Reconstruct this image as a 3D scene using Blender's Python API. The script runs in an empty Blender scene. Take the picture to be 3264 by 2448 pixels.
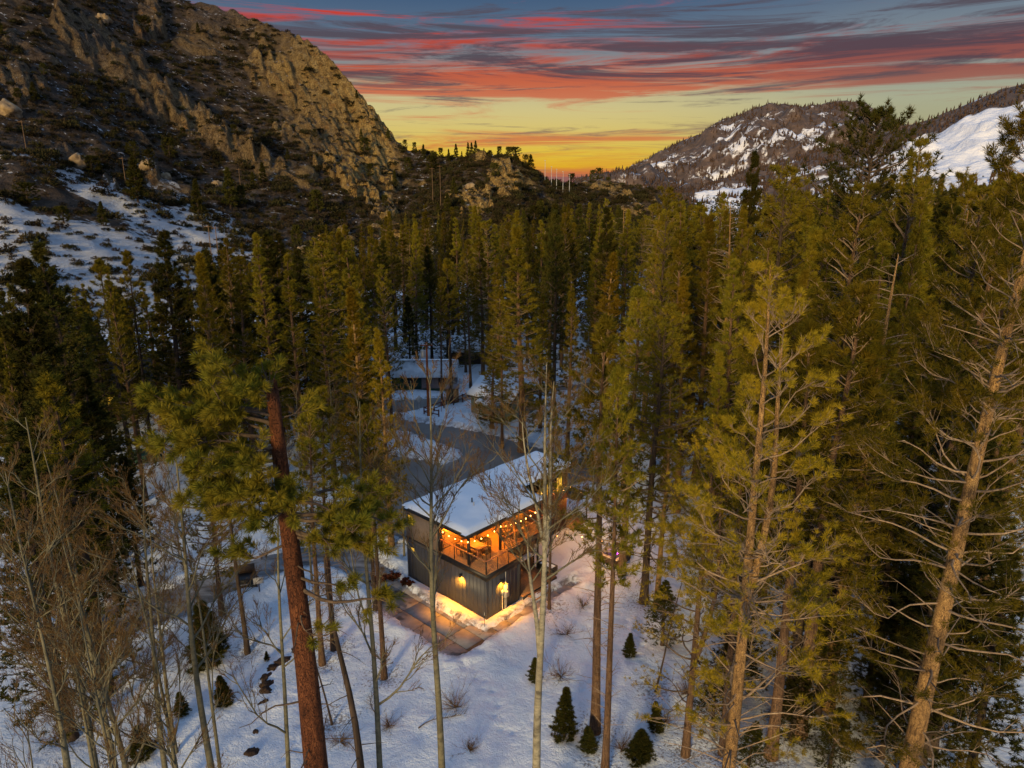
import bpy, math, random
import numpy as np
from mathutils import Vector, Matrix

R = math.radians
scene = bpy.context.scene

# ------------------------------------------------------------------ camera
cam_data = bpy.data.cameras.new('camera')
cam_data.sensor_width = 36.0
cam_data.lens = 25.0
cam_data.clip_start = 0.2
cam_data.clip_end = 12000.0
cam = bpy.data.objects.new('camera', cam_data)
cam.location = (0, 0, 28.0)
cam.rotation_euler = (R(90 - 15.5), 0, 0)
scene.collection.objects.link(cam)
scene.camera = cam

# ------------------------------------------------------------------ world
def lin(r, g, b):
    def c(v):
        v /= 255.0
        return v / 12.92 if v <= 0.04045 else ((v + 0.055) / 1.055) ** 2.4
    return (c(r), c(g), c(b), 1.0)

class NT:
    """small helper round a node tree"""
    def __init__(s, tree):
        s.t = tree; s.n = tree.nodes; s.l = tree.links
    def node(s, kind, **kw):
        n = s.n.new(kind)
        for k, v in kw.items():
            setattr(n, k, v)
        return n
    def set(s, sock, v):
        if isinstance(v, bpy.types.NodeSocket):
            s.l.new(v, sock)
        elif v is not None:
            sock.default_value = v
    def math(s, op, a, b=None, c=None, clamp=False):
        n = s.node('ShaderNodeMath', operation=op, use_clamp=clamp)
        s.set(n.inputs[0], a)
        if b is not None: s.set(n.inputs[1], b)
        if c is not None: s.set(n.inputs[2], c)
        return n.outputs[0]
    def ramp(s, fac, stops, interp='LINEAR'):
        n = s.node('ShaderNodeValToRGB')
        n.color_ramp.interpolation = interp
        e = n.color_ramp.elements
        while len(e) < len(stops):
            e.new(0.5)
        for i, (p, col) in enumerate(stops):
            e[i].position = p
            if not hasattr(col, '__len__'):
                col = (col, col, col, 1)
            e[i].color = col if len(col) == 4 else (*col, 1)
        s.set(n.inputs[0], fac)
        return n.outputs[0]
    def mix(s, fac, a, b, mode='MIX'):
        n = s.node('ShaderNodeMix', data_type='RGBA', blend_type=mode)
        s.set(n.inputs[0], fac); s.set(n.inputs[6], a); s.set(n.inputs[7], b)
        return n.outputs[2]
    def noise(s, vec, scale, detail=4, rough=0.55, dist=0.0):
        n = s.node('ShaderNodeTexNoise')
        if vec is not None: s.l.new(vec, n.inputs['Vector'])
        n.inputs['Scale'].default_value = scale
        n.inputs['Detail'].default_value = detail
        n.inputs['Roughness'].default_value = rough
        n.inputs['Distortion'].default_value = dist
        return n.outputs[0]
    def mapping(s, vec, scale=(1, 1, 1), loc=(0, 0, 0), rot=(0, 0, 0)):
        n = s.node('ShaderNodeMapping')
        s.l.new(vec, n.inputs[0])
        n.inputs['Scale'].default_value = scale
        n.inputs['Location'].default_value = loc
        n.inputs['Rotation'].default_value = rot
        return n.outputs[0]
    def maprange(s, v, a, b, c=0.0, d=1.0, smooth=True):
        n = s.node('ShaderNodeMapRange', interpolation_type='SMOOTHSTEP' if smooth else 'LINEAR')
        s.set(n.inputs[0], v)
        for i, q in enumerate((a, b, c, d)):
            n.inputs[i + 1].default_value = q
        return n.outputs[0]

SUN_AZ = R(200)      # compass direction the light comes from (0 = +Y, clockwise)
SUN_EL = R(10.5)
world = bpy.data.worlds.new('World')
scene.world = world
world.use_nodes = True
w = NT(world.node_tree)
w.n.clear()
tc = w.node('ShaderNodeTexCoord').outputs['Generated']
sep = w.node('ShaderNodeSeparateXYZ'); w.l.new(tc, sep.inputs[0])
dx, dy, dz = sep.outputs
zf = w.math('MULTIPLY', w.math('ADD', dz, 0.02), 1.0 / 0.62, clamp=True)
def zs(stops):
    return [((z + 0.02) / 0.62, c) for z, c in stops]
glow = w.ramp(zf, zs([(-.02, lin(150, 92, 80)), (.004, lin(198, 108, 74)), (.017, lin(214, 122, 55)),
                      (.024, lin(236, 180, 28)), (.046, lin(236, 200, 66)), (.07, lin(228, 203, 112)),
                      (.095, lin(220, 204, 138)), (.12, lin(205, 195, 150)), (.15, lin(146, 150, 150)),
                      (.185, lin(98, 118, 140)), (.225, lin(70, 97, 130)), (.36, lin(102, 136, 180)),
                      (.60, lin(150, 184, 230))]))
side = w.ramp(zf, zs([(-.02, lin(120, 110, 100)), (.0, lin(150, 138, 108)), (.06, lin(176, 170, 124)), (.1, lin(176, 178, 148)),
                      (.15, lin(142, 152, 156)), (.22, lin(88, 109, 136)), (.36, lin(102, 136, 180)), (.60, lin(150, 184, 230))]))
hl = w.math('SQRT', w.math('ADD', w.math('MULTIPLY', dx, dx), w.math('MULTIPLY', dy, dy)))
caz = w.math('DIVIDE', w.math('ADD', w.math('MULTIPLY', dy, 0.996), w.math('MULTIPLY', dx, -0.087)), hl)
sunset = w.maprange(caz, 0.84, 0.997)
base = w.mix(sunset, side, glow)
comb = w.node('ShaderNodeCombineXYZ')
w.l.new(w.math('MULTIPLY', dx, 1.0), comb.inputs[0]); w.l.new(w.math('MULTIPLY', dy, 1.0), comb.inputs[1])
w.l.new(w.math('MULTIPLY', dz, 17.0), comb.inputs[2])
cv = comb.outputs[0]
nA = w.noise(w.mapping(cv, loc=(1.3, 0.4, 2.75)), 2.7, 12, .68, .7)
nB = w.noise(w.mapping(cv, loc=(4.7, 8.4, 9.1)), 3.2, 12, .70, .9)
densA = w.ramp(zf, zs([(-.02, .8), (.010, .8), (.026, .22), (.045, .42), (.060, .70), (.080, .16), (.1, .18),
                       (.118, .62), (.145, .86), (.170, .52), (.190, .36), (.205, .44), (.228, .24), (.3, .3), (.6, .3)]))
densB = w.ramp(zf, zs([(-.02, .8), (.012, .9), (.024, .25), (.05, .42), (.07, .48), (.09, .28), (.11, .40), (.14, .64), (.18, .76), (.205, .52), (.225, .40), (.6, .3)]))
mA = w.math('MULTIPLY', w.maprange(w.math('ADD', nA, w.math('MULTIPLY', w.math('SUBTRACT', densA, .5), .34)), .46, .64), 0.95)
mB = w.math('MULTIPLY', w.maprange(w.math('ADD', nB, w.math('MULTIPLY', w.math('SUBTRACT', densB, .5), .28)), .49, .64), 0.88)
colA = w.ramp(zf, zs([(-.02, lin(170, 85, 75)), (.012, lin(206, 104, 74)), (.03, lin(224, 140, 48)), (.06, lin(222, 132, 70)),
                      (.1, lin(216, 126, 88)), (.13, lin(208, 98, 62)), (.165, lin(186, 74, 52)), (.205, lin(214, 60, 28)),
                      (.3, lin(140, 96, 104)), (.6, lin(140, 148, 168))]))
colB = w.ramp(zf, zs([(-.02, lin(120, 86, 96)), (.02, lin(150, 100, 96)), (.05, lin(160, 116, 92)), (.09, lin(122, 106, 102)),
                      (.14, lin(78, 66, 78)), (.2, lin(88, 76, 86)), (.3, lin(90, 98, 120)), (.6, lin(120, 138, 166))]))
colA2 = w.mix(w.math('MULTIPLY', w.math('SUBTRACT', 1.0, sunset, clamp=True), .55), colA, colB)
c1 = w.mix(mA, base, colA2)
c2 = w.mix(mB, c1, colB)
nish = w.node('ShaderNodeTexSky')
nish.sky_type = 'NISHITA'
nish.sun_disc = False
nish.sun_elevation = SUN_EL
nish.sun_rotation = SUN_AZ
nish.altitude = 2300
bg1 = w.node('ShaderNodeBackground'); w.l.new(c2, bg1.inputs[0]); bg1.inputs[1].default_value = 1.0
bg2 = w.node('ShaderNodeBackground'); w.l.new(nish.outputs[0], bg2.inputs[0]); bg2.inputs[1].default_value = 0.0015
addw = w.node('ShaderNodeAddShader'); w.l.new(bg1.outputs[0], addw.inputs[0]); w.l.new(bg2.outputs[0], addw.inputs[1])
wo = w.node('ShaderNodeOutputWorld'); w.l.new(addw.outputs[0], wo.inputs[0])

sun_d = bpy.data.lights.new('sun', 'SUN')
sun_d.energy = 4.9
sun_d.angle = R(10)
sun_d.color = (1.0, 0.72, 0.33)
sun = bpy.data.objects.new('sun', sun_d)
sd = Vector((math.sin(SUN_AZ) * math.cos(SUN_EL), math.cos(SUN_AZ) * math.cos(SUN_EL), math.sin(SUN_EL)))
sun.rotation_euler = sd.to_track_quat('Z', 'Y').to_euler()
scene.collection.objects.link(sun)

vs = scene.view_settings
vs.view_transform = 'Standard'
vs.look = 'None'
vs.exposure = -0.2
vs.gamma = 1.0
vs.use_curve_mapping = False
scene.cycles.max_bounces = 5
scene.cycles.diffuse_bounces = 2
scene.cycles.glossy_bounces = 2
scene.cycles.transmission_bounces = 3
scene.cycles.transparent_max_bounces = 4
scene.cycles.sample_clamp_indirect = 4.0
scene.cycles.use_denoising = True

# ------------------------------------------------------------------ helpers
COL = scene.collection
rng = np.random.default_rng(11)

def to_mesh(name, verts, tris=None, quads=None, smooth=False, mat=None, attrs=None):
    verts = np.asarray(verts, np.float32).reshape(-1, 3)
    tris = np.zeros((0, 3), np.int32) if tris is None or len(tris) == 0 else np.asarray(tris, np.int32)
    quads = np.zeros((0, 4), np.int32) if quads is None or len(quads) == 0 else np.asarray(quads, np.int32)
    me = bpy.data.meshes.new(name)
    me.vertices.add(len(verts)); me.vertices.foreach_set('co', verts.ravel())
    nl = tris.size + quads.size
    me.loops.add(nl)
    me.loops.foreach_set('vertex_index', np.concatenate([tris.ravel(), quads.ravel()]))
    npoly = len(tris) + len(quads)
    me.polygons.add(npoly)
    ls = np.concatenate([np.arange(len(tris)) * 3, tris.size + np.arange(len(quads)) * 4]).astype(np.int32)
    me.polygons.foreach_set('loop_start', ls)
    if smooth:
        me.polygons.foreach_set('use_smooth', np.ones(npoly, bool))
    for k, a in (attrs or {}).items():
        at = me.attributes.new(k, 'FLOAT', 'POINT')
        at.data.foreach_set('value', np.asarray(a, np.float32))
    me.update(calc_edges=True)
    me.validate()
    if mat is not None:
        me.materials.append(mat)
    return me

class MB:
    """collects shapes for ONE mesh object"""
    def __init__(s):
        s.v = []; s.t = []; s.q = []; s.n = 0
    def add(s, v, t=None, q=None):
        v = np.asarray(v, float).reshape(-1, 3)
        s.v.append(v)
        if t is not None and len(t): s.t.append(np.asarray(t, int) + s.n)
        if q is not None and len(q): s.q.append(np.asarray(q, int) + s.n)
        s.n += len(v); return s
    def box(s, a, b, bev=0.0):
        x0, y0, z0 = a; x1, y1, z1 = b
        if bev <= 0:
            v = [(x0, y0, z0), (x1, y0, z0), (x1, y1, z0), (x0, y1, z0), (x0, y0, z1), (x1, y0, z1), (x1, y1, z1), (x0, y1, z1)]
            q = [(0, 3, 2, 1), (4, 5, 6, 7), (0, 1, 5, 4), (1, 2, 6, 5), (2, 3, 7, 6), (3, 0, 4, 7)]
            return s.add(v, None, q)
        e = bev     # chamfered top edges
        v = [(x0, y0, z0), (x1, y0, z0), (x1, y1, z0), (x0, y1, z0), (x0, y0, z1 - e), (x1, y0, z1 - e), (x1, y1, z1 - e), (x0, y1, z1 - e),
             (x0 + e, y0 + e, z1), (x1 - e, y0 + e, z1), (x1 - e, y1 - e, z1), (x0 + e, y1 - e, z1)]
        q = [(0, 3, 2, 1), (8, 9, 10, 11), (0, 1, 5, 4), (1, 2, 6, 5), (2, 3, 7, 6), (3, 0, 4, 7), (4, 5, 9, 8), (5, 6, 10, 9), (6, 7, 11, 10), (7, 4, 8, 11)]
        return s.add(v, None, q)
    def beam(s, p, q, wd, ht):
        """rectangular bar from p to q"""
        p = np.array(p, float); q = np.array(q, float); d = q - p; d /= np.linalg.norm(d)
        up = np.array([0, 0, 1.0]) if abs(d[2]) < .9 else np.array([1.0, 0, 0])
        sx = np.cross(d, up); sx /= np.linalg.norm(sx); uy = np.cross(sx, d)
        c = [(-1, -1), (1, -1), (1, 1), (-1, 1)]
        v = [p + sx * wd / 2 * i + uy * ht / 2 * j for i, j in c] + [q + sx * wd / 2 * i + uy * ht / 2 * j for i, j in c]
        return s.add(v, None, [(0, 1, 2, 3), (7, 6, 5, 4), (0, 4, 5, 1), (1, 5, 6, 2), (2, 6, 7, 3), (3, 7, 4, 0)])
    def tube(s, pts, rad, k=8, cap=True):
        pts = np.asarray(pts, float); rad = np.broadcast_to(np.asarray(rad, float), (len(pts),))
        v, q = tubes(pts[None], rad[None], k)
        s.add(v, None, q)
        if cap:
            n = len(pts); b = s.n - n * k
            for ring, cp in ((0, pts[0]), (n - 1, pts[-1])):
                ids = [b + ring * k + i - s.n for i in range(k)]
                s.add([cp], [(0, ids[i] , ids[(i + 1) % k]) for i in range(k)])
        return s
    def lathe(s, prof, c=(0, 0, 0), k=16):
        prof = np.asarray(prof, float); a = np.arange(k) * 2 * math.pi / k
        v = np.stack([prof[:, None, 0] * np.cos(a), prof[:, None, 0] * np.sin(a), np.repeat(prof[:, 1:2], k, 1)], -1) + np.array(c)
        n = len(prof); q = []
        for i in range(n - 1):
            for j in range(k):
                q.append((i * k + j, i * k + (j + 1) % k, (i + 1) * k + (j + 1) % k, (i + 1) * k + j))
        return s.add(v.reshape(-1, 3), None, q)
    def prism(s, poly, z0, z1):
        poly = np.asarray(poly, float); n = len(poly)
        v = np.vstack([np.c_[poly, np.full(n, z0)], np.c_[poly, np.full(n, z1)]])
        q = [(i, (i + 1) % n, n + (i + 1) % n, n + i) for i in range(n)]
        t = [(n, n + i, n + i + 1) for i in range(1, n - 1)] + [(0, i + 1, i) for i in range(1, n - 1)]
        return s.add(v, t, q)
    def mesh(s, name, mat, smooth=False):
        return to_mesh(name, np.vstack(s.v), np.vstack(s.t) if s.t else None, np.vstack(s.q) if s.q else None, smooth, mat)
    def build(s, name, mat, parent=None, smooth=False):
        return link(name, s.mesh(name, mat, smooth), parent)

def link(name, data, parent=None, loc=None, rot=None, scale=None):
    o = bpy.data.objects.new(name, data)
    COL.objects.link(o)
    if parent is not None: o.parent = parent
    if loc is not None: o.location = loc
    if rot is not None: o.rotation_euler = rot
    if scale is not None: o.scale = scale
    return o

def thing(name, label, cat, loc=(0, 0, 0), rz=0.0, group=None):
    o = link(name, None, None, loc, (0, 0, rz))
    o.empty_display_size = 0.3
    return tag(o, label, cat, group)

def tag(o, label=None, cat=None, group=None, kind=None):
    if label: o['label'] = label
    if cat: o['category'] = cat
    if group: o['group'] = group
    if kind: o['kind'] = kind
    return o

def tubes(P, Rd, k):
    """P (m,n,3) centre lines, Rd (m,n) radii -> verts, quads of m open tubes"""
    m, n = P.shape[:2]
    T = np.gradient(P, axis=1)
    T /= np.linalg.norm(T, axis=2, keepdims=True) + 1e-9
    d = P[:, -1] - P[:, 0]
    ref = np.where((np.abs(d[:, 2]) > .8 * np.linalg.norm(d, axis=1))[:, None], np.array([1.0, 0, 0]), np.array([0, 0, 1.0]))[:, None, :]
    U = np.cross(T, ref); U /= np.linalg.norm(U, axis=2, keepdims=True) + 1e-9
    V = np.cross(T, U)
    a = np.arange(k) * 2 * math.pi / k
    ring = U[:, :, None, :] * np.cos(a)[None, None, :, None] + V[:, :, None, :] * np.sin(a)[None, None, :, None]
    v = P[:, :, None, :] + ring * Rd[:, :, None, None]
    base = np.arange(m)[:, None, None] * n * k + np.arange(n - 1)[None, :, None] * k
    j = np.arange(k)[None, None, :]; j2 = (j + 1) % k
    q = np.stack([base + j, base + j2, base + k + j2, base + k + j], -1).reshape(-1, 4)
    return v.reshape(-1, 3), q

def unit(v):
    return v / (np.linalg.norm(v, axis=-1, keepdims=True) + 1e-9)

def blades(P, D, ln, wd, k, spread, r, flat=0.0):
    """k needle blades per tuft at P along D: one thin triangle each"""
    m = len(P)
    rd = r.normal(size=(m, k, 3))
    b = unit(D[:, None, :] + spread * unit(rd))
    L = np.broadcast_to(np.asarray(ln, float).reshape(-1, 1), (m, k)) * r.uniform(.65, 1.15, (m, k))
    sd_ = unit(np.cross(b, r.normal(size=(m, k, 3))))
    if flat:        # far trees: one triangle per blade
        v = np.stack([P[:, None, :] - sd_ * wd * .45, P[:, None, :] + sd_ * wd * .45, P[:, None, :] + b * L[..., None]], 2).reshape(-1, 3)
        return v, np.arange(m * k)[:, None] * 3 + np.array([0, 1, 2])
    p0 = P[:, None, :] + b * (L * .05)[..., None]
    mid = p0 + b * (L * .45)[..., None]
    v = np.stack([p0, mid - sd_ * wd / 2, P[:, None, :] + b * L[..., None], mid + sd_ * wd / 2], 2).reshape(-1, 3)
    q = np.arange(m * k)[:, None] * 4 + np.array([0, 1, 2, 3])
    return v, q

# numpy value noise
def _h(ix, iy, s):
    n = (ix.astype(np.int64) * 374761393 + iy.astype(np.int64) * 668265263 + s * 1274126177) & 0xFFFFFFFF
    n = ((n ^ (n >> 13)) * 1274126177) & 0xFFFFFFFF
    n = n ^ (n >> 16)
    return (n & 0xFFFF) / 65535.0
def vnoise(x, y, s=0):
    x = np.asarray(x, float); y = np.asarray(y, float)
    ix = np.floor(x); iy = np.floor(y); fx = x - ix; fy = y - iy
    fx = fx * fx * fx * (fx * (fx * 6 - 15) + 10); fy = fy * fy * fy * (fy * (fy * 6 - 15) + 10)
    a = _h(ix, iy, s); b = _h(ix + 1, iy, s); c = _h(ix, iy + 1, s); d = _h(ix + 1, iy + 1, s)
    return (a + (b - a) * fx + (c - a) * fy + (a - b - c + d) * fx * fy) * 2 - 1
def fbm(x, y, oct=5, s=0, gain=.5):
    t = 0; a = 1.0; f = 1.0
    for i in range(oct):
        t = t + a * vnoise(x * f + i * 17.3, y * f + i * 9.1, s + i); a *= gain; f *= 2.03
    return t
def ridged(x, y, oct=4, s=0):
    t = 0; a = 1.0; f = 1.0
    for i in range(oct):
        t = t + a * (1 - 2 * np.abs(vnoise(x * f + i * 7.7, y * f + i * 3.3, s + i))); a *= .5; f *= 2.1
    return t
def sstep(a, b, x):
    t = np.clip((x - a) / (b - a), 0, 1); return t * t * (3 - 2 * t)

# ------------------------------------------------------------------ materials
def mat_new(name):
    m = bpy.data.materials.new(name); m.use_nodes = True
    t = NT(m.node_tree); t.n.clear()
    out = t.node('ShaderNodeOutputMaterial')
    p = t.node('ShaderNodeBsdfPrincipled')
    t.l.new(p.outputs[0], out.inputs[0])
    return m, t, p, out
def bump(t, p, h, strength=.4, dist=.05):
    b = t.node('ShaderNodeBump'); b.inputs['Strength'].default_value = strength; b.inputs['Distance'].default_value = dist
    t.l.new(h, b.inputs['Height']); t.l.new(b.outputs[0], p.inputs['Normal'])
def simple(name, c1, c2=None, scale=6, rough=.7, bumpk=.15, spec=.3, metal=0.0, stretch=(1, 1, 1), detail=5, dist=.02, lo=.3, hi=.7):
    m, t, p, o = mat_new(name)
    co = t.node('ShaderNodeTexCoord').outputs['Object']
    n = t.noise(t.mapping(co, stretch), scale, detail, .6)
    c2 = c2 or tuple(v * .6 for v in c1)
    t.l.new(t.ramp(n, [(lo, c2), (hi, c1)]), p.inputs['Base Color'])
    p.inputs['Roughness'].default_value = rough
    p.inputs['Specular IOR Level'].default_value = spec
    p.inputs['Metallic'].default_value = metal
    if bumpk: bump(t, p, n, bumpk, dist)
    return m
def emis(name, col, strength, base=(.02, .02, .02)):
    m, t, p, o = mat_new(name)
    p.inputs['Base Color'].default_value = (*base, 1)
    p.inputs['Emission Color'].default_value = (*col, 1)
    p.inputs['Emission Strength'].default_value = strength
    return m

def foliage(name, ca, cb, cc, transl=.25, hue_obj=.35):
    m, t, p, o = mat_new(name)
    g = t.node('ShaderNodeNewGeometry')
    oi = t.node('ShaderNodeObjectInfo')
    rp = g.outputs['Random Per Island']
    co = t.node('ShaderNodeTexCoord').outputs['Object']
    n = t.noise(co, .9, 3, .6)
    col = t.mix(rp, (*ca, 1), (*cb, 1))
    col = t.mix(t.maprange(n, .38, .66), col, (*cc, 1))
    br = t.math('ADD', .60, t.math('MULTIPLY', oi.outputs['Random'], .72))
    hv = t.node('ShaderNodeHueSaturation')
    t.l.new(col, hv.inputs['Color']); t.l.new(br, hv.inputs['Value'])
    t.l.new(t.math('ADD', .489, t.math('MULTIPLY', oi.outputs['Random'], .018)), hv.inputs['Hue'])
    d = t.node('ShaderNodeBsdfDiffuse'); t.l.new(hv.outputs[0], d.inputs[0])
    tr = t.node('ShaderNodeBsdfTranslucent'); t.l.new(hv.outputs[0], tr.inputs[0])
    mx = t.node('ShaderNodeMixShader'); mx.inputs[0].default_value = transl
    t.l.new(d.outputs[0], mx.inputs[1]); t.l.new(tr.outputs[0], mx.inputs[2])
    t.l.new(mx.outputs[0], o.inputs[0]); t.n.remove(p)
    return m

def bark(name, c1, c2, c3, sc=(14, 14, 2.2), rough=.9, bs=.7, spots=None, plates=None):
    m, t, p, o = mat_new(name)
    co = t.node('ShaderNodeTexCoord').outputs['Object']
    v = t.mapping(co, sc)
    n = t.noise(v, 1.0, 6, .65, .6)
    n2 = t.noise(co, .5, 3)
    col = t.ramp(n, [(.32, c3), (.47, c2), (.66, c1)])
    col = t.mix(t.maprange(n2, .4, .68), col, t.ramp(n, [(.3, c3), (.7, c2)]))
    if spots:
        vo = t.node('ShaderNodeTexVoronoi'); t.l.new(t.mapping(co, (5, 5, 3.2)), vo.inputs['Vector'])
        col = t.mix(t.maprange(vo.outputs['Distance'], .10, .22, 1, 0), col, (*spots, 1))
    hgt = n
    if plates:
        wv = t.node('ShaderNodeVectorMath', operation='ADD'); t.l.new(t.mapping(co, plates), wv.inputs[0])
        nd = t.node('ShaderNodeTexNoise'); nd.inputs['Scale'].default_value = 3.0; t.l.new(co, nd.inputs['Vector'])
        sc_ = t.node('ShaderNodeVectorMath', operation='SCALE'); t.l.new(nd.outputs['Color'], sc_.inputs[0]); sc_.inputs['Scale'].default_value = .9
        t.l.new(sc_.outputs[0], wv.inputs[1])
        ve = t.node('ShaderNodeTexVoronoi', feature='DISTANCE_TO_EDGE'); t.l.new(wv.outputs[0], ve.inputs['Vector'])
        edge = t.maprange(ve.outputs['Distance'], .0, .085)
        col = t.mix(edge, tuple(v * .8 for v in c3) + (1,), col)
        hgt = t.math('ADD', t.math('MULTIPLY', edge, 1.0), t.math('MULTIPLY', n, .5))
    t.l.new(col, p.inputs['Base Color'])
    p.inputs['Roughness'].default_value = rough
    p.inputs['Specular IOR Level'].default_value = .15
    bump(t, p, hgt, bs, .04)
    return m

M = {}
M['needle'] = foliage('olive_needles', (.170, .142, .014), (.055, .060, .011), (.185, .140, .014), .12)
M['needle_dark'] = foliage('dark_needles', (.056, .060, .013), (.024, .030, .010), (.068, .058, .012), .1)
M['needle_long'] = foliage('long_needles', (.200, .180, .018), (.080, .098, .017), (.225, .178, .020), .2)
M['needle_sunlit'] = foliage('sunlit_needles', (.290, .205, .015), (.105, .092, .012), (.245, .168, .014), .14)  # lighter copy of the olive needles, sunlight put into the colour
M['brush'] = foliage('brush_leaves', (.055, .046, .030), (.030, .028, .018), (.080, .055, .034), .1)
M['brush_red'] = foliage('russet_leaves', (.16, .05, .03), (.08, .03, .02), (.12, .06, .025), .1)
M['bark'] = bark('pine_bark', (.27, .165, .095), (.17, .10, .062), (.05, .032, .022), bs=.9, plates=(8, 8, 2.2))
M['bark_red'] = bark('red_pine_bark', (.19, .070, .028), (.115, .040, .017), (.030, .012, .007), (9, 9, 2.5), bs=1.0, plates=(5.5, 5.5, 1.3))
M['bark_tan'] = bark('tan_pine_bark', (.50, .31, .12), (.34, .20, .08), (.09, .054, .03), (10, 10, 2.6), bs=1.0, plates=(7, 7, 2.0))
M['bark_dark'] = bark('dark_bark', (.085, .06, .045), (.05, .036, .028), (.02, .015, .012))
M['limb'] = bark('pale_limb_wood', (.40, .30, .20), (.27, .19, .125), (.12, .085, .055), (9, 9, 9))
M['limb_dark'] = bark('dark_limb_wood', (.16, .115, .08), (.10, .07, .05), (.04, .03, .02), (9, 9, 9))
M['aspen'] = bark('aspen_bark', (.185, .168, .105), (.135, .124, .080), (.065, .060, .040), (3, 3, 5), .8, .3, spots=(.02, .017, .012))
M['aspen_white'] = bark('white_aspen_bark', (.33, .30, .215), (.235, .215, .155), (.09, .08, .06), (3, 3, 5), .8, .3, spots=(.03, .024, .018))
M['twig'] = bark('aspen_twigs', (.215, .130, .036), (.125, .072, .026), (.065, .034, .016), (2, 2, 2), .8, .1)
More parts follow.
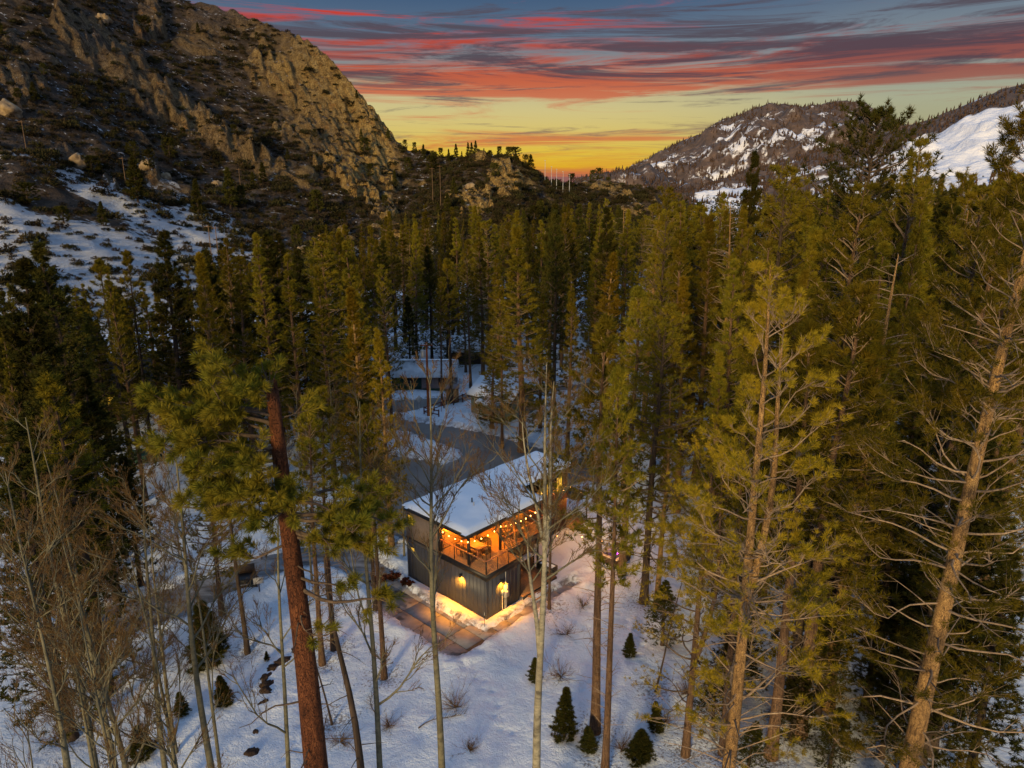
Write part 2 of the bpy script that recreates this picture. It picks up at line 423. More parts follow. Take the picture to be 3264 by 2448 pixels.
TREES = [
(-30.11,47.00,24.6,'D',1.15,'dark dense fir at the left edge below the snowy slope'),
(-28.09,40.00,24.2,'D',1.10,'very dark fir cut by the left edge of the picture'),
(-33.58,60.00,21.5,'P1',0.80,'thin dark pine just right of the big dark fir on the left'),
(-32.02,66.00,24.2,'D',1.25,'tall dark fir standing in front of the snow slope bottom'),
(-26.14,60.00,22.7,'G',1.10,'sunlit olive pine with pale trunk, leftmost of the lit row'),
(-24.48,63.00,22.2,'P2',1.10,'narrow olive pine, second in the lit row on the left'),
(-25.08,72.00,23.6,'P1',1.10,'pointed olive pine rising above its neighbours left of centre'),
(-21.15,68.00,22.0,'P2',1.15,'slim pine with bare grey leader left of centre'),
(-17.20,64.00,21.2,'P1',1.10,'full olive pine behind the long needled pine crown'),
(-20.57,84.00,23.0,'P1',1.00,'dark green pine right behind the lit row left of centre'),
(-11.71,54.00,20.7,'G',1.20,'bright yellow green spire shaped pine left of the road'),
(-9.77,52.00,17.8,'G',1.00,'shorter yellow green pine leaning on the bright spire'),
(-13.90,78.00,19.8,'P3',0.90,'pine with pale bare branches behind the bright spire'),
(-15.38,112.00,22.8,'P1',1.00,'dense dark pine above the utility pole'),
(-4.36,104.00,23.1,'P1',1.10,'pointed dark pine above the cabin with the metal roof'),
(-9.06,118.00,23.2,'P2',1.10,'slim dark pine left of centre in the far tree line'),
(-9.27,90.06,16.9,'T',0.80,'thin pale trunked pine beside the utility pole'),
(-8.11,90.89,19.2,'T',1.00,'dark trunked pine close behind the thin pale one by the pole'),
(-5.95,98.84,20.9,'T',0.80,'very slender tall pine at the right end of the metal roofed cabin'),
(1.12,73.28,24.2,'P1',1.55,'big reddish trunked pine at the road edge behind the house roof'),
(-1.08,74.28,18.4,'T',0.80,'leaning red trunked pine beside the green cabin porch'),
(5.32,87.44,25.3,'D',1.00,'black trunked dense pine in the snow behind the house'),
(5.35,98.84,25.8,'D',1.10,'dark pine with thick trunk farthest back in the snowy gap'),
(5.95,71.89,19.5,'P2',1.00,'tall thin orange trunked pine at the far corner of the house'),
(10.27,74.00,21.5,'G',1.35,'broad golden green pine in the middle of the forest'),
(4.38,31.27,22.3,'T',1.00,'left one of the twin bare trunked pines right of the aspen'),
(4.55,28.52,20.7,'T',0.75,'right one of the twin bare trunked pines right of the aspen'),
(10.46,62.00,16.8,'G',0.95,'golden pine tucked against the broad golden pine'),
(20.51,98.00,28.5,'P3',1.20,'tall pine with crooked pale limbs right of centre'),
(14.63,58.00,21.0,'G',1.25,'dense cone shaped olive pine right of centre'),
(9.93,43.00,15.8,'S',0.90,'small pine with white dead branches below the cone shaped one'),
(8.71,23.50,25.5,'N1',1.00,'foreground double trunked golden pine with long pale limbs'),
(23.78,74.00,31.5,'D',0.80,'dark pine poking above the forest against the snowy far mountain'),
(22.88,62.00,30.2,'P3',1.20,'open crowned pine with pale limbs against the far mountain'),
(21.21,46.00,28.2,'P3',1.25,'tall straight trunked pine with pale limbs on the right'),
(32.26,66.00,34.0,'J',1.00,'large dark round topped pine rising above the right forest'),
(28.19,52.00,31.2,'P3',0.90,'thin topped pine against the snowy slope on the right'),
(17.31,33.00,25.0,'S',1.10,'pine with broken dead top and pale bare branches on the right'),
(15.57,23.00,32.0,'N2',1.00,'rightmost tall pine with thick tan trunk reaching above the ridge'),
(13.03,29.50,22.4,'T',1.15,'grey trunked pine just right of the double trunked pine'),
(15.02,31.00,23.8,'T',1.35,'thick brown trunked pine second right of the double trunked one'),
(17.53,34.00,22.9,'P3',1.10,'dark trunked pine behind the thick brown trunk on the right'),
(8.79,29.69,18.3,'N3',0.90,'forked pine with sparse tufts in the snow at lower right'),
(10.67,29.69,19.3,'T',0.90,'thin red brown pine left of the double trunked foreground pine'),
(8.17,34.40,9.2,'K',0.50,'thin dead leaning trunk in the open snow'),
(8.18,47.27,21.6,'T',1.10,'orange lit pine trunk standing beside the hot tub'),
(9.10,43.33,21.6,'P3',1.10,'pine with dark lower branches just right of the hot tub'),
(2.54,42.77,14.6,'T',0.55,'thin brown pine close to the right side of the house'),
(14.92,32.28,23.2,'P3',1.00,'pine half hidden behind the double trunked foreground pine'),
(-16.45,38.16,14.7,'T',0.80,'bare trunked dark pine in the snow beside the small firs'),
(-11.09,38.25,17.1,'T',0.90,'thick straight pine trunk right behind the big red pine'),
(-11.47,36.92,16.7,'T',0.90,'grey brown pine trunk touching the big red pine'),
(-7.54,35.78,16.8,'T',0.80,'brown pine trunk beside the concrete driveway'),
(-9.22,42.22,15.4,'T',0.70,'dark pine trunk at the left corner of the driveway'),
(-9.75,32.28,7.7,'K',0.50,'thin leaning dead trunk right of the big red pine'),
(-38.43,67.12,21.5,'T',1.00,'red brown pine trunk in front of the dark cabin'),
(-38.78,71.89,21.9,'T',0.80,'dark pine trunk beside the dark cabin'),
(-22.95,34.47,19.1,'T',1.00,'black pine trunk behind the bare aspens at lower left'),
(-19.63,42.22,15.1,'P3',0.90,'dark pine with low branches beside the snowy lane'),
(-6.69,19.50,22.4,'L',1.00,'big red barked foreground pine with long needled clumps'),
(-15.73,22.00,20.9,'A1',1.10,'tall bare aspen at the left edge of the picture'),
(-13.61,21.00,18.3,'A2',1.00,'bare aspen with many fine twigs at lower left'),
(-13.19,17.00,19.5,'A3',0.90,'bare aspen cut by the lower left corner'),
(-11.28,22.00,20.4,'A4',1.00,'leaning bare aspen left of the big red pine'),
(-11.91,21.00,16.7,'A2',0.80,'smooth trunked bare aspen between two leaning ones on the left'),
(-8.60,22.00,19.2,'A3',0.80,'thin greenish aspen close left of the big red pine'),
(-5.25,23.00,21.1,'A1',0.90,'pale aspen left of the driveway with a dark snag close beside it'),
(-5.70,22.60,15.1,'K',1.10,'dark broken snag standing against the pale aspen'),
(-2.87,24.00,21.8,'A4',0.95,'straight grey aspen in front of the house left wall'),
(1.03,24.00,22.0,'A5',1.00,'forked white barked aspen right of the house corner'),
(-13.84,19.00,16.7,'A1',0.70,'short bushy bare aspen at lower left'),
(-15.80,58.00,13.5,'A2',0.80,'bare aspen below the bright spire pine'),
(-14.54,46.00,14.6,'A3',0.70,'bare aspen behind the long needled pine crown'),
(-8.42,50.00,11.6,'A4',0.70,'bare sapling aspen at the edge of the asphalt'),
(24.15,37.00,22.5,'D',1.10,'dark dense fir behind the rightmost tall pine'),
(23.70,33.00,21.3,'P1',1.10,'olive pine cut by the right edge under the tall pine limbs'),
(24.12,40.00,17.2,'P1',1.10,'olive pine between the broken topped pine and the tall right one'),
(19.50,33.00,15.8,'D',1.10,'dark fir low behind the thick brown trunk on the right'),
(20.67,29.50,14.8,'D',1.00,'short dark fir below the rightmost pine'),
(14.55,47.00,17.2,'P1',1.10,'olive pine left of the double trunked foreground pine'),
(14.62,40.00,14.9,'P1',1.00,'olive pine seen through the limbs of the double trunked pine'),
(-17.06,25.00,18.7,'A2',1.00,'bare aspen, second from the left edge in the brown thicket at lower left'),
(-16.14,27.00,17.0,'A3',1.00,'bare aspen, fourth from the left edge in the brown thicket at lower left'),
(-11.85,17.00,17.3,'A4',0.80,'bare aspen, third from the left edge in the brown thicket at lower left'),
(-17.18,30.00,13.7,'A2',0.90,'bare aspen, fifth from the left edge in the brown thicket at lower left'),
(-13.09,26.00,15.2,'A3',0.80,'bare aspen, sixth from the left edge in the brown thicket at lower left'),
(-15.38,20.00,19.8,'A4',1.00,'bare aspen, first from the left edge in the brown thicket at lower left'),
(-26.57,38.00,19.0,'D',1.25,'dark fir low at the left edge below the big dark fir'),
(-27.62,44.00,16.7,'D',1.25,'dark fir right of the low one at the left edge'),
(-23.10,31.00,17.7,'D',1.25,'nearest dark fir at the left edge behind the aspens'),
(-23.59,35.00,15.0,'D',1.25,'short dark fir behind the left thicket'),
(-30.27,50.00,13.1,'D',1.25,'dark fir standing left of the dark cabin trunk'),
(-26.99,46.00,10.1,'D',1.25,'short dark fir at the left end of the lane'),
(21.36,30.00,18.6,'D',1.25,'dark fir under the limbs of the rightmost pine'),
(18.66,27.50,13.8,'D',1.25,'short dark fir left of the rightmost trunk'),
(21.25,27.00,13.2,'D',1.25,'short dark fir cut by the right edge'),
(20.00,31.00,9.8,'D',1.25,'short dark fir between the thick brown and tan trunks'),
(-10.17,109.00,15.3,'D',1.10,'dark fir in front of the hidden cabin, left of the slender pine'),
(-7.18,107.00,13.5,'P1',1.10,'olive pine hiding the right half of the dark rear cabin'),
(-14.91,101.00,13.0,'D',1.10,'dark fir at the left end of the metal roofed cabin'),
(-1.84,92.00,19.1,'P1',1.20,'olive pine rising behind the grey green cabin'),
(3.34,80.00,16.1,'P1',1.10,'olive pine right of the big reddish trunked pine'),
(-2.40,80.20,9.5,'P1',1.90,'pine with low dark boughs in front of the grey green cabin'),
]
FILL = [
(27.0,48.9,26.7,'P1',1.34),(-42.0,131.7,16.5,'P3',0.90),(96.8,175.1,29.1,'P1',0.72),(42.2,117.3,14.5,'P2',1.37),(58.0,211.7,17.0,'T',0.97),
(23.9,55.4,23.6,'P2',1.06),(12.8,147.0,24.7,'D',1.38),(20.6,92.9,24.0,'P3',1.34),(34.8,49.8,26.9,'P3',1.32),(27.2,102.8,25.2,'P2',1.39),
(27.4,142.3,24.5,'P3',1.06),(85.1,132.2,25.5,'T',1.32),(36.4,53.7,27.2,'P1',0.80),(-22.7,156.1,19.2,'P1',0.76),(-17.0,119.5,17.0,'S',1.05),
(-44.8,63.2,16.5,'D',0.94),(-40.4,98.6,16.1,'P2',1.16),(40.1,122.2,20.2,'P3',1.28),(21.8,120.9,23.4,'P3',0.83),(-35.2,77.1,19.6,'P2',0.76),
(14.6,62.9,26.7,'P2',1.16),(46.6,121.5,24.3,'S',1.15),(14.3,127.2,16.8,'T',1.18),(69.1,168.4,26.5,'D',0.86),(24.4,190.1,24.7,'P3',0.89),
(39.5,108.5,25.8,'P3',1.24),(-15.0,223.5,18.6,'P2',0.94),(53.4,120.9,22.2,'P1',0.74),(57.4,138.7,22.8,'P3',0.91),(-41.4,59.6,16.2,'D',1.02),
(47.9,112.5,26.7,'P1',1.23),(3.0,146.8,20.6,'P1',0.89),(52.6,88.0,27.8,'P2',0.72),(-0.3,161.5,21.7,'P3',1.38),(83.3,116.3,28.9,'P2',1.14),
(130.7,224.7,28.2,'P3',1.08),(44.7,107.8,26.1,'P3',1.38),(28.0,96.7,25.1,'P1',1.01),(59.1,127.5,26.5,'P1',0.73),(46.5,93.3,24.2,'P2',1.35),
(92.2,196.0,22.7,'P1',1.02),(44.5,101.7,27.3,'P1',1.04),(15.6,72.1,21.7,'T',1.29),(-29.0,68.0,20.5,'P3',0.93),(46.5,79.6,27.6,'D',0.86),
(-17.0,124.0,18.9,'D',0.75),(-54.7,74.6,17.7,'D',1.10),(-38.7,111.6,19.1,'P1',0.97),(15.1,77.4,25.3,'S',1.18),(74.5,110.4,29.9,'P1',1.30),
(-47.9,79.8,13.8,'D',1.18),(92.2,208.3,24.9,'D',1.33),(23.6,158.9,20.6,'D',1.40),(-16.9,87.6,23.5,'P1',0.93),(119.1,176.2,21.0,'P1',0.86),
(-24.3,107.1,22.6,'T',0.86),(-50.8,70.0,15.4,'P2',1.12),(48.6,129.6,27.6,'P3',0.76),(-31.2,72.3,21.9,'D',1.20),(30.9,47.6,27.8,'P3',1.29),
(28.2,43.3,27.4,'P2',1.34),(-45.0,68.6,17.5,'P1',0.92),(21.7,102.1,26.6,'P1',1.01),(42.4,78.2,27.0,'P3',0.82),(19.2,163.7,24.1,'P1',0.77),
(77.5,177.2,21.7,'S',0.93),(78.0,139.2,21.8,'P2',1.38),(-19.2,133.4,18.0,'S',1.11),(121.4,186.8,19.0,'S',1.30),(-40.5,104.9,16.7,'P3',1.25),
(17.4,43.7,23.3,'P1',0.88),(27.1,86.3,22.8,'D',0.95),(39.8,163.0,20.1,'P2',1.35),(-28.9,119.8,21.3,'T',0.82),(138.2,201.6,24.4,'D',0.84),
(-19.3,99.4,19.5,'P1',0.83),(16.2,50.6,23.0,'P1',1.06),(-29.6,89.6,18.3,'P1',1.05),(0.4,226.7,20.1,'P1',1.20),(14.4,121.0,24.1,'P2',1.00),
(55.6,131.5,21.0,'P2',1.21),(31.0,104.0,24.0,'P1',0.71),(-27.9,115.8,21.5,'P3',1.26),(27.8,55.4,25.7,'T',1.26),(50.2,76.3,28.5,'T',1.11),
(-41.5,123.5,16.4,'P2',1.25),(-1.7,213.2,14.2,'D',1.00),(-30.7,77.5,22.7,'P2',0.96),(-8.1,148.1,18.4,'S',1.15),(13.4,109.4,18.2,'T',0.98),
(100.7,145.8,30.0,'D',1.25),(-11.5,138.8,18.3,'P1',0.96),(-36.4,86.2,20.0,'P1',1.03),(11.9,88.8,25.6,'D',1.04),(35.5,71.1,24.9,'P2',0.95),
(44.4,66.7,27.7,'P2',0.84),(-44.0,117.3,19.1,'P1',0.81),(74.1,100.6,29.1,'P1',0.95),(32.6,134.0,24.5,'P3',0.77),(36.2,215.0,18.5,'S',1.02),
(-22.3,87.7,22.5,'P2',1.29),(30.9,107.6,27.1,'T',0.83),(7.9,111.0,25.0,'T',0.79),(-30.3,174.1,16.2,'P3',1.32),(-28.5,82.7,18.1,'P1',1.24),
(18.0,64.7,25.5,'P1',1.21),(76.4,127.4,27.8,'S',0.78),(-35.9,108.5,16.8,'S',0.97),(-21.2,115.1,19.9,'D',1.26),(65.6,139.0,24.8,'T',1.28),
(31.8,95.9,18.6,'P2',1.14),(88.7,229.2,22.1,'P1',0.91),(71.4,188.0,25.2,'P2',1.31),(-20.5,78.7,20.0,'P2',1.16),(156.8,229.7,29.8,'T',0.87),
(13.3,103.7,24.4,'P1',1.19),(40.3,84.9,26.0,'D',0.82),(-21.4,92.4,21.8,'D',0.78),(93.6,165.4,26.1,'T',0.74),(-0.9,117.8,17.9,'P3',0.70),
(12.7,36.0,25.9,'P2',0.93),(-41.3,55.6,17.0,'D',1.22),(-0.5,134.4,21.7,'T',0.93),(27.4,64.0,27.9,'P2',0.91),(49.7,85.8,29.4,'P1',0.78),
(86.1,124.5,26.5,'P2',1.05),(32.7,54.4,26.6,'P1',0.70),(-46.4,143.1,14.8,'P3',1.16),(-14.0,168.9,21.2,'P2',1.38),(29.8,112.5,24.6,'D',1.20),
(45.7,144.4,22.9,'P3',0.96),(36.9,67.9,28.0,'T',0.93),(41.1,137.7,14.0,'D',1.08),(5.6,129.8,19.5,'P3',0.92),(40.9,103.7,25.9,'P2',1.36),
(18.5,134.1,23.1,'P1',1.34),(22.4,70.4,26.3,'P1',1.06),(43.3,60.3,29.5,'S',0.83),(-15.3,146.4,18.9,'P3',0.92),(-47.8,70.8,16.3,'P2',0.88),
(60.0,220.3,22.0,'S',1.20),(23.6,144.7,16.9,'S',1.10),(30.5,40.9,27.5,'P1',1.08),(-28.0,133.7,21.8,'P2',1.07),(18.7,61.1,26.8,'S',0.96),
(38.7,73.7,28.8,'P2',1.34),(55.3,95.1,27.3,'P1',1.38),(-19.8,129.5,21.5,'P2',1.38),(69.6,113.6,27.2,'P3',1.10),(9.4,186.2,20.5,'D',0.98),
(41.7,147.7,16.5,'P1',1.26),(-43.3,110.3,18.9,'P1',1.07),(14.0,66.2,26.3,'P3',0.96),(47.1,64.8,29.8,'P2',1.24),(17.3,159.3,24.7,'P1',1.07),
(25.4,127.2,20.7,'P3',0.84),(-32.0,43.3,19.3,'P2',0.83),(34.5,106.1,26.8,'P2',0.73),(66.6,130.2,19.8,'P2',0.92),(53.5,80.4,28.5,'P3',0.90),
(59.5,112.0,25.4,'P1',1.22),(73.5,174.2,27.6,'P2',1.29),(-26.6,79.9,20.7,'S',0.85),(24.9,45.2,27.1,'P1',0.73),(26.5,109.0,24.5,'P1',1.29),
(34.6,208.2,14.9,'T',0.91),(-55.2,78.2,14.1,'D',0.87),(149.1,214.1,21.3,'P1',0.97),(64.6,115.6,29.0,'P3',1.16),(58.0,98.2,27.2,'P1',0.76),
(12.4,157.5,23.4,'P1',0.96),(-16.2,75.2,23.0,'P2',0.92),(43.7,72.2,29.8,'P3',1.10),(-27.1,216.2,14.7,'P3',0.89),(30.8,122.6,25.6,'D',1.24),
(-35.7,128.2,14.9,'P1',1.26),(59.0,123.5,24.2,'P2',0.89),(-24.6,186.0,21.3,'P1',1.20),(94.8,225.7,26.6,'P2',1.29),(62.4,118.7,28.7,'P2',1.07),
(48.9,137.4,16.6,'D',1.20),(29.3,126.8,25.6,'T',0.74),(16.1,209.1,23.4,'P1',1.27),(33.6,86.2,24.9,'P2',1.06),(31.9,61.1,25.5,'D',0.75),
(32.9,73.3,27.5,'P1',1.01),(49.2,68.8,25.6,'P1',0.74),(45.5,75.9,27.8,'T',0.97),(79.2,219.7,23.9,'S',1.21),(94.2,152.0,16.2,'P3',1.18),
(62.6,227.5,14.0,'P1',0.89),(-24.7,119.6,19.3,'P2',0.85),(78.3,106.4,26.7,'P1',1.15),(40.6,65.7,28.3,'P3',0.72),(-10.6,124.6,23.6,'D',0.95),
(38.6,78.6,28.2,'P1',0.77),(54.3,101.4,19.8,'P3',1.18),(38.1,200.4,20.9,'P2',1.26),(-46.3,107.5,13.1,'P3',1.17),(66.1,97.1,28.7,'P2',0.75),
(55.5,107.8,29.6,'P1',1.17),(51.8,105.3,27.8,'P1',1.37),(-51.7,85.2,16.8,'P1',0.78),(-30.7,126.0,16.3,'P2',1.27),(30.8,182.5,17.2,'D',1.15),
(-49.5,122.5,18.9,'D',1.33),(-36.4,134.2,18.7,'P3',1.12),(-22.5,197.7,19.7,'P3',0.92),(-3.6,112.1,22.8,'P3',1.35),(89.1,127.4,24.2,'P1',1.19),
(-24.4,113.5,17.2,'T',0.78),(28.9,71.3,27.6,'P3',0.77),(2.5,112.8,22.7,'D',0.79),(-22.2,73.9,21.9,'D',1.15),(73.6,133.2,29.9,'P3',1.38),
(58.7,160.1,25.0,'T',0.74),(3.8,125.7,22.4,'P1',0.95),(-28.7,192.6,17.1,'P2',1.09),(98.8,154.9,20.6,'P2',1.38),(-27.5,123.5,18.5,'P1',0.78),
(-26.5,103.0,21.5,'P1',1.34),(18.1,113.3,24.6,'P1',1.11),(135.9,213.9,25.1,'D',0.76),(-33.5,104.6,21.6,'D',1.25),(29.5,91.9,25.2,'P1',1.22),
(5.5,134.8,22.0,'P2',1.39),(-32.0,181.0,17.5,'T',0.79),(-42.4,76.3,17.3,'D',0.81),(88.2,210.2,22.2,'D',1.05),(-47.6,65.7,18.7,'D',0.97),
(-48.6,116.1,16.2,'D',0.94),(-47.1,85.7,16.1,'D',0.79),(69.7,141.4,16.0,'P3',1.38),(32.2,117.8,18.0,'P1',1.19),(-40.4,119.4,20.2,'P2',1.20),
(23.6,65.0,25.8,'P3',1.03),(-32.0,115.8,13.4,'P1',1.06),(-53.3,129.0,14.0,'P1',1.06),(-35.8,140.8,20.9,'P1',0.75),(71.5,163.0,14.8,'P1',0.98),
(75.8,122.1,21.3,'P2',1.27),(9.4,121.0,19.5,'P3',1.29),(17.5,75.2,22.2,'P2',1.15),(-34.6,48.1,18.9,'D',0.87),(54.3,112.5,25.2,'P1',0.73),
(64.6,93.3,29.3,'P1',1.09),(-58.5,82.7,17.2,'P1',0.73),(28.9,80.9,22.1,'T',1.22),(18.6,117.5,25.0,'S',1.22),(-20.5,122.7,20.7,'T',1.22),
(-3.2,121.6,22.0,'P2',1.29),(23.4,51.1,22.8,'S',1.27),(94.6,192.1,23.0,'S',1.00),(38.6,91.7,26.4,'P2',0.86),(27.2,67.6,26.1,'P1',1.12),
(53.9,76.4,26.6,'P1',1.00),(4.9,117.4,22.4,'P2',1.26),(10.3,200.5,13.6,'P2',1.34),(48.4,72.8,28.8,'P1',1.17),(24.0,106.5,26.1,'P1',0.84),
(-35.8,91.5,21.1,'P3',1.05),(-4.4,200.7,14.9,'P2',1.34),(43.9,153.9,20.6,'P2',0.96),(81.0,212.9,25.3,'S',1.19),(6.1,139.7,20.4,'P1',0.99),
(76.2,114.1,29.9,'T',1.36),(-32.1,86.9,19.1,'P1',0.83),(46.3,163.5,25.2,'P2',1.35),(43.5,126.3,25.2,'P3',1.37),(-42.4,81.9,17.5,'P2',1.31),
(20.0,49.8,25.3,'P1',1.15),(45.5,173.1,13.7,'P1',1.05),(38.1,50.9,27.6,'P1',1.34),(72.1,145.0,18.6,'P1',1.10),(-20.6,172.0,19.1,'P1',0.96),
(114.4,159.4,21.7,'T',1.25),(73.2,119.4,21.7,'P2',1.38),(81.3,124.7,27.7,'P2',1.09),(21.6,82.5,23.1,'T',1.35),(-25.8,75.5,23.4,'D',1.34),
(26.9,194.6,20.6,'P3',1.02),(-4.7,167.4,15.0,'P2',1.13),(-17.4,175.4,22.0,'P2',0.84),(23.5,89.0,26.2,'P3',1.25),(-18.3,208.6,14.1,'S',1.19),
(77.5,208.0,16.7,'D',1.24),(-44.7,72.1,18.3,'P2',1.19),(0.4,140.1,23.7,'P1',1.33),(-45.4,127.9,18.5,'S',0.78),(33.8,101.6,24.9,'T',1.40),
(-18.5,72.2,22.6,'T',1.38),(-31.3,203.5,18.1,'S',1.34),(57.0,83.1,28.7,'D',0.75),(116.4,163.0,26.9,'P1',0.90),(64.2,108.3,26.2,'P1',1.13),
(41.4,112.7,16.3,'P3',1.33),(-51.5,78.6,15.4,'D',1.37),(11.8,100.4,23.6,'P2',1.23),(9.9,171.9,21.1,'P3',0.80),(61.0,85.5,29.8,'T',0.78),
(-31.5,94.4,17.5,'P1',1.20),(21.9,42.4,24.9,'P2',1.19),(-38.7,77.4,17.3,'P1',1.13),(85.8,184.2,28.9,'P3',1.35),(-46.1,148.9,15.3,'P3',1.14),
(-14.5,65.8,23.2,'P2',1.19),(71.0,108.4,28.4,'P1',0.90),(61.1,96.5,28.0,'P3',0.76),(118.1,203.4,29.1,'P1',1.38),(80.3,109.8,23.7,'P3',0.95),
(-37.8,50.4,17.9,'P1',0.82),(63.3,216.3,25.1,'P1',0.79),(-16.5,218.3,19.0,'P2',0.91),(36.4,125.2,19.8,'P1',0.78),(37.8,60.7,27.1,'S',0.82),
(17.4,55.0,25.2,'P2',0.92),(-20.6,160.3,15.9,'P1',0.82),(111.8,226.3,23.1,'P2',0.87),(92.9,220.3,22.4,'P1',0.83),(37.7,97.4,27.5,'T',1.11),
(59.9,149.6,26.6,'P1',1.10),(-17.1,79.6,16.7,'P3',1.04),(25.4,114.8,17.7,'P3',0.79),(-31.9,224.2,17.0,'P1',1.06),(104.2,144.4,19.6,'T',1.13),
(-24.9,99.1,19.2,'T',1.01),(18.1,82.3,26.3,'P3',1.08),(2.0,176.4,20.5,'P3',1.18),(-47.0,135.2,15.2,'P1',0.96),(-35.4,81.7,16.8,'P1',0.99),
(62.7,125.2,29.5,'P1',1.04),(109.8,163.0,26.0,'P3',0.96),(103.8,216.9,25.3,'P2',1.33),(-33.2,229.7,20.2,'P2',1.13),(47.8,180.0,19.8,'P3',0.96),
(24.0,136.9,22.4,'P3',1.15),(49.7,165.6,21.8,'P3',1.01),(23.8,218.8,15.6,'P1',0.73),(19.3,214.9,17.3,'P1',1.16),(19.3,199.1,20.0,'S',1.03),
(41.1,56.0,26.5,'D',0.98),(-13.9,180.2,20.4,'P1',1.37),(54.0,146.2,21.1,'T',0.83),(9.9,139.8,24.7,'P2',0.77),(47.1,117.2,26.6,'P2',1.18),
(-53.6,91.6,9.3,'D',1.24),(-40.7,94.4,12.3,'D',0.95),(-44.6,89.5,12.4,'P1',0.92),(-27.1,86.6,14.8,'P1',1.23),(-48.3,91.8,11.6,'D',1.03),
(-55.5,86.0,17.1,'D',1.19),(-62.9,90.7,9.7,'D',1.24),(-24.6,95.4,13.9,'D',1.08),(-40.7,85.7,15.9,'P1',1.28),(-54.2,97.0,12.8,'D',1.27),
(-44.3,94.4,10.0,'D',1.14),(-58.0,91.3,12.9,'P1',1.09),(-54.0,81.3,10.5,'P1',1.22),(-32.3,82.8,12.5,'P1',1.21),(-46.0,76.6,14.0,'D',1.27),
(-66.3,91.5,12.3,'D',1.12),(-61.0,85.3,11.5,'D',1.00),(-37.1,96.9,16.0,'D',0.99),(-49.8,97.6,12.1,'P1',1.16),(-38.4,56.7,17.4,'P1',1.05),
(-65.3,88.1,15.3,'D',0.98),(-38.6,81.0,16.5,'P1',1.12),(-35.2,71.9,12.3,'P1',1.11),(-15.7,68.8,18.9,'P1',1.18),(-39.5,90.1,13.7,'D',1.05),
(-33.2,97.6,9.1,'P1',1.03),(-29.0,96.8,12.7,'D',1.10),(-35.0,51.7,20.2,'D',0.91),(-24.1,84.1,11.6,'D',1.19),(-58.4,88.0,14.5,'P1',1.14),
(-45.9,82.4,11.5,'P1',1.25),(-38.0,53.6,17.9,'D',1.05),(-45.1,97.8,14.5,'D',1.30),(-49.2,88.5,16.7,'P1',1.28),(-50.5,74.2,16.1,'D',1.19),
(-25.9,91.6,11.9,'P1',1.12),(-33.1,69.5,12.4,'D',1.13),(-51.3,94.4,13.5,'D',1.30),(-50.4,82.1,15.5,'D',1.17),(-28.0,72.9,17.0,'D',1.09),
(-59.0,78.6,10.7,'D',1.17),(-44.7,59.6,15.7,'D',1.21),(-41.6,63.4,19.5,'D',1.20),(-23.0,81.0,10.9,'P1',1.06),(-61.8,81.7,9.8,'D',0.99),
(-53.8,71.4,12.9,'P1',0.92),(1.0,157.9,15.0,'D',1.22),(-23.5,126.1,19.2,'P1',1.22),(0.8,130.7,20.6,'D',1.12),(-18.6,154.0,20.9,'P2',1.20),
(18.9,151.8,14.9,'P1',1.28),(-28.0,157.5,21.9,'P1',1.23),(-6.3,126.4,24.8,'P1',1.23),(-17.3,142.1,24.6,'P1',1.17),(-8.8,163.7,23.9,'P2',1.27),
(5.6,157.9,13.8,'D',1.29),(-15.8,159.3,21.0,'D',1.06),(-20.5,148.8,14.2,'P1',1.29),(16.5,144.0,17.4,'P1',1.27),(-26.8,161.5,13.5,'D',1.10),
(-3.4,137.8,16.2,'P1',1.00),(8.2,115.3,25.0,'D',1.21),(-26.3,149.7,20.4,'P1',1.00),(9.2,150.1,16.6,'P2',1.21),(15.2,130.9,21.4,'P1',1.18),
(-4.7,134.3,18.8,'D',1.29),(-15.6,137.3,15.3,'P2',1.14),(11.7,135.6,21.6,'P1',1.12),(-13.4,115.9,18.9,'D',1.05),(-6.3,151.7,16.2,'D',1.24),
(-23.9,145.5,23.3,'P1',1.09),(-6.9,143.3,24.6,'P2',1.18),(-14.2,152.4,22.9,'P1',1.02),(-8.1,155.2,17.4,'P1',1.08),(-30.7,164.0,15.3,'P1',1.16),
(-18.8,164.1,13.2,'P1',1.04),(-2.0,150.6,21.2,'P2',1.12),(-13.4,131.1,16.0,'P1',1.05),(-11.6,145.6,24.1,'P2',1.24),(2.7,121.2,18.9,'P2',1.25),
]

# ------------------------------------------------------------------ ground plan
HA = np.array([-1.69, 41.60]); TH = R(47.1)
EA = np.array([math.cos(TH), math.sin(TH)]); EB = np.array([-math.sin(TH), math.cos(TH)])
def hw(a, b):
    return HA + a * EA + b * EB
def to_house(x, y):
    qx = x - HA[0]; qy = y - HA[1]
    return qx * EA[0] + qy * EA[1], qx * EB[0] + qy * EB[1]

def sdf(poly, x, y):
    """signed distance to a polygon, negative inside"""
    poly = np.asarray(poly, float); n = len(poly)
    d = np.full(x.shape, 1e18); ins = np.zeros(x.shape, bool)
    for i in range(n):
        ax, ay = poly[i]; bx, by = poly[(i + 1) % n]
        ex, ey = bx - ax, by - ay
        wx, wy = x - ax, y - ay
        t = np.clip((wx * ex + wy * ey) / (ex * ex + ey * ey), 0, 1)
        d = np.minimum(d, (wx - ex * t) ** 2 + (wy - ey * t) ** 2)
        c = ((ay > y) != (by > y)) & (x < (bx - ax) * (y - ay) / (by - ay + 1e-12) + ax)
        ins ^= c
    return np.where(ins, -1, 1) * np.sqrt(d)

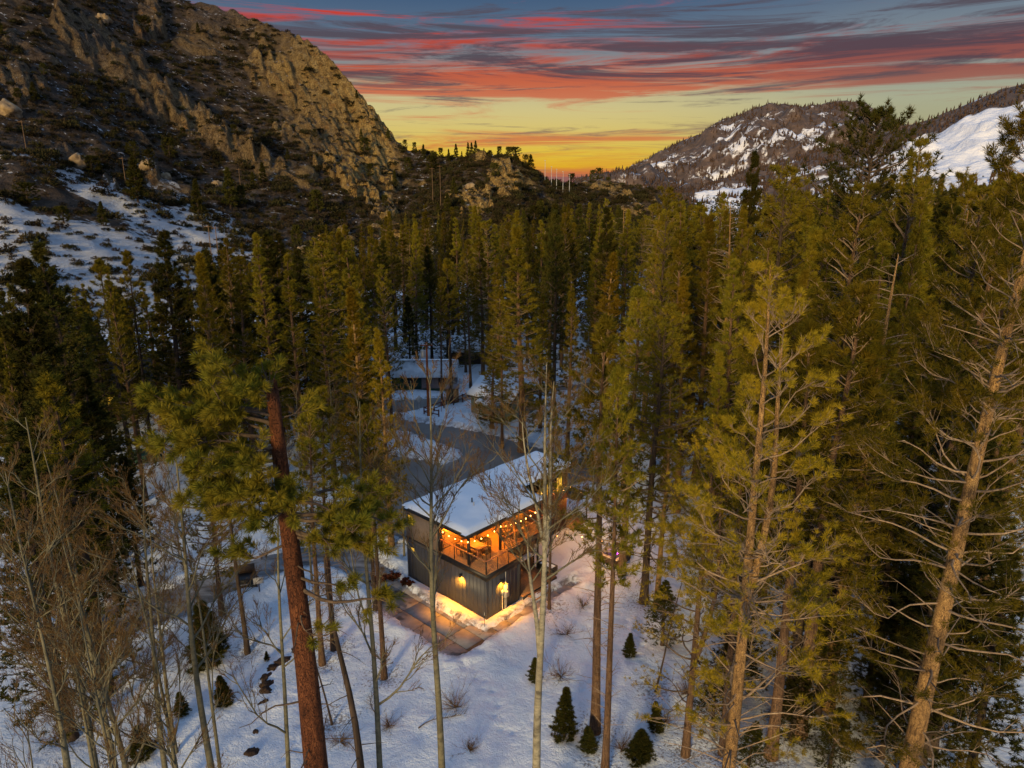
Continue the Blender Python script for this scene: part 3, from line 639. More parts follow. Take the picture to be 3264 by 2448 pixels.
DRIVE = [hw(*p) for p in [(-1.0, 6.9), (-1.15, 5.6), (-1.15, 2.6), (-.85, -.8), (3.9, -.85), (7.9, -1.0), (7.7, -1.7), (2.4, -1.62), (-1.45, -1.6),
                          (-2.85, -1.65), (-4.1, -1.42), (-4.3, -.8), (-4.35, 2.3), (-4.4, 4.1), (-3.9, 6.4), (-3.6, 7.6), (-2.2, 7.9)]]
LANE = [(-27.5, 38.0), (-22.0, 42.0), (-18.4, 46.8), (-14.6, 49.2), (-11.0, 46.4), (-9.3, 43.9), (-7.4, 45.6), (-9.6, 49.0), (-14.2, 53.0), (-19.6, 50.4), (-24.2, 46.0), (-30, 42.0)]
ASPH = [(-16, 86), (-12.7, 83.9), (-7.6, 81.9), (-3, 79.3), (.6, 76.4), (3.2, 74.2), (9, 70.5), (9, 66), (0.5, 60), (-4.2, 55), (-7.6, 52.6), (-11, 54), (-13.5, 60), (-17, 70), (-17, 80)]
ISLE = [(-22, 83), (-12, 79.2), (-8.3, 75.8), (-5.75, 73.5), (-5.5, 71.6), (-7.4, 69.3), (-10, 71.1), (-12.4, 72.0), (-22, 74)]
ROAD2 = [(-30, 94), (-14.1, 92.6), (-8.1, 94.7), (-6, 95.6), (4, 98.6), (14, 103), (14, 99), (4, 95), (-6, 92.3), (-11.2, 89.0), (-13.7, 86.6), (-30, 86)]

def clear_d(x, y):
    """distance to cleared ground, negative on it"""
    d = sdf(DRIVE, x, y)
    d = np.minimum(d, sdf(LANE, x, y))
    d = np.minimum(d, np.maximum(sdf(ASPH, x, y), -sdf(ISLE, x, y)))
    return np.minimum(d, sdf(ROAD2, x, y))

WELL = np.array([(t_[0], t_[1], 1.0 if t_[3][0] != 'A' else .6) for t_ in TREES if t_[1] < 60])
TRACK = []
_tr = random.Random(5)
for (p0, p1, n_) in [((5.0, 46.3), (7.0, 48.6), 9), ((4.4, 45.6), (8.6, 40.0), 14), ((8.6, 40.0), (3.4, 33.0), 18), ((-3.6, 37.2), (.6, 31.0), 14), ((-9.0, 40.5), (-12.2, 34.0), 14), ((-12.2, 34.0), (-10.8, 27.5), 12)]:
    for k_ in range(n_):
        s_ = k_ / n_; sd = (.16 if k_ % 2 else -.16); L_ = math.hypot(p1[0] - p0[0], p1[1] - p0[1]); nx_, ny_ = -(p1[1] - p0[1]) / L_, (p1[0] - p0[0]) / L_
        wv = .5 * math.sin(s_ * 5)
        TRACK.append((p0[0] + (p1[0] - p0[0]) * s_ + nx_ * (sd + wv) + _tr.uniform(-.05, .05), p0[1] + (p1[1] - p0[1]) * s_ + ny_ * (sd + wv) + _tr.uniform(-.05, .05)))
def wells(x, y):
    """hollows melted round the trunks and footprints"""
    o = np.zeros(x.shape)
    for (wx, wy, k_) in WELL:
        m_ = (np.abs(x - wx) < 2) & (np.abs(y - wy) < 2)
        if m_.any(): o[m_] = np.maximum(o[m_], .20 * k_ * np.exp(-((x[m_] - wx) ** 2 + (y[m_] - wy) ** 2) / .42))
    for (wx, wy) in TRACK:
        m_ = (np.abs(x - wx) < .6) & (np.abs(y - wy) < .6)
        if m_.any(): o[m_] = o[m_] + .15 * np.exp(-((x[m_] - wx) ** 2 + (y[m_] - wy) ** 2) / .022)
    return o
def litter(x, y):
    o = np.zeros(x.shape)
    for (wx, wy, k_) in WELL:
        if k_ < 1: continue
        m_ = (np.abs(x - wx) < 5) & (np.abs(y - wy) < 5)
        if m_.any(): o[m_] = np.maximum(o[m_], np.exp(-((x[m_] - wx) ** 2 + (y[m_] - wy) ** 2) / 3.2))
    return o
def gz(x, y):
    x = np.atleast_1d(np.asarray(x, float)); y = np.atleast_1d(np.asarray(y, float))
    near = (np.abs(x) < 60) & (y > 10) & (y < 125)
    d = np.full(x.shape, 50.0)
    if near.any():
        d[near] = clear_d(x[near], y[near])
    a, b = to_house(x, y)
    dh = np.maximum(np.maximum(-a, a - 14.2), np.maximum(-b, b - 8.3))      # distance from the house block
    jit = .16 * fbm(x * 1.3, y * 1.3, 3, 5)
    snow = .26 + .20 * fbm(x * .12, y * .12, 3, 1) * sstep(1.5, 6, dh) + .05 * fbm(x * .8, y * .8, 4, 2) * sstep(.3, 1.5, dh)
    snow = snow + .20 * np.exp(-((d - .7) / .55) ** 2) * (.6 + .7 * vnoise(x * 1.1, y * 1.1, 8))   # ploughed ridge
    snow = snow + .045 * vnoise(x * 3.1, y * 3.1, 9) * sstep(2.5, 0, d)
    snow = np.where(dh < 1.6, snow * (.35 + .65 * sstep(-.1, .8, dh)), snow)
    snow = snow - wells(x, y) * sstep(-.2, .4, d)
    c = sstep(.10, -.14, d + jit)
    return snow * (1 - c) - .08 * c

def gz1(x, y):
    return float(gz(x, y)[0])

def axis(lo, hi, f0, f1, fine, mid, m0, m1):
    a = [f0]
    while a[-1] < f1: a.append(a[-1] + fine)
    v = a[-1]
    while v < m1: v += mid; a.append(v)
    st = mid
    while v < hi: st *= 1.22; v += st; a.append(v)
    b = []; v = f0
    while v > m0: v -= mid; b.append(v)
    st = mid
    while v > lo: st *= 1.22; v -= st; b.append(v)
    return np.array(b[::-1] + a)
gx = axis(-4500, 4500, -15, 12, .19, .5, -48, 45)
gy = axis(-400, 6000, 27, 56, .19, .5, 18, 112)
GX, GY = np.meshgrid(gx, gy)
fx, fy = GX.ravel(), GY.ravel()
fz = gz(fx, fy)
far = sstep(120, 260, np.hypot(fx, fy))
fz = fz * (1 - far) - far * np.minimum(np.hypot(fx, fy) * .004, 6.0)
nx, ny = len(gx), len(gy)
ii = (np.arange(ny - 1)[:, None] * nx + np.arange(nx - 1)[None, :]).ravel()
gq = np.stack([ii, ii + 1, ii + nx + 1, ii + nx], -1)
nearm = (np.abs(fx) < 60) & (fy > 10) & (fy < 125)
dd = np.full(fx.shape, 9.0); dd[nearm] = clear_d(fx[nearm], fy[nearm])
dirt = np.exp(-(dd / .35) ** 2)
lit_ = litter(fx, fy)
lit_ = np.maximum(lit_, .35 * sstep(62, 80, fy) * (fy < 260))

def snow_mat():
    m, t, p, o = mat_new('snow')
    co = t.node('ShaderNodeTexCoord').outputs['Object']
    at = t.node('ShaderNodeAttribute', attribute_name='dirt').outputs['Fac']
    n1 = t.noise(co, .22, 4, .6); n2 = t.noise(co, 2.6, 5, .6); n3 = t.noise(co, 11, 4, .65); n4 = t.noise(co, 1.3, 6, .7, .8)
    col = t.ramp(n1, [(.3, (.66, .73, .81)), (.7, (.75, .80, .86))])
    la = t.node('ShaderNodeAttribute', attribute_name='litter').outputs['Fac']
    nl = t.noise(co, 6.5, 5, .75)
    lit = t.maprange(t.math('ADD', nl, t.math('MULTIPLY', la, .20)), .66, .74)
    col = t.mix(t.math('MULTIPLY', lit, .75), col, (.13, .085, .055, 1))
    edge = t.math('MULTIPLY', at, t.maprange(n4, .40, .62))
    col = t.mix(t.math('MULTIPLY', edge, .9), col, (.060, .034, .026, 1))
    t.l.new(col, p.inputs['Base Color'])
    p.inputs['Roughness'].default_value = .65
    p.inputs['Specular IOR Level'].default_value = .2
    h = t.math('ADD', t.math('MULTIPLY', n2, .8), t.math('MULTIPLY', n3, .35))
    h = t.math('ADD', h, t.math('MULTIPLY', n4, .9))
    bump(t, p, h, .8, .16)
    return m
M['snow'] = snow_mat()
g = link('ground', to_mesh('ground', np.c_[fx, fy, fz], None, gq, True, M['snow'], {'dirt': dirt, 'litter': lit_}))
tag(g, 'snow covered ground around the house and under the forest', kind='structure')

# cleared surfaces: asphalt and concrete lie on the low ground
def sheet(name, poly, z, mat, label):
    mb = MB(); poly = np.array(poly)
    bm = bpy.data.meshes.new(name)
    import bmesh
    b = bmesh.new()
    vs_ = [b.verts.new((x, y, z)) for x, y in poly]
    f = b.faces.new(vs_)
    bmesh.ops.triangulate(b, faces=[f])
    bmesh.ops.recalc_face_normals(b, faces=b.faces)
    for f in b.faces:
        if f.normal.z < 0: f.normal_flip()
    b.to_mesh(bm); b.free(); bm.materials.append(mat)
    o = link(name, bm); tag(o, label, kind='structure'); return o
def asphalt():
    m, t, p, o = mat_new('asphalt')
    co = t.node('ShaderNodeTexCoord').outputs['Object']
    n1 = t.noise(co, .35, 5, .6, .4); n2 = t.noise(co, 9, 4); n3 = t.noise(t.mapping(co, (.25, 1.2, 1), rot=(0, 0, .5)), .8, 5, .6, .5)
    col = t.ramp(n1, [(.3, (.13, .12, .112)), (.55, (.19, .175, .16)), (.75, (.25, .23, .21))])
    col = t.mix(t.math('MULTIPLY', t.maprange(n3, .60, .70), .5), col, (.24, .24, .25, 1))
    t.l.new(col, p.inputs['Base Color'])
    t.l.new(t.ramp(n1, [(.35, .55), (.6, .9)]), p.inputs['Roughness'])
    bump(t, p, n2, .2, .02)
    return m
M['asphalt'] = asphalt()
sheet('parking_road', ASPH, 0.0, M['asphalt'], 'dark asphalt curving behind the house between snow banks')
sheet('village_road', ROAD2, 0.004, M['asphalt'], 'asphalt road in front of the metal roofed cabin')
M['lane'] = simple('packed_lane', (.30, .30, .31), (.085, .08, .078), .7, .8, .3, stretch=(.5, 1.6, 1), lo=.35, hi=.62)
sheet('lane', LANE, 0.002, M['lane'], 'packed snowy lane with dark tyre tracks left of the driveway')

def concrete():
    m, t, p, o = mat_new('concrete')
    co = t.node('ShaderNodeTexCoord').outputs['Object']
    oi = t.node('ShaderNodeObjectInfo')
    n1 = t.noise(co, .45, 5, .62, .7); n2 = t.noise(co, 14, 4); n3 = t.noise(co, 2.0, 4)
    col = t.ramp(n3, [(.3, (.225, .20, .185)), (.7, (.315, .285, .265))])
    wet = t.maprange(n1, .56, .62)
    col = t.mix(t.math('MULTIPLY', wet, .85), col, (.062, .055, .055, 1))
    t.l.new(col, p.inputs['Base Color'])
    t.l.new(t.math('SUBTRACT', .85, t.math('MULTIPLY', wet, .55)), p.inputs['Roughness'])
    bump(t, p, n2, .15, .01)
    return m
M['concrete'] = concrete()
M['joint'] = simple('wet_joint', (.05, .042, .04), (.03, .026, .025), 5, .5, 0)
sheet('driveway', [hw(*p) for p in [(.3, 8.2), (.3, -.3), (8.2, -.3), (8.2, -2.2), (-4.8, -2.2), (-4.9, 8.6)]], -.012, M['joint'], 'concrete driveway and walk beside the house corner')
dw = bpy.data.objects['driveway']
for i, (a0, a1) in enumerate([(-4.8, -3.05), (-3.0, -1.62)]):
    for j, (b0, b1) in enumerate([(-1.55, .55), (.6, 2.75), (2.8, 5.0), (5.05, 8.4)]):
        if i == 1 and j == 0: b0 = -1.2
        MB().prism([hw(a0, b0), hw(a1, b0), hw(a1, b1), hw(a0, b1)], -.05, .012 + .004 * ((i + j) % 3)).build('concrete_slab', M['concrete'], dw)
for j, (b0, b1) in enumerate([(.6, 2.75), (2.8, 5.0), (5.05, 8.4)]):
    MB().prism([hw(-1.57, b0), hw(.2, b0), hw(.2, b1), hw(-1.57, b1)], -.05, .013 + .003 * (j % 2)).build('concrete_slab', M['concrete'], dw)
for i in range(8):
    a0 = -1.57 + i * 1.25
    MB().prism([hw(a0, -2.1), hw(a0 + 1.21, -2.1), hw(a0 + 1.21, .52 if i == 0 else -.35), hw(a0, .52 if i == 0 else -.35)], -.05, .012 + .003 * (i % 2)).build('concrete_slab', M['concrete'], dw)

# ------------------------------------------------------------------ hillside on the left and far mountain
SKYL = np.array([(-46, 21), (-34.7, 19.78), (-31.71, 18.57), (-28.58, 16.23), (-25.14, 13.25), (-22.53, 11.92), (-19.11, 11.08), (-16.12, 10.25), (-13.67, 9.04), (-12.13, 7.57), (-10.57, 5.72), (-9.3, 3.8), (-8.31, 2.75), (-7.27, 2.35), (-5.18, 2.0), (-3.05, 2.25), (-0.92, 2.2), (0.5, 1.85), (1.93, 0.85), (3.01, 0.3), (5.15, 0.22), (6.57, 0.4), (7.99, 0.1), (11.15, -.35), (15, -2)])
CRR = np.array([(-46, 620), (-34, 560), (-25, 540), (-19, 520), (-14, 480), (-10.5, 440), (-8.3, 420), (-5, 400), (0.5, 380), (3, 400), (7, 430), (15, 460)])
BASE = np.array([(-46, 135), (-34, 140), (-28, 150), (-20, 175), (-12, 200), (-5, 215), (3, 240), (10, 260), (15, 280)])
PEX = np.array([(-46, 1.5), (-30, 1.5), (-22, 1.55), (-17, 1.8), (-13, 2.5), (-10, 2.6), (-8, 1.6), (-5, 1.25), (0, 1.5), (3, 1.0), (15, 1)])
# outcrops: azimuth, position up the slope, half widths, rise in metres, tilt
OUT = [(-27.5, .70, 2.2, .055, 9, -.014), (-25.2, .66, 2.0, .05, 10, -.014), (-22.8, .62, 2.0, .05, 11, -.016), (-20.6, .58, 1.9, .045, 10, -.016), (-18.7, .555, 1.4, .04, 8, -.014),
       (-24.9, .87, 1.4, .05, 11, .02), (-29.6, .70, .8, .035, 7, 0), (-13.6, .62, 1.4, .05, 8, -.01), (-12.0, .60, 1.5, .06, 9, -.01), (-10.4, .52, 1.3, .05, 7, -.01), (-15.9, .70, 1.2, .06, 8, 0), (-17.0, .86, 1.6, .06, 9, .01),
       (-9.5, .66, .9, .06, 6, 0), (-3.6, .62, 1.6, .10, 5, 0), (-.6, .78, 1.5, .12, 6, 0), (-31, .40, .7, .03, 4, 0), (-26.2, .42, .6, .02, 4, 0), (-28.7, .36, .5, .02, 3, 0), (-33, .52, 1.2, .04, 6, 0), (-14.5, .30, .7, .03, 3, 0), (-20, .40, .8, .03, 4, 0)]
def crag(x, y, s):
    v_ = 2.6 * vnoise(x, y, s) + .35 * vnoise(x * 3, y * 3, s + 9)
    f_ = np.floor(v_); return (f_ + sstep(.30, .70, v_ - f_)) / 2.6
def hill(az, r):
    """height and rock mask of the left hillside, az in degrees"""
    el = np.interp(az, SKYL[:, 0], SKYL[:, 1]); r1 = np.interp(az, CRR[:, 0], CRR[:, 1])
    r0 = np.interp(az, BASE[:, 0], BASE[:, 1]); px = np.interp(az, PEX[:, 0], PEX[:, 1])
    zc = 28 + r1 * np.tan(np.radians(el))
    t = (r - r0) / (r1 - r0)
    tc_ = np.clip(t, 0, 1)
    prof = .30 * tc_ ** 1.15 + .70 * tc_ ** (px + .7)
    z = zc * prof - 3.0 + 3.0 * sstep(-.05, .08, t)
    z = np.where(t > 1, zc - (r - r1) * .22, z)
    x = r * np.sin(np.radians(az)); y = r * np.cos(np.radians(az))
    amp = sstep(.02, .35, t)
    z = z + amp * (3.2 * fbm(x / 60, y / 60, 4, 21) * np.where(t > .9, 1 - sstep(.9, 1.05, t) * .6, 1) + .9 * fbm(x / 9, y / 9, 3, 31) * (1 - sstep(.95, 1.1, t) * .5))
    rock = np.zeros_like(z)
    wz = .5 * fbm(az * .9, t * 9, 3, 41)
    for (ca, ct, wa, wt, rise, tilt) in OUT:
        q = ((az - ca) / wa) ** 2 + ((t - ct - tilt * (az - ca)) / wt) ** 2
        q = q + wz * 2.2 + .55 * crag(az * 2.3, t * 26, 45)
        m_ = sstep(1.15, .45, q)
        z = z + m_ * rise * .42 * (.78 + .30 * fbm(az * .9, t * 14, 3, 51))
        rock = np.maximum(rock, m_)
    # the big cliff under the crest at its right end
    cl = sstep(-18.5, -14.5, az) * sstep(-7.8, -9.4, az) * sstep(.60, .74, t + .04 * wz) * sstep(1.12, 1.02, t)
    z = z + cl * (.35 * ridged(az * 1.2, t * 5, 3, 61) + 1.6 * crag(az * .9 + t * 3, t * 9, 68) + .9 * crag(az * 2.4, t * 15, 69))
    rock = np.maximum(rock, cl)
    z = z + rock * (1.3 * crag(az * 1.3 + t * 6, t * 20, 75) + 1.1 * crag(az * 3.2 + t * 14, t * 46, 76) + .7 * crag(az * 7 + t * 30, t * 95, 77))
    # scattered small rock ribs
    sc = sstep(.62, .85, fbm(x / 26, y / 26, 3, 81)) * sstep(.12, .3, t)
    z = z + sc * 1.8 * (1 + vnoise(x / 5, y / 5, 83)); rock = np.maximum(rock, sc * .8)
    return z, rock, t
def hill_xy(az, r):
    z, rk, t = hill(np.array([az], float), np.array([r], float))
    return r * math.sin(R(az)), r * math.cos(R(az)), float(z[0])

azs = np.arange(-40, 13.5, .085)
ts = np.concatenate([np.linspace(-.08, 1.03, 270), np.linspace(1.06, 1.6, 12)])
AZ, TT = np.meshgrid(azs, ts)
r0 = np.interp(AZ, BASE[:, 0], BASE[:, 1]); r1 = np.interp(AZ, CRR[:, 0], CRR[:, 1])
RR = r0 + TT * (r1 - r0)
HZ, RK, _t = hill(AZ.ravel(), RR.ravel())
HX = (RR * np.sin(np.radians(AZ))).ravel(); HY = (RR * np.cos(np.radians(AZ))).ravel()
HZ = np.where(TT.ravel() < -.02, HZ - 2.5, HZ)
# snow lies on the lower apron and thins out uphill
el_ = np.degrees(np.arctan2(HZ - 28, RR.ravel()))
A_, T_ = AZ.ravel(), TT.ravel()
sn = sstep(.46, .12, T_ + .10 * fbm(HX / 22, HY / 22, 3, 91)) * sstep(-16, -23, A_ + 2.5 * fbm(HX / 40, HY / 40, 3, 92))
sn = np.maximum(sn, .60 * sstep(-2.0, .6, A_) * sstep(.62, .30, T_) * sstep(10, 5, A_))
sn = np.maximum(sn, .42 * sstep(-9.0, -7.0, A_) * sstep(-4.5, -6.0, A_))
sn = np.maximum(sn, .385)
nx, ny = len(azs), len(ts)
ii = (np.arange(ny - 1)[:, None] * nx + np.arange(nx - 1)[None, :]).ravel()
hq = np.stack([ii, ii + 1, ii + nx + 1, ii + nx], -1)
def hill_mat():
    m, t, p, o = mat_new('hillside_soil_rock')
    co = t.node('ShaderNodeTexCoord').outputs['Object']
    rk = t.node('ShaderNodeAttribute', attribute_name='rock').outputs['Fac']
    sn_ = t.node('ShaderNodeAttribute', attribute_name='snow').outputs['Fac']
    geo = t.node('ShaderNodeNewGeometry')
    sepn = t.node('ShaderNodeSeparateXYZ'); t.l.new(geo.outputs['Normal'], sepn.inputs[0])
    nb = t.noise(co, .035, 5, .6); nm = t.noise(co, .16, 6, .65); nf = t.noise(co, .8, 5, .7); nv = t.noise(t.mapping(co, (1, 1, .18)), .32, 6, .7, .5)
    soil = t.ramp(nm, [(.30, (.045, .034, .025)), (.5, (.105, .077, .056)), (.7, (.18, .13, .095))])
    soil = t.mix(t.maprange(nf, .5, .68), soil, (.036, .032, .022, 1))
    rock = t.ramp(nv, [(.30, (.03, .022, .015)), (.42, (.15, .098, .052)), (.55, (.28, .195, .10)), (.72, (.42, .31, .18))])
    rock = t.mix(t.maprange(nb, .42, .62), rock, t.ramp(nv, [(.32, (.03, .022, .018)), (.5, (.17, .12, .085)), (.72, (.33, .25, .19))]))
    wm = t.node('ShaderNodeAttribute', attribute_name='warm_light').outputs['Fac']
    rock = t.mix(t.math('MULTIPLY', wm, .92), rock, t.ramp(nv, [(.28, (.06, .036, .016)), (.40, (.42, .25, .075)), (.54, (.70, .45, .14)), (.72, (.78, .56, .23))]))  # brighter gold toward the right end stands in for light on the cliffs
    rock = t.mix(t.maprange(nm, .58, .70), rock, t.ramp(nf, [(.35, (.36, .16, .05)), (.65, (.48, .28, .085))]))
    vc = t.node('ShaderNodeTexVoronoi', feature='DISTANCE_TO_EDGE'); t.l.new(t.mapping(co, (.22, .22, .085), rot=(.25, 0, .3)), vc.inputs['Vector'])
    vd = t.node('ShaderNodeTexVoronoi', feature='DISTANCE_TO_EDGE'); t.l.new(t.mapping(co, (.6, .6, .3), rot=(.2, .1, .7)), vd.inputs['Vector'])
    crk = t.math('MULTIPLY', t.maprange(vc.outputs['Distance'], .0, .09, .30, 1), t.maprange(vd.outputs['Distance'], .0, .08, .6, 1))
    cm = t.node('ShaderNodeCombineColor'); [t.l.new(crk, cm.inputs[k]) for k in range(3)]
    rock = t.mix(1.0, rock, cm.outputs[0], 'MULTIPLY')
    steep = t.maprange(sepn.outputs[2], .80, .60)
    rfac = t.math('MAXIMUM', t.math('MULTIPLY', rk, t.maprange(sepn.outputs[2], .97, .80)), t.math('MULTIPLY', steep, .8))
    rfac = t.math('MULTIPLY', rfac, t.maprange(nf, .26, .46), clamp=True)
    col = t.mix(rfac, soil, rock)
    ns = t.noise(t.mapping(co, (.55, 1.5, 1)), .23, 6, .62, .5)
    ns2 = t.noise(co, .75, 3, .6)
    sf = t.math('ADD', t.math('MULTIPLY', sn_, .62), t.math('MULTIPLY', t.math('ADD', t.math('MULTIPLY', ns, .55), t.math('MULTIPLY', ns2, .45)), .62))
    sfac = t.maprange(sf, .595, .625)
    sfac = t.math('MULTIPLY', sfac, t.math('SUBTRACT', 1.0, rfac, clamp=True))
    sfac = t.math('MULTIPLY', sfac, t.maprange(sepn.outputs[2], .62, .78))
    col = t.mix(sfac, col, (.78, .80, .84, 1))
    t.l.new(col, p.inputs['Base Color'])
    p.inputs['Roughness'].default_value = .9
    p.inputs['Specular IOR Level'].default_value = .1
    bump(t, p, t.math('ADD', t.math('ADD', nv, t.math('MULTIPLY', nf, .7)), t.math('MULTIPLY', crk, .8)), 1.0, 2.0)
    return m
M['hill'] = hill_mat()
h = link('hillside', to_mesh('hillside', np.c_[HX, HY, HZ], None, hq, False, M['hill'], {'rock': RK, 'snow': sn, 'warm_light': sstep(-24, -11, A_ + 3 * fbm(HX / 50, HY / 50, 2, 95))}))
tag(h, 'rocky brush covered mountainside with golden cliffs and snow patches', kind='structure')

SKYR = np.array([(3, -.6), (5.16, -.02), (7.63, 0.4), (10.36, 1.81), (13.01, 3.11), (15.56, 4.51), (17.43, 5.25), (18.66, 5.52), (21.44, 5.36), (23.79, 5.57), (24.95, 5.52), (25.87, 4.95), (27.35, 4.1), (28.18, 3.9), (32, 3.0), (46, 2)])
SKYR2 = np.array([(8, -.9), (13, -.5), (17, .7), (21, 1.9), (25, 3.2), (28.18, 4.21), (29.96, 4.77), (31.87, 5.63), (33.78, 6.18), (36.69, 7.48), (46, 10)])
def ridge(sky, rc, rb, rough, seed):
    az = np.arange(sky[0, 0], 44, .09); t = np.concatenate([np.linspace(-.05, 1.02, 130), np.linspace(1.05, 1.4, 6)])
    A, T = np.meshgrid(az, t)
    el = np.interp(A, sky[:, 0], sky[:, 1])
    Rr = rb + T * (rc - rb)
    zc = 28 + rc * np.tan(np.radians(el))
    tc_ = np.clip(T, 0, 1)
    Z = np.where(T > 1, zc - (Rr - rc) * .3, -8 + (zc + 8) * (tc_ ** 1.25))
    X = Rr * np.sin(np.radians(A)); Y = Rr * np.cos(np.radians(A))
    Z = Z + rough * sstep(.05, .4, T) * (fbm(X / 160, Y / 160, 5, seed) * (1 - .75 * sstep(.8, 1, T)) + .35 * ridged(X / 45, Y / 45, 3, seed + 5) * (1 - .5 * sstep(.85, 1, T)))
    n, k = len(az), len(t)
    i2 = (np.arange(k - 1)[:, None] * n + np.arange(n - 1)[None, :]).ravel()
    return X.ravel(), Y.ravel(), Z.ravel(), np.stack([i2, i2 + 1, i2 + n + 1, i2 + n], -1), A.ravel(), T.ravel()
def mount_mat(name, lo, hi):
    m, t, p, o = mat_new(name)
    co = t.node('ShaderNodeTexCoord').outputs['Object']
    sn_ = t.node('ShaderNodeAttribute', attribute_name='snow').outputs['Fac']
    n1 = t.noise(t.mapping(co, (1, 1, .6)), .022, 7, .7, .4); n2 = t.noise(co, .006, 5, .6); n3 = t.noise(co, .07, 5, .7)
    col = t.ramp(n3, [(.3, (.045, .032, .027)), (.55, (.105, .068, .052)), (.75, (.20, .13, .09))])
    sf = t.math('ADD', sn_, t.math('ADD', t.math('MULTIPLY', n1, .75), t.math('MULTIPLY', n3, .25)))
    col = t.mix(t.maprange(sf, lo, hi), col, (.80, .80, .83, 1))
    t.l.new(col, p.inputs['Base Color']); p.inputs['Roughness'].default_value = .9
    bump(t, p, n3, .8, 5)
    return m
X, Y, Z, Q, A, T = ridge(SKYR, 1700, 800, 26, 101)
s1 = .03 * fbm(X / 120, Y / 120, 3, 7) + .05 * sstep(.2, .6, T) * sstep(1.0, .7, T) - .10 * sstep(9, 5, A)
m1 = link('mountain', to_mesh('mountain', np.c_[X, Y, Z], None, Q, False, mount_mat('mountain_rock', .55, .62), {'snow': s1}))
tag(m1, 'far forested mountain speckled with snow under the sunset', kind='structure')
FM1 = (X, Y, Z, A, T, s1)
X, Y, Z, Q, A, T = ridge(SKYR2, 1150, 480, 12, 131)
s2 = .06 * fbm(X / 28, Y / 28, 4, 17) + .20 * sstep(.92, .80, T + .02 * fbm(X / 30, Y / 30, 3, 3)) * sstep(.30, .50, T) * sstep(27.0, 28.6, A) + .24 * sstep(.95, .6, T) * sstep(13, 14.5, A) * sstep(20, 17, A) + .12 * sstep(19, 21, A) * sstep(.9, .7, T) - .05
m2 = link('mountain_spur', to_mesh('mountain_spur', np.c_[X, Y, Z], None, Q, False, mount_mat('spur_rock', .52, .60), {'snow': s2}))
tag(m2, 'snow slope with tree strips in front of the far mountain', kind='structure')
FM2 = (X, Y, Z, A, T, s2)
# ------------------------------------------------------------------ trees
def taper(H, r0, n=14, sway=.25, seed=0, top=.02, x0=0, y0=0, flare=1.35):
    r = np.random.default_rng(seed)
    s = np.linspace(0, 1, n)
    ph = r.uniform(0, 6, 4)
    x = x0 + sway * (np.sin(s * 3.1 + ph[0]) - math.sin(ph[0])) * s + .25 * sway * np.sin(s * 11 + ph[1]) * s
    y = y0 + sway * (np.sin(s * 2.7 + ph[2]) - math.sin(ph[2])) * s + .25 * sway * np.sin(s * 9 + ph[3]) * s
    rad = r0 * (1 - s) ** .85 + top
    rad[0] *= flare; rad[1] *= 1 + (flare - 1) * .25
    return np.c_[x, y, s * H], rad

def along(path, z):
    return np.stack([np.interp(z, path[:, 2], path[:, 0]), np.interp(z, path[:, 2], path[:, 1]), z], -1)

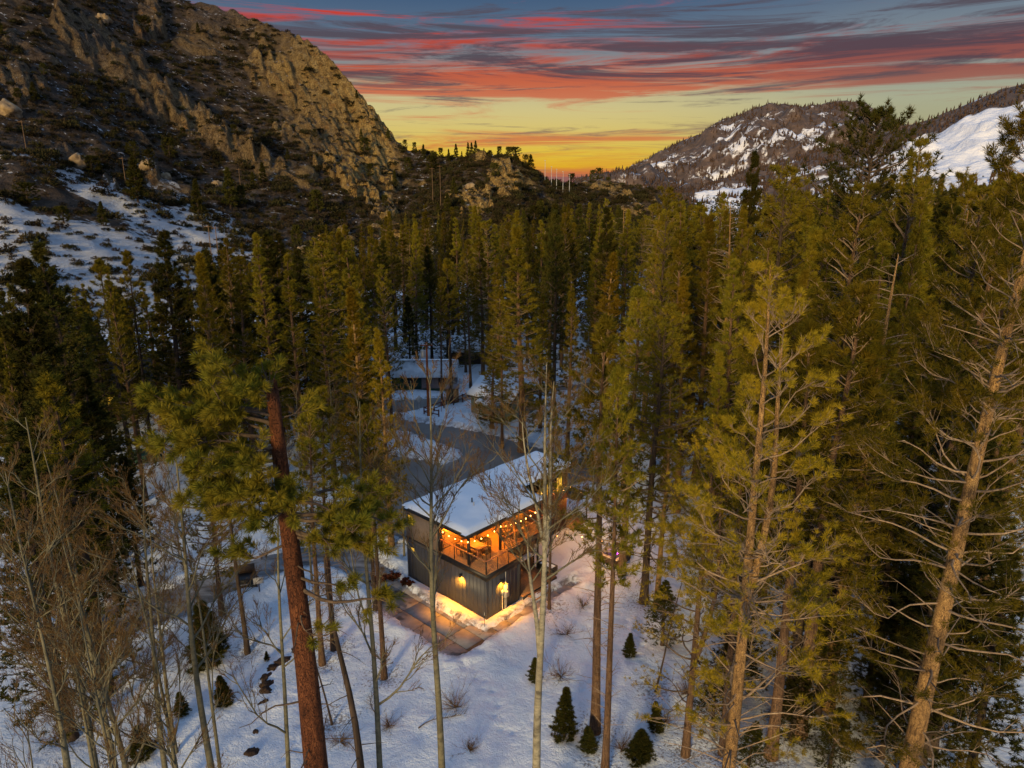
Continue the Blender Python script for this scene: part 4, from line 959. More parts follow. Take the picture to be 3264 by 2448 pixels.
def pine(seed, H=24., r0=.26, c0=.22, Rm=2.7, nbr=130, nt=5, tl=.31, tw=.044, kb=9, pexp=.8, el0=-.12, el1=.85, up=.22, limb=.013, wig=.10,
         bare=.30, mats=('bark', 'limb', 'needle'), dead=0, deadz=(.1, .3), fork=None, topfrac=1.0, tuft_at=(.35, 1.0), tpt=4, spread=.95, sparse=0.0, round_=False, tri=True, openf=0.0):
    r = np.random.default_rng(seed)
    path, rad = taper(H, r0, 16, .22, seed)
    tr = MB().tube(path, rad, 10, False)
    paths = [path]
    if fork:
        z0 = fork[0] * H; p0 = along(path, np.array([z0]))[0]
        s = np.linspace(0, 1, 9)
        fp = np.c_[p0[0] + fork[1] * np.minimum(1, s * 2.2) ** .8 + .12 * np.sin(s * 5), p0[1] + fork[2] * np.minimum(1, s * 2.2), z0 + s * (H * fork[3] - z0)]
        fr = np.interp(z0, path[:, 2], rad) * .8 * (1 - s) ** .8 + .02
        tr.tube(fp, fr, 8, False); paths.append(fp)
    q = np.sort(r.uniform(0, 1, nbr) ** .9)
    z = (c0 + (topfrac * .985 - c0) * q) * H
    prof = (1 - q) ** pexp * np.minimum(1, q * 5 + .55) + .06
    if round_: prof = np.sqrt(np.clip(1 - (2 * q - .75) ** 2 / 1.6, .05, 1))
    L = Rm * prof * r.uniform(.65, 1.2, nbr)
    phi = np.arange(nbr) * 2.399 + r.uniform(-.5, .5, nbr)
    el = el0 + (el1 - el0) * q ** 1.3 + r.normal(0, .12, nbr)
    start = np.empty((nbr, 3)); pick = r.integers(0, len(paths), nbr)
    for k, pth in enumerate(paths):
        mk = pick == k
        zz = z[mk]
        if k == 1: zz = np.clip(zz, pth[0, 2] + .3, pth[-1, 2] - .2)
        start[mk] = along(pth, zz)
    n = 7; s = np.linspace(0, 1, n)
    hd = np.stack([np.cos(phi), np.sin(phi)], -1); pd = np.stack([-np.sin(phi), np.cos(phi)], -1)
    ho = L[:, None] * s * np.cos(el)[:, None]
    vo = L[:, None] * (s * np.sin(el)[:, None] + up * s ** 2)
    wg = wig * L[:, None] * np.sin(s * r.uniform(3, 7, (nbr, 1)) + r.uniform(0, 6, (nbr, 1))) * s
    wv = wig * .6 * L[:, None] * np.sin(s * r.uniform(3, 8, (nbr, 1)) + r.uniform(0, 6, (nbr, 1))) * s
    B = np.empty((nbr, n, 3))
    B[..., 0] = start[:, 0:1] + hd[:, 0:1] * ho + pd[:, 0:1] * wg
    B[..., 1] = start[:, 1:2] + hd[:, 1:2] * ho + pd[:, 1:2] * wg
    B[..., 2] = start[:, 2:3] + vo + wv
    br = (limb * L + .008)[:, None] * (1 - .82 * s)
    lm = MB()
    v, f = tubes(B, br, 4); lm.add(v, None, f)
    # twigs
    T = nt * nbr
    bi = np.repeat(np.arange(nbr), nt)
    st = r.uniform(bare, 1.0, T); ix = np.clip((st * (n - 1)).astype(int), 0, n - 2); fr_ = (st * (n - 1) - ix)[:, None]
    o = B[bi, ix] * (1 - fr_) + B[bi, ix + 1] * fr_
    bd = unit(B[bi, ix + 1] - B[bi, ix])
    ang = r.choice([-1, 1], T) * r.uniform(.35, 1.25, T)
    ca, sa = np.cos(ang), np.sin(ang)
    td = np.stack([bd[:, 0] * ca - bd[:, 1] * sa, bd[:, 0] * sa + bd[:, 1] * ca, bd[:, 2] + r.uniform(-.05, .55, T)], -1)
    td = unit(td)
    tlen = L[bi] * r.uniform(.16, .36, T) * (1.15 - .45 * st) + .12
    s3 = np.array([0, .5, 1.0])
    bend = r.normal(0, .12, (T, 3)); bend[:, 2] = np.abs(bend[:, 2])
    W = o[:, None, :] + td[:, None, :] * (tlen[:, None] * s3)[..., None] + (bend * tlen[:, None])[:, None, :] * (s3 ** 2)[None, :, None]
    v, f = tubes(W, np.broadcast_to(np.array([.9, .6, .25]) * (limb * .55 + .002), (T, 3)) * (1 + tlen[:, None] * .6), 3); lm.add(v, None, f)
    # needle tufts
    live = r.uniform(size=T) > sparse
    if openf:       # thin the boughs on one side so that the stem shows
        e_ = W[:, 2]; live &= ~((e_[:, 1] < 0) & (np.abs(e_[:, 0]) < 1.0) & (r.uniform(size=T) < openf))
    w_ = W[live]; tdl = td[live]; m = len(w_)
    u = r.uniform(tuft_at[0], tuft_at[1], (m, tpt)); u[:, 0] = 1.0
    pp = w_[:, None, 0] * (1 - u[..., None]) + w_[:, None, 2] * u[..., None]
    dd_ = unit(tdl[:, None, :] + r.normal(0, .35, (m, tpt, 3)) + np.array([0, 0, .35]))
    P = np.vstack([pp.reshape(-1, 3), B[:, -1], B[:, -2]]); D = np.vstack([dd_.reshape(-1, 3), unit(B[:, -1] - B[:, -2]), unit(B[:, -1] - B[:, -2])])
    # leader
    tops = np.vstack([along(pth, pth[-1, 2] * topfrac - np.linspace(.02, .9, 7)) for pth in paths])
    P = np.vstack([P, tops]); D = np.vstack([D, np.tile([0, 0, 1.0], (len(tops), 1)) + r.normal(0, .3, (len(tops), 3))])
    v, f = blades(P, unit(D), tl, tw, kb, spread, r, tri)
    cr = MB().add(v, f) if tri else MB().add(v, None, f)
    if dead:
        zd = r.uniform(deadz[0] * H, deadz[1] * H, dead); pd_ = along(path, zd); ph = r.uniform(0, 6.28, dead); Ld = Rm * r.uniform(.25, .75, dead)
        s = np.linspace(0, 1, 5)
        Dd = np.empty((dead, 5, 3))
        dw_ = Ld[:, None] * s; sg = r.uniform(-.5, .1, dead)[:, None]
        Dd[..., 0] = pd_[:, 0:1] + np.cos(ph)[:, None] * dw_; Dd[..., 1] = pd_[:, 1:2] + np.sin(ph)[:, None] * dw_
        Dd[..., 2] = pd_[:, 2:3] + Ld[:, None] * (s * .35 + sg * s ** 2)
        v, f = tubes(Dd, (.012 * Ld + .006)[:, None] * (1 - .8 * s), 4); lm.add(v, None, f)
        # side twigs of the dead limbs
        k = dead * 4; bi = np.repeat(np.arange(dead), 4); st = r.uniform(.3, .95, k); ix = np.clip((st * 4).astype(int), 0, 3)
        o = Dd[bi, ix]; d_ = unit(np.c_[r.normal(size=(k, 2)), r.uniform(-.6, .4, k)]); l_ = Ld[bi] * r.uniform(.12, .3, k)
        W2 = o[:, None] + d_[:, None] * (l_[:, None] * s3)[..., None]
        v, f = tubes(W2, np.broadcast_to(np.array([.007, .005, .002]), (k, 3)), 3); lm.add(v, None, f)
    return {'H': H, 'trunk': tr.mesh('trunk', M[mats[0]], True), 'limbs': lm.mesh('limbs', M[mats[1]], True), 'crown': cr.mesh('crown', M[mats[2]])}

def aspen(seed, H=20., r0=.15, n1=24, b0=.45, mats=('aspen', 'twig'), fork=None, lean=(0, 0), spread=.55, l1=.30):
    r = np.random.default_rng(seed)
    path, rad = taper(H, r0, 18, .3, seed, .012, flare=1.2)
    path[:, 0] += lean[0] * path[:, 2] ; path[:, 1] += lean[1] * path[:, 2]
    tr = MB().tube(path, rad, 10, False)
    stems = [(path, rad)]
    if fork:
        for (fz, ox, oy, tz, rr) in fork:
            p0 = along(path, np.array([fz * H]))[0]; s = np.linspace(0, 1, 9)
            fp = np.c_[p0[0] + ox * s ** .75 + .06 * np.sin(s * 6), p0[1] + oy * s ** .75, p0[2] + s * (tz * H - p0[2])]
            rd = rr * np.interp(p0[2], path[:, 2], rad) * (1 - s) ** .7 + .012
            tr.tube(fp, rd, 8, False); stems.append((fp, rd))
    # first order branches
    S, Dr, Ln, Rd = [], [], [], []
    for k in range(n1):
        pth, rad_ = stems[r.integers(len(stems))]
        zlo = max(b0 * H, pth[0, 2] + .2)
        z = zlo + (pth[-1, 2] * .985 - zlo) * r.uniform() ** .85
        q = (z - b0 * H) / (H * (1 - b0))
        a = r.uniform(0, 6.28); e = r.uniform(.45, .95) + .25 * q
        S.append(along(pth, np.array([z]))[0]); Dr.append([math.cos(a) * math.cos(e), math.sin(a) * math.cos(e), math.sin(e)])
        Ln.append(H * l1 * (1 - .72 * q) * r.uniform(.5, 1.05)); Rd.append(max(.016, np.interp(z, pth[:, 2], rad_) * .5))
    S = np.array(S); Dr = np.array(Dr); Ln = np.array(Ln); Rd = np.array(Rd)
    limbs = MB(); twigs = MB()
    for lev, (kids, np_, sides) in enumerate([(8, 7, 5), (7, 6, 4), (5, 4, 3), (0, 2, 3)]):
        m = len(S); s = np.linspace(0, 1, np_)
        side = unit(np.cross(Dr, r.normal(size=(m, 3))))
        w_ = np.sin(s[None] * r.uniform(3, 8, (m, 1)) + r.uniform(0, 6, (m, 1))) * s * .13
        P = S[:, None] + Dr[:, None] * (Ln[:, None] * s)[..., None] + side[:, None] * (w_ * Ln[:, None])[..., None]
        P[..., 2] += (.14 * Ln[:, None]) * s ** 2
        v, f = tubes(P, Rd[:, None] * (1 - .72 * s), sides)
        (limbs if lev < 2 else twigs).add(v, None, f)
        if not kids: break
        bi = np.repeat(np.arange(m), kids); k = len(bi)
        st = r.uniform(.22, 1, k); ix = np.clip((st * (np_ - 1)).astype(int), 0, np_ - 2); fr_ = (st * (np_ - 1) - ix)[:, None]
        S2 = P[bi, ix] * (1 - fr_) + P[bi, ix + 1] * fr_
        D2 = unit(Dr[bi] + unit(r.normal(size=(k, 3))) * spread * (1.1 + .25 * lev) + np.array([0, 0, .22]))
        L2 = Ln[bi] * r.uniform(.28, .55, k) * (1.1 - .45 * st)
        R2 = np.maximum(Rd[bi] * .58 * (1 - .4 * st), .0075)
        S, Dr, Ln, Rd = S2, D2, L2, R2
    return {'H': H, 'trunk': tr.mesh('trunk', M[mats[0]], True), 'branches': limbs.mesh('branches', M[mats[0] if mats[0] == 'aspen' else 'aspen'], True), 'twigs': twigs.mesh('twigs', M['twig'])}

def long_pine():
    """broken topped pine with brush-like clumps on a few heavy limbs"""
    r = np.random.default_rng(5); H = 22.4
    path, rad = taper(H, .35, 18, .12, 3, .17, flare=1.2)
    path[:, 0] -= .022 * (path[:, 2] - H * .5)
    tr = MB().tube(path, rad, 14, True)
    # splintered top
    for k in range(5):
        a = k * 1.3; tr.tube([path[-1] + [.1 * math.cos(a), .1 * math.sin(a), -.2], path[-1] + [.13 * math.cos(a), .13 * math.sin(a), .15 + .2 * r.uniform()]], [.07, .015], 5, False)
    lm = MB(); P = []; D = []
    limbs = [(22.25, 170, 1.5, .55, 12), (22.2, 215, 1.4, .45, 12), (22.1, 250, .9, .25, 8), (22.2, 120, .9, .5, 6), (21.7, 182, 3.6, .55, 16), (21.3, 165, 3.0, .75, 14), (21.0, 205, 3.1, .15, 14), (21.6, 225, 1.8, .8, 9), (20.6, 190, 3.3, -.25, 14), (20.2, 235, 2.1, .2, 11), (19.9, 200, 2.7, -.1, 14), (20.9, 140, 1.6, .5, 7),
             (19.3, 250, 1.5, .15, 10), (19.0, 175, 2.3, -.25, 12), (18.7, 215, 1.9, -.1, 10), (21.5, 30, .9, .2, 3), (19.6, 280, 1.3, .3, 12), (20.0, 262, 1.6, .3, 14), (19.2, 300, 1.2, .0, 10), (19.5, 225, 1.7, .2, 12), (18.9, 265, 1.3, -.3, 12), (21.4, 195, 2.6, .5, 16), (21.1, 178, 2.2, .3, 14), (20.7, 215, 2.6, .3, 14), (20.3, 175, 2.4, .0, 14), (19.4, 190, 3.2, -.5, 14), (18.5, 335, 2.9, -.1, 14), (18.1, 350, 3.0, -.7, 14),
             (19.0, 345, 2.6, -.35, 12), (18.6, 5, 3.4, -.55, 15), (18.3, 325, 2.4, -.5, 12), (18.9, 20, 2.9, .1, 9), (17.9, 355, 2.3, -.3, 9), (16.2, 350, 3.2, -1.0, 7), (15.4, 300, 1.4, -.4, 3), (17.6, 190, 1.9, -.4, 8), (16.6, 340, 2.2, -.6, 4)]
    for (z, az, L, rise, nt) in limbs:
        L *= .92; a = R(az); s = np.linspace(0, 1, 8)
        o = along(path, np.array([z]))[0]
        b = np.c_[o[0] + math.cos(a) * L * s + .12 * L * np.sin(s * 5 + z) * s * -math.sin(a), o[1] + math.sin(a) * L * s + .12 * L * np.sin(s * 5 + z) * s * math.cos(a),
                  o[2] + rise * s + .14 * L * np.sin(s * 4 + z * 3) * s + .25 * s ** 3]
        lm.tube(b, (.022 * L + .012) * (1 - .8 * s), 6, False)
        for k in range(nt):
            st = r.uniform(.42, 1.0); p = np.array([np.interp(st, s, b[:, i]) for i in range(3)])
            d = unit(np.array([math.cos(a), math.sin(a), .25]) + r.normal(0, .65, 3)); ln = r.uniform(.25, .8)
            e = p + d * ln; e[2] += .2 * ln
            lm.tube([p, (p + e) / 2, e], [.014, .011, .007], 4, False)
            for q in range(7):
                P.append(p + (e - p) * r.uniform(.45, 1.05)); D.append(unit(d + r.normal(0, .4, 3) + [0, 0, .35]))
            P.append(e); D.append(unit(d + [0, 0, .4]))
    # dead stubs along the bare trunk
    for k in range(26):
        z = r.uniform(2, 18); a = r.uniform(0, 6.28); o = along(path, np.array([z]))[0]; L = r.uniform(.2, 1.5) if k % 3 else r.uniform(1.2, 2.2)
        s = np.linspace(0, 1, 6); sag = r.uniform(-.4, .15)
        b = np.c_[o[0] + math.cos(a) * (.3 + L * s), o[1] + math.sin(a) * (.3 + L * s), o[2] + L * (sag * s + .18 * np.sin(s * 6 + k) * s)]
        lm.tube(b, (.012 * L + .014) * (1 - .75 * s), 5, False)
        for q in range(3):
            st = r.uniform(.3, .9); p = np.array([np.interp(st, s, b[:, i]) for i in range(3)]); d = unit(r.normal(size=3)); lm.tube([p, p + d * L * .2], [.009, .004], 3, False)
    v, f = blades(np.array(P), np.array(D), .29, .017, 26, .9, r)
    return {'H': H, 'trunk': tr.mesh('trunk', M['bark_red'], True), 'limbs': lm.mesh('limbs', M['limb_dark'], True), 'crown': MB().add(v, None, f).mesh('crown', M['needle_long'])}

def snag(seed, H=9.):
    r = np.random.default_rng(seed); path, rad = taper(H, .11, 12, .25, seed, .02)
    tr = MB().tube(path, rad, 8, True); lm = MB()
    for k in range(14):
        z = r.uniform(.25, .98) * H; a = r.uniform(0, 6.28); o = along(path, np.array([z]))[0]; L = r.uniform(.3, 1.2); s = np.linspace(0, 1, 5)
        b = np.c_[o[0] + math.cos(a) * L * s, o[1] + math.sin(a) * L * s, o[2] + L * (.3 * s + r.uniform(-.6, .2) * s ** 2)]
        lm.tube(b, .016 * (1 - .75 * s), 4, False)
    return {'H': H, 'trunk': tr.mesh('trunk', M['bark_dark'], True), 'limbs': lm.mesh('limbs', M['limb_dark'], True)}

V = {
 'P1': [pine(101, nbr=165, nt=6, Rm=2.6, pexp=.95, c0=.08, dead=14, limb=.016), pine(102, nbr=155, nt=6, Rm=2.45, pexp=.9, c0=.10, H=23.5, dead=14, limb=.017), pine(103, nbr=170, nt=6, Rm=2.9, pexp=1.0, c0=.07, H=24.5, dead=10)],
 'P2': [pine(111, nbr=120, nt=5, Rm=2.1, c0=.10, pexp=1.0, dead=22, limb=.017), pine(112, nbr=110, nt=5, Rm=2.3, c0=.12, pexp=1.0, H=23, dead=26, limb=.018), pine(113, nbr=125, nt=5, Rm=2.0, c0=.10, dead=18, limb=.016)],
 'P3': [pine(121, nbr=105, nt=8, Rm=3.8, c0=.18, pexp=.55, wig=.16, limb=.022, bare=.45, dead=30, deadz=(.12, .4), mats=('bark', 'limb', 'needle')), pine(122, nbr=100, nt=8, Rm=3.5, c0=.2, pexp=.6, wig=.18, limb=.023, bare=.45, dead=30, deadz=(.12, .45), H=25),
        pine(123, nbr=95, nt=8, Rm=3.6, c0=.16, pexp=.6, wig=.16, limb=.02, bare=.4, dead=26, H=24, mats=('bark_dark', 'limb_dark', 'needle'))],
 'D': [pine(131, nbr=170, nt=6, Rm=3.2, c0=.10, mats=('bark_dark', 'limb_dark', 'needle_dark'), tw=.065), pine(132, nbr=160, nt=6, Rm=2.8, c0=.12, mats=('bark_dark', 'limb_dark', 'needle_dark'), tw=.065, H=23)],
 'J': [pine(141, H=26, nbr=120, nt=8, Rm=5.2, c0=.30, r0=.4, round_=True, mats=('bark_dark', 'limb_dark', 'needle_dark'), el0=.0, el1=.5, tl=.4, tw=.07, limb=.016)],
 'T': [pine(151, H=20, r0=.22, nbr=70, nt=6, Rm=2.1, c0=.52, pexp=.7, dead=46, deadz=(.12, .55), limb=.016, mats=('bark', 'limb', 'needle')), pine(152, H=20, r0=.21, nbr=64, nt=6, Rm=2.3, c0=.48, pexp=.65, dead=50, deadz=(.1, .5), limb=.017),
       pine(153, H=20, r0=.23, nbr=66, nt=6, Rm=2.0, c0=.55, pexp=.7, dead=46, deadz=(.15, .55), mats=('bark_dark', 'limb_dark', 'needle'))],
 'G': [pine(155, nbr=160, nt=6, Rm=2.5, pexp=1.0, c0=.08, dead=24, limb=.019, mats=('bark_tan', 'limb', 'needle_sunlit')), pine(156, nbr=150, nt=6, Rm=2.6, pexp=.95, c0=.10, H=23, dead=26, limb=.018, mats=('bark_tan', 'limb', 'needle_sunlit'))],
 'S': [pine(161, H=20, nbr=80, nt=5, Rm=2.4, c0=.2, topfrac=.84, wig=.16, limb=.026, bare=.45, dead=60, deadz=(.5, .985), mats=('bark_tan', 'limb', 'needle'), sparse=.25)],
 'N1': [pine(171, tri=False, H=25.5, r0=.30, nbr=105, nt=15, Rm=4.0, c0=.20, pexp=.62, wig=.20, limb=.014, bare=.50, tl=.24, tw=.016, kb=20, tpt=4, el0=-.10, el1=.75, up=.26, fork=(.50, .55, .1, .93), mats=('bark_tan', 'limb', 'needle_sunlit'), dead=70, deadz=(.12, .62), sparse=.24, tuft_at=(.55, 1.0), openf=.85)],
 'N2': [pine(181, tri=False, H=32, r0=.40, nbr=130, nt=14, Rm=4.4, c0=.18, pexp=.6, wig=.20, limb=.011, bare=.52, tl=.25, tw=.019, kb=17, tpt=4, mats=('bark_tan', 'limb', 'needle'), dead=40, deadz=(.12, .75), sparse=.05, tuft_at=(.4, 1.0), openf=.5)],
 'N3': [pine(191, tri=False, H=18.5, r0=.20, nbr=64, nt=11, Rm=3.2, c0=.14, pexp=.5, wig=.15, limb=.018, bare=.5, tl=.20, tw=.022, kb=12, tpt=3, fork=(.30, .9, .0, .85), mats=('bark', 'limb_dark', 'needle_sunlit'), dead=20, sparse=.1)],
 'L': [long_pine()],
 'K': [snag(1), snag(2)],
 'A1': [aspen(201, 21, .16, 16, .34, l1=.25)], 'A2': [aspen(202, 18, .14, 15, .36, l1=.27)], 'A3': [aspen(203, 19, .14, 14, .42, lean=(.012, 0), l1=.24)],
 'A4': [aspen(204, 21, .17, 20, .54, lean=(-.006, .005), l1=.25)],
 'A5': [aspen(205, 22, .205, 28, .60, mats=('aspen_white', 'twig'), fork=[(.46, -.45, .1, .70, .75), (.66, .35, .2, .97, .75), (.67, -.8, .2, .90, .6)], l1=.22)],
}
NAMES = {'D': 'fir_tree', 'K': 'dead_tree', 'A': 'aspen_tree'}
trng = random.Random(3)
def place(kind, x, y, h, wid, label, group=None, z=None, rz=None, var=None, lean=None):
    vs_ = V[kind]; pr = vs_[var if var is not None else trng.randrange(len(vs_))]
    nm = NAMES.get(kind) or NAMES.get(kind[0]) or 'pine_tree'
    base = (gz1(x, y) - .12) if z is None else z
    e = thing(nm, label, 'tree', (x, y, base), trng.uniform(0, 6.28) if rz is None else rz, group)
    s = (h - base) / pr['H'] if z is None else h / pr['H']
    wsc = wid * s ** .75
    e.scale = (wsc, wsc, s)
    if lean: e.rotation_euler = (lean[0], lean[1], e.rotation_euler[2])
    else: e.rotation_euler = (trng.uniform(-.012, .012), trng.uniform(-.012, .012), e.rotation_euler[2])
    for part in ('trunk', 'limbs', 'branches', 'twigs', 'crown'):
        if part in pr:
            po = link(part, pr[part], e)
            if part != 'trunk': po['kind'] = 'stuff'
    return e


FIXED = {'N2': 0.0, 'L': 0.0, 'N1': 0.0, 'A5': 0.0, 'N3': 0.0}
VARS = {'T': 0}
for (x, y, h, k, wd, lb) in TREES:
    var = None
    if k == 'T': var = 2 if 'dark' in lb or 'black' in lb else (1 if 'red' in lb or 'thick' in lb else 0)
    grp = {'A': 'bare aspens', 'K': 'dead leaning trunks', 'D': 'dark firs'}.get(k[0], 'pines singled out round the house')
    ln = None if k != 'K' or 'broken' in lb else ((.0, .16) if x > 0 else (-.05, -.14))
    place(k, x, y, h, wd, lb, grp, rz=FIXED.get(k), var=var, lean=ln)
n_pines = sum(1 for t_ in TREES if t_[3][0] not in 'AKD')
fill_pines = sorted([t_ for t_ in FILL if t_[3] != 'D'], key=lambda t_: -t_[2] * t_[4] / math.hypot(t_[0], t_[1]))
KEEP = 296 - n_pines
FAR_PINES = fill_pines[KEEP:]
for i, (x, y, h, k, wd) in enumerate(fill_pines[:KEEP] + [t_ for t_ in FILL if t_[3] == 'D']):
    u = x / y
    if y < 62: reg = 'left of the lane' if u < -.3 else ('left of the road' if u < 0 else 'right of the hot tub')
    elif y < 120: reg = 'left of the road' if u < -.1 else ('behind the house' if u < .2 else 'right of the tall middle pines')
    else: reg = 'below the rocky hillside' if u < .05 else 'below the far mountain'
    adj = {'T': 'bare trunked pine', 'S': 'dead topped pine', 'P1': 'full olive pine', 'P2': 'slim olive pine', 'P3': 'open limbed pine', 'D': 'dark dense fir'}[k]
    place(k, x, y, h, wd, adj + ' in the crowded forest ' + reg, 'forest trees ' + reg)

def gn_scatter(name, label, cat, protos, pts, rot, scl, idx):
    """one object that instances whole plants on points"""
    me = to_mesh(name, pts, attrs={'rot': rot, 'sx': scl[:, 0], 'sz': scl[:, 1], 'pick': idx})
    ng = bpy.data.node_groups.new(name, 'GeometryNodeTree')
    ng.interface.new_socket(name='Geometry', in_out='INPUT', socket_type='NodeSocketGeometry'); ng.interface.new_socket(name='Geometry', in_out='OUTPUT', socket_type='NodeSocketGeometry')
    N, L_ = ng.nodes, ng.links
    gi = N.new('NodeGroupInput'); go = N.new('NodeGroupOutput')
    def attr(nm):
        a_ = N.new('GeometryNodeInputNamedAttribute'); a_.data_type = 'FLOAT'; a_.inputs[0].default_value = nm; return a_.outputs[0]
    cx = N.new('ShaderNodeCombineXYZ'); L_.new(attr('rot'), cx.inputs[2]); e2r = N.new('FunctionNodeEulerToRotation'); L_.new(cx.outputs[0], e2r.inputs[0])
    cs = N.new('ShaderNodeCombineXYZ'); L_.new(attr('sx'), cs.inputs[0]); L_.new(attr('sx'), cs.inputs[1]); L_.new(attr('sz'), cs.inputs[2])
    jn = N.new('GeometryNodeJoinGeometry')
    for k_, pr in enumerate(protos):
        for part in ('trunk', 'limbs', 'crown'):
            po = bpy.data.objects.new(part, pr[part])
            oi = N.new('GeometryNodeObjectInfo'); oi.inputs[0].default_value = po; oi.inputs['As Instance'].default_value = True
            cp = N.new('FunctionNodeCompare'); cp.data_type = 'FLOAT'; cp.operation = 'EQUAL'; L_.new(attr('pick'), cp.inputs[0]); cp.inputs[1].default_value = float(k_); cp.inputs['Epsilon'].default_value = .1
            ip = N.new('GeometryNodeInstanceOnPoints')
            L_.new(gi.outputs[0], ip.inputs['Points']); L_.new(cp.outputs[0], ip.inputs['Selection']); L_.new(oi.outputs['Geometry'], ip.inputs['Instance'])
            L_.new(e2r.outputs[0], ip.inputs['Rotation']); L_.new(cs.outputs[0], ip.inputs['Scale']); L_.new(ip.outputs[0], jn.inputs[0])
    L_.new(jn.outputs[0], go.inputs[0])
    o = link(name, me); o.modifiers.new('scatter', 'NODES').node_group = ng
    return tag(o, label, cat, kind='stuff')
_pr = [V['P1'][1], V['P2'][0], V['P3'][0]]
_ix = np.array([{'P1': 0, 'P2': 1, 'T': 1, 'S': 1, 'P3': 2}[t_[3]] for t_ in FAR_PINES], float)
_sz = np.array([t_[2] / _pr[int(q_)]['H'] for t_, q_ in zip(FAR_PINES, _ix)])
gn_scatter('background_pines', 'farthest small pines filling the forest below the ridges', 'forest', _pr, np.array([(t_[0], t_[1], 0.0) for t_ in FAR_PINES]),
           rng.uniform(0, 6.28, len(FAR_PINES)), np.c_[np.array([t_[4] for t_ in FAR_PINES]) * _sz ** .75, _sz], _ix)

# small firs standing in the snow
def small_fir(x, y, h, w_, label, dark=True):
    pr = V['D'][0] if dark else V['P1'][0]
    e = thing('young_fir', label, 'tree', (x, y, gz1(x, y) - .05 - .03 * h), trng.uniform(0, 6.28), 'young firs in the snow')
    sw = .075 * w_ * h ** .9
    e.scale = (sw * trng.uniform(.75, 1.3), sw * trng.uniform(.75, 1.3), h / 24); e.rotation_euler = (trng.uniform(-.06, .06), trng.uniform(-.06, .06), e.rotation_euler[2])
    for part in ('trunk', 'limbs', 'crown'):
        po = link(part, SF[part], e)
        if part != 'trunk': po['kind'] = 'stuff'
SF = pine(301, H=24, r0=.3, nbr=150, nt=7, Rm=3.6, c0=.02, pexp=.8, tl=.95, tw=.17, kb=8, limb=.01, mats=('bark_dark', 'limb_dark', 'needle_dark'), el0=.1, tpt=3)
for (x, y, h, w_, lb) in [(-18.3, 36.9, 4.6, 1.05, 'biggest dark young fir in the snow at lower left'), (-16.0, 33.4, 1.9, 1.2, 'round young fir beside the leaning aspen'), (-17.9, 32.4, 1.5, 1.1, 'small young fir left of the round one'),
                          (-14.9, 37.2, .7, 1.0, 'tiny fir seedling above the line of rocks'), (2.7, 30.6, 3.2, .9, 'pointed young fir at the bottom right of the white aspen'), (3.9, 29.9, 1.4, 1.2, 'low young fir right of the pointed one'),
                          (6.4, 29.4, 1.8, 1.5, 'dark bushy young fir at the bottom edge'), (7.6, 31.2, 1.8, 1.0, 'young fir under the forked pine'), (7.2, 37.6, 1.6, 1.0, 'lone young fir in the open snow right of the twin pines'),
                          (1.3, 35.2, 1.7, .8, 'thin young fir behind the forked white aspen'), (-18.6, 29.5, 2.0, 1.2, 'dark young fir at the bottom left corner')]:
    small_fir(x, y, h, w_, lb)

for i, (x, y, h, lb) in enumerate([(10.6, 31.4, 4.2, 'young dark fir beside the thin red brown pine'), (12.4, 33.2, 6.2, 'half grown dark fir between grey and brown trunks'), (14.4, 30.4, 5.2, 'dark young fir at the foot of the thick brown trunk'), (16.6, 32.4, 7.4, 'half grown fir under the tall right pine'),
                                   (13.4, 36.0, 6.4, 'dark fir behind the grey trunked pine'), (18.2, 36.2, 8.6, 'half grown dark fir deep on the right side'), (15.6, 28.6, 4.0, 'low dark fir at the bottom right'), (11.6, 28.6, 3.2, 'small dark fir near the golden pine foot'), (18.6, 29.5, 6.5, 'dark fir at the bottom right corner'), (20.2, 32.8, 8.5, 'half grown dark fir cut by the right edge'), (9.4, 38.5, 5.0, 'dark fir in the snow behind the forked pine')]):
    place('D', x, y, h, 1.5, lb, 'half grown firs on the right', var=i % 2)

# ------------------------------------------------------------------ hillside vegetation
HB = pine(311, H=8, r0=.3, nbr=46, nt=5, Rm=2.6, c0=.06, round_=True, tl=.7, tw=.24, kb=6, limb=.012, mats=('bark_dark', 'limb_dark', 'needle_dark'), el0=.2, el1=.7, tpt=2)
HC = pine(312, H=12, r0=.25, nbr=70, nt=5, Rm=2.4, c0=.06, tl=.8, tw=.22, kb=6, limb=.01, mats=('bark_dark', 'limb_dark', 'needle_dark'), el0=.1, tpt=2)
def hill_tree(az, r, h, w_, conical, label, group):
    x, y, z = hill_xy(az, r); pr = HC if conical else HB
    e = thing('conifer' if conical else 'juniper', label, 'tree', (x, y, z - .3), trng.uniform(0, 6.28), group)
    s = h / pr['H']; e.scale = (w_ * s, w_ * s, s)
    for part in ('trunk', 'limbs', 'crown'): link(part, pr[part], e)
hr = random.Random(21)
def hill_r(az, el):
    """distance at which the slope is seen el degrees above eye level"""
    rr = np.linspace(float(np.interp(az, BASE[:, 0], BASE[:, 1])), float(np.interp(az, CRR[:, 0], CRR[:, 1])), 400)
    z, _a, _b = hill(np.full(400, az), rr); e = np.degrees(np.arctan2(z - 28, rr)); i = np.argmax(e > el)
    return float(rr[i])
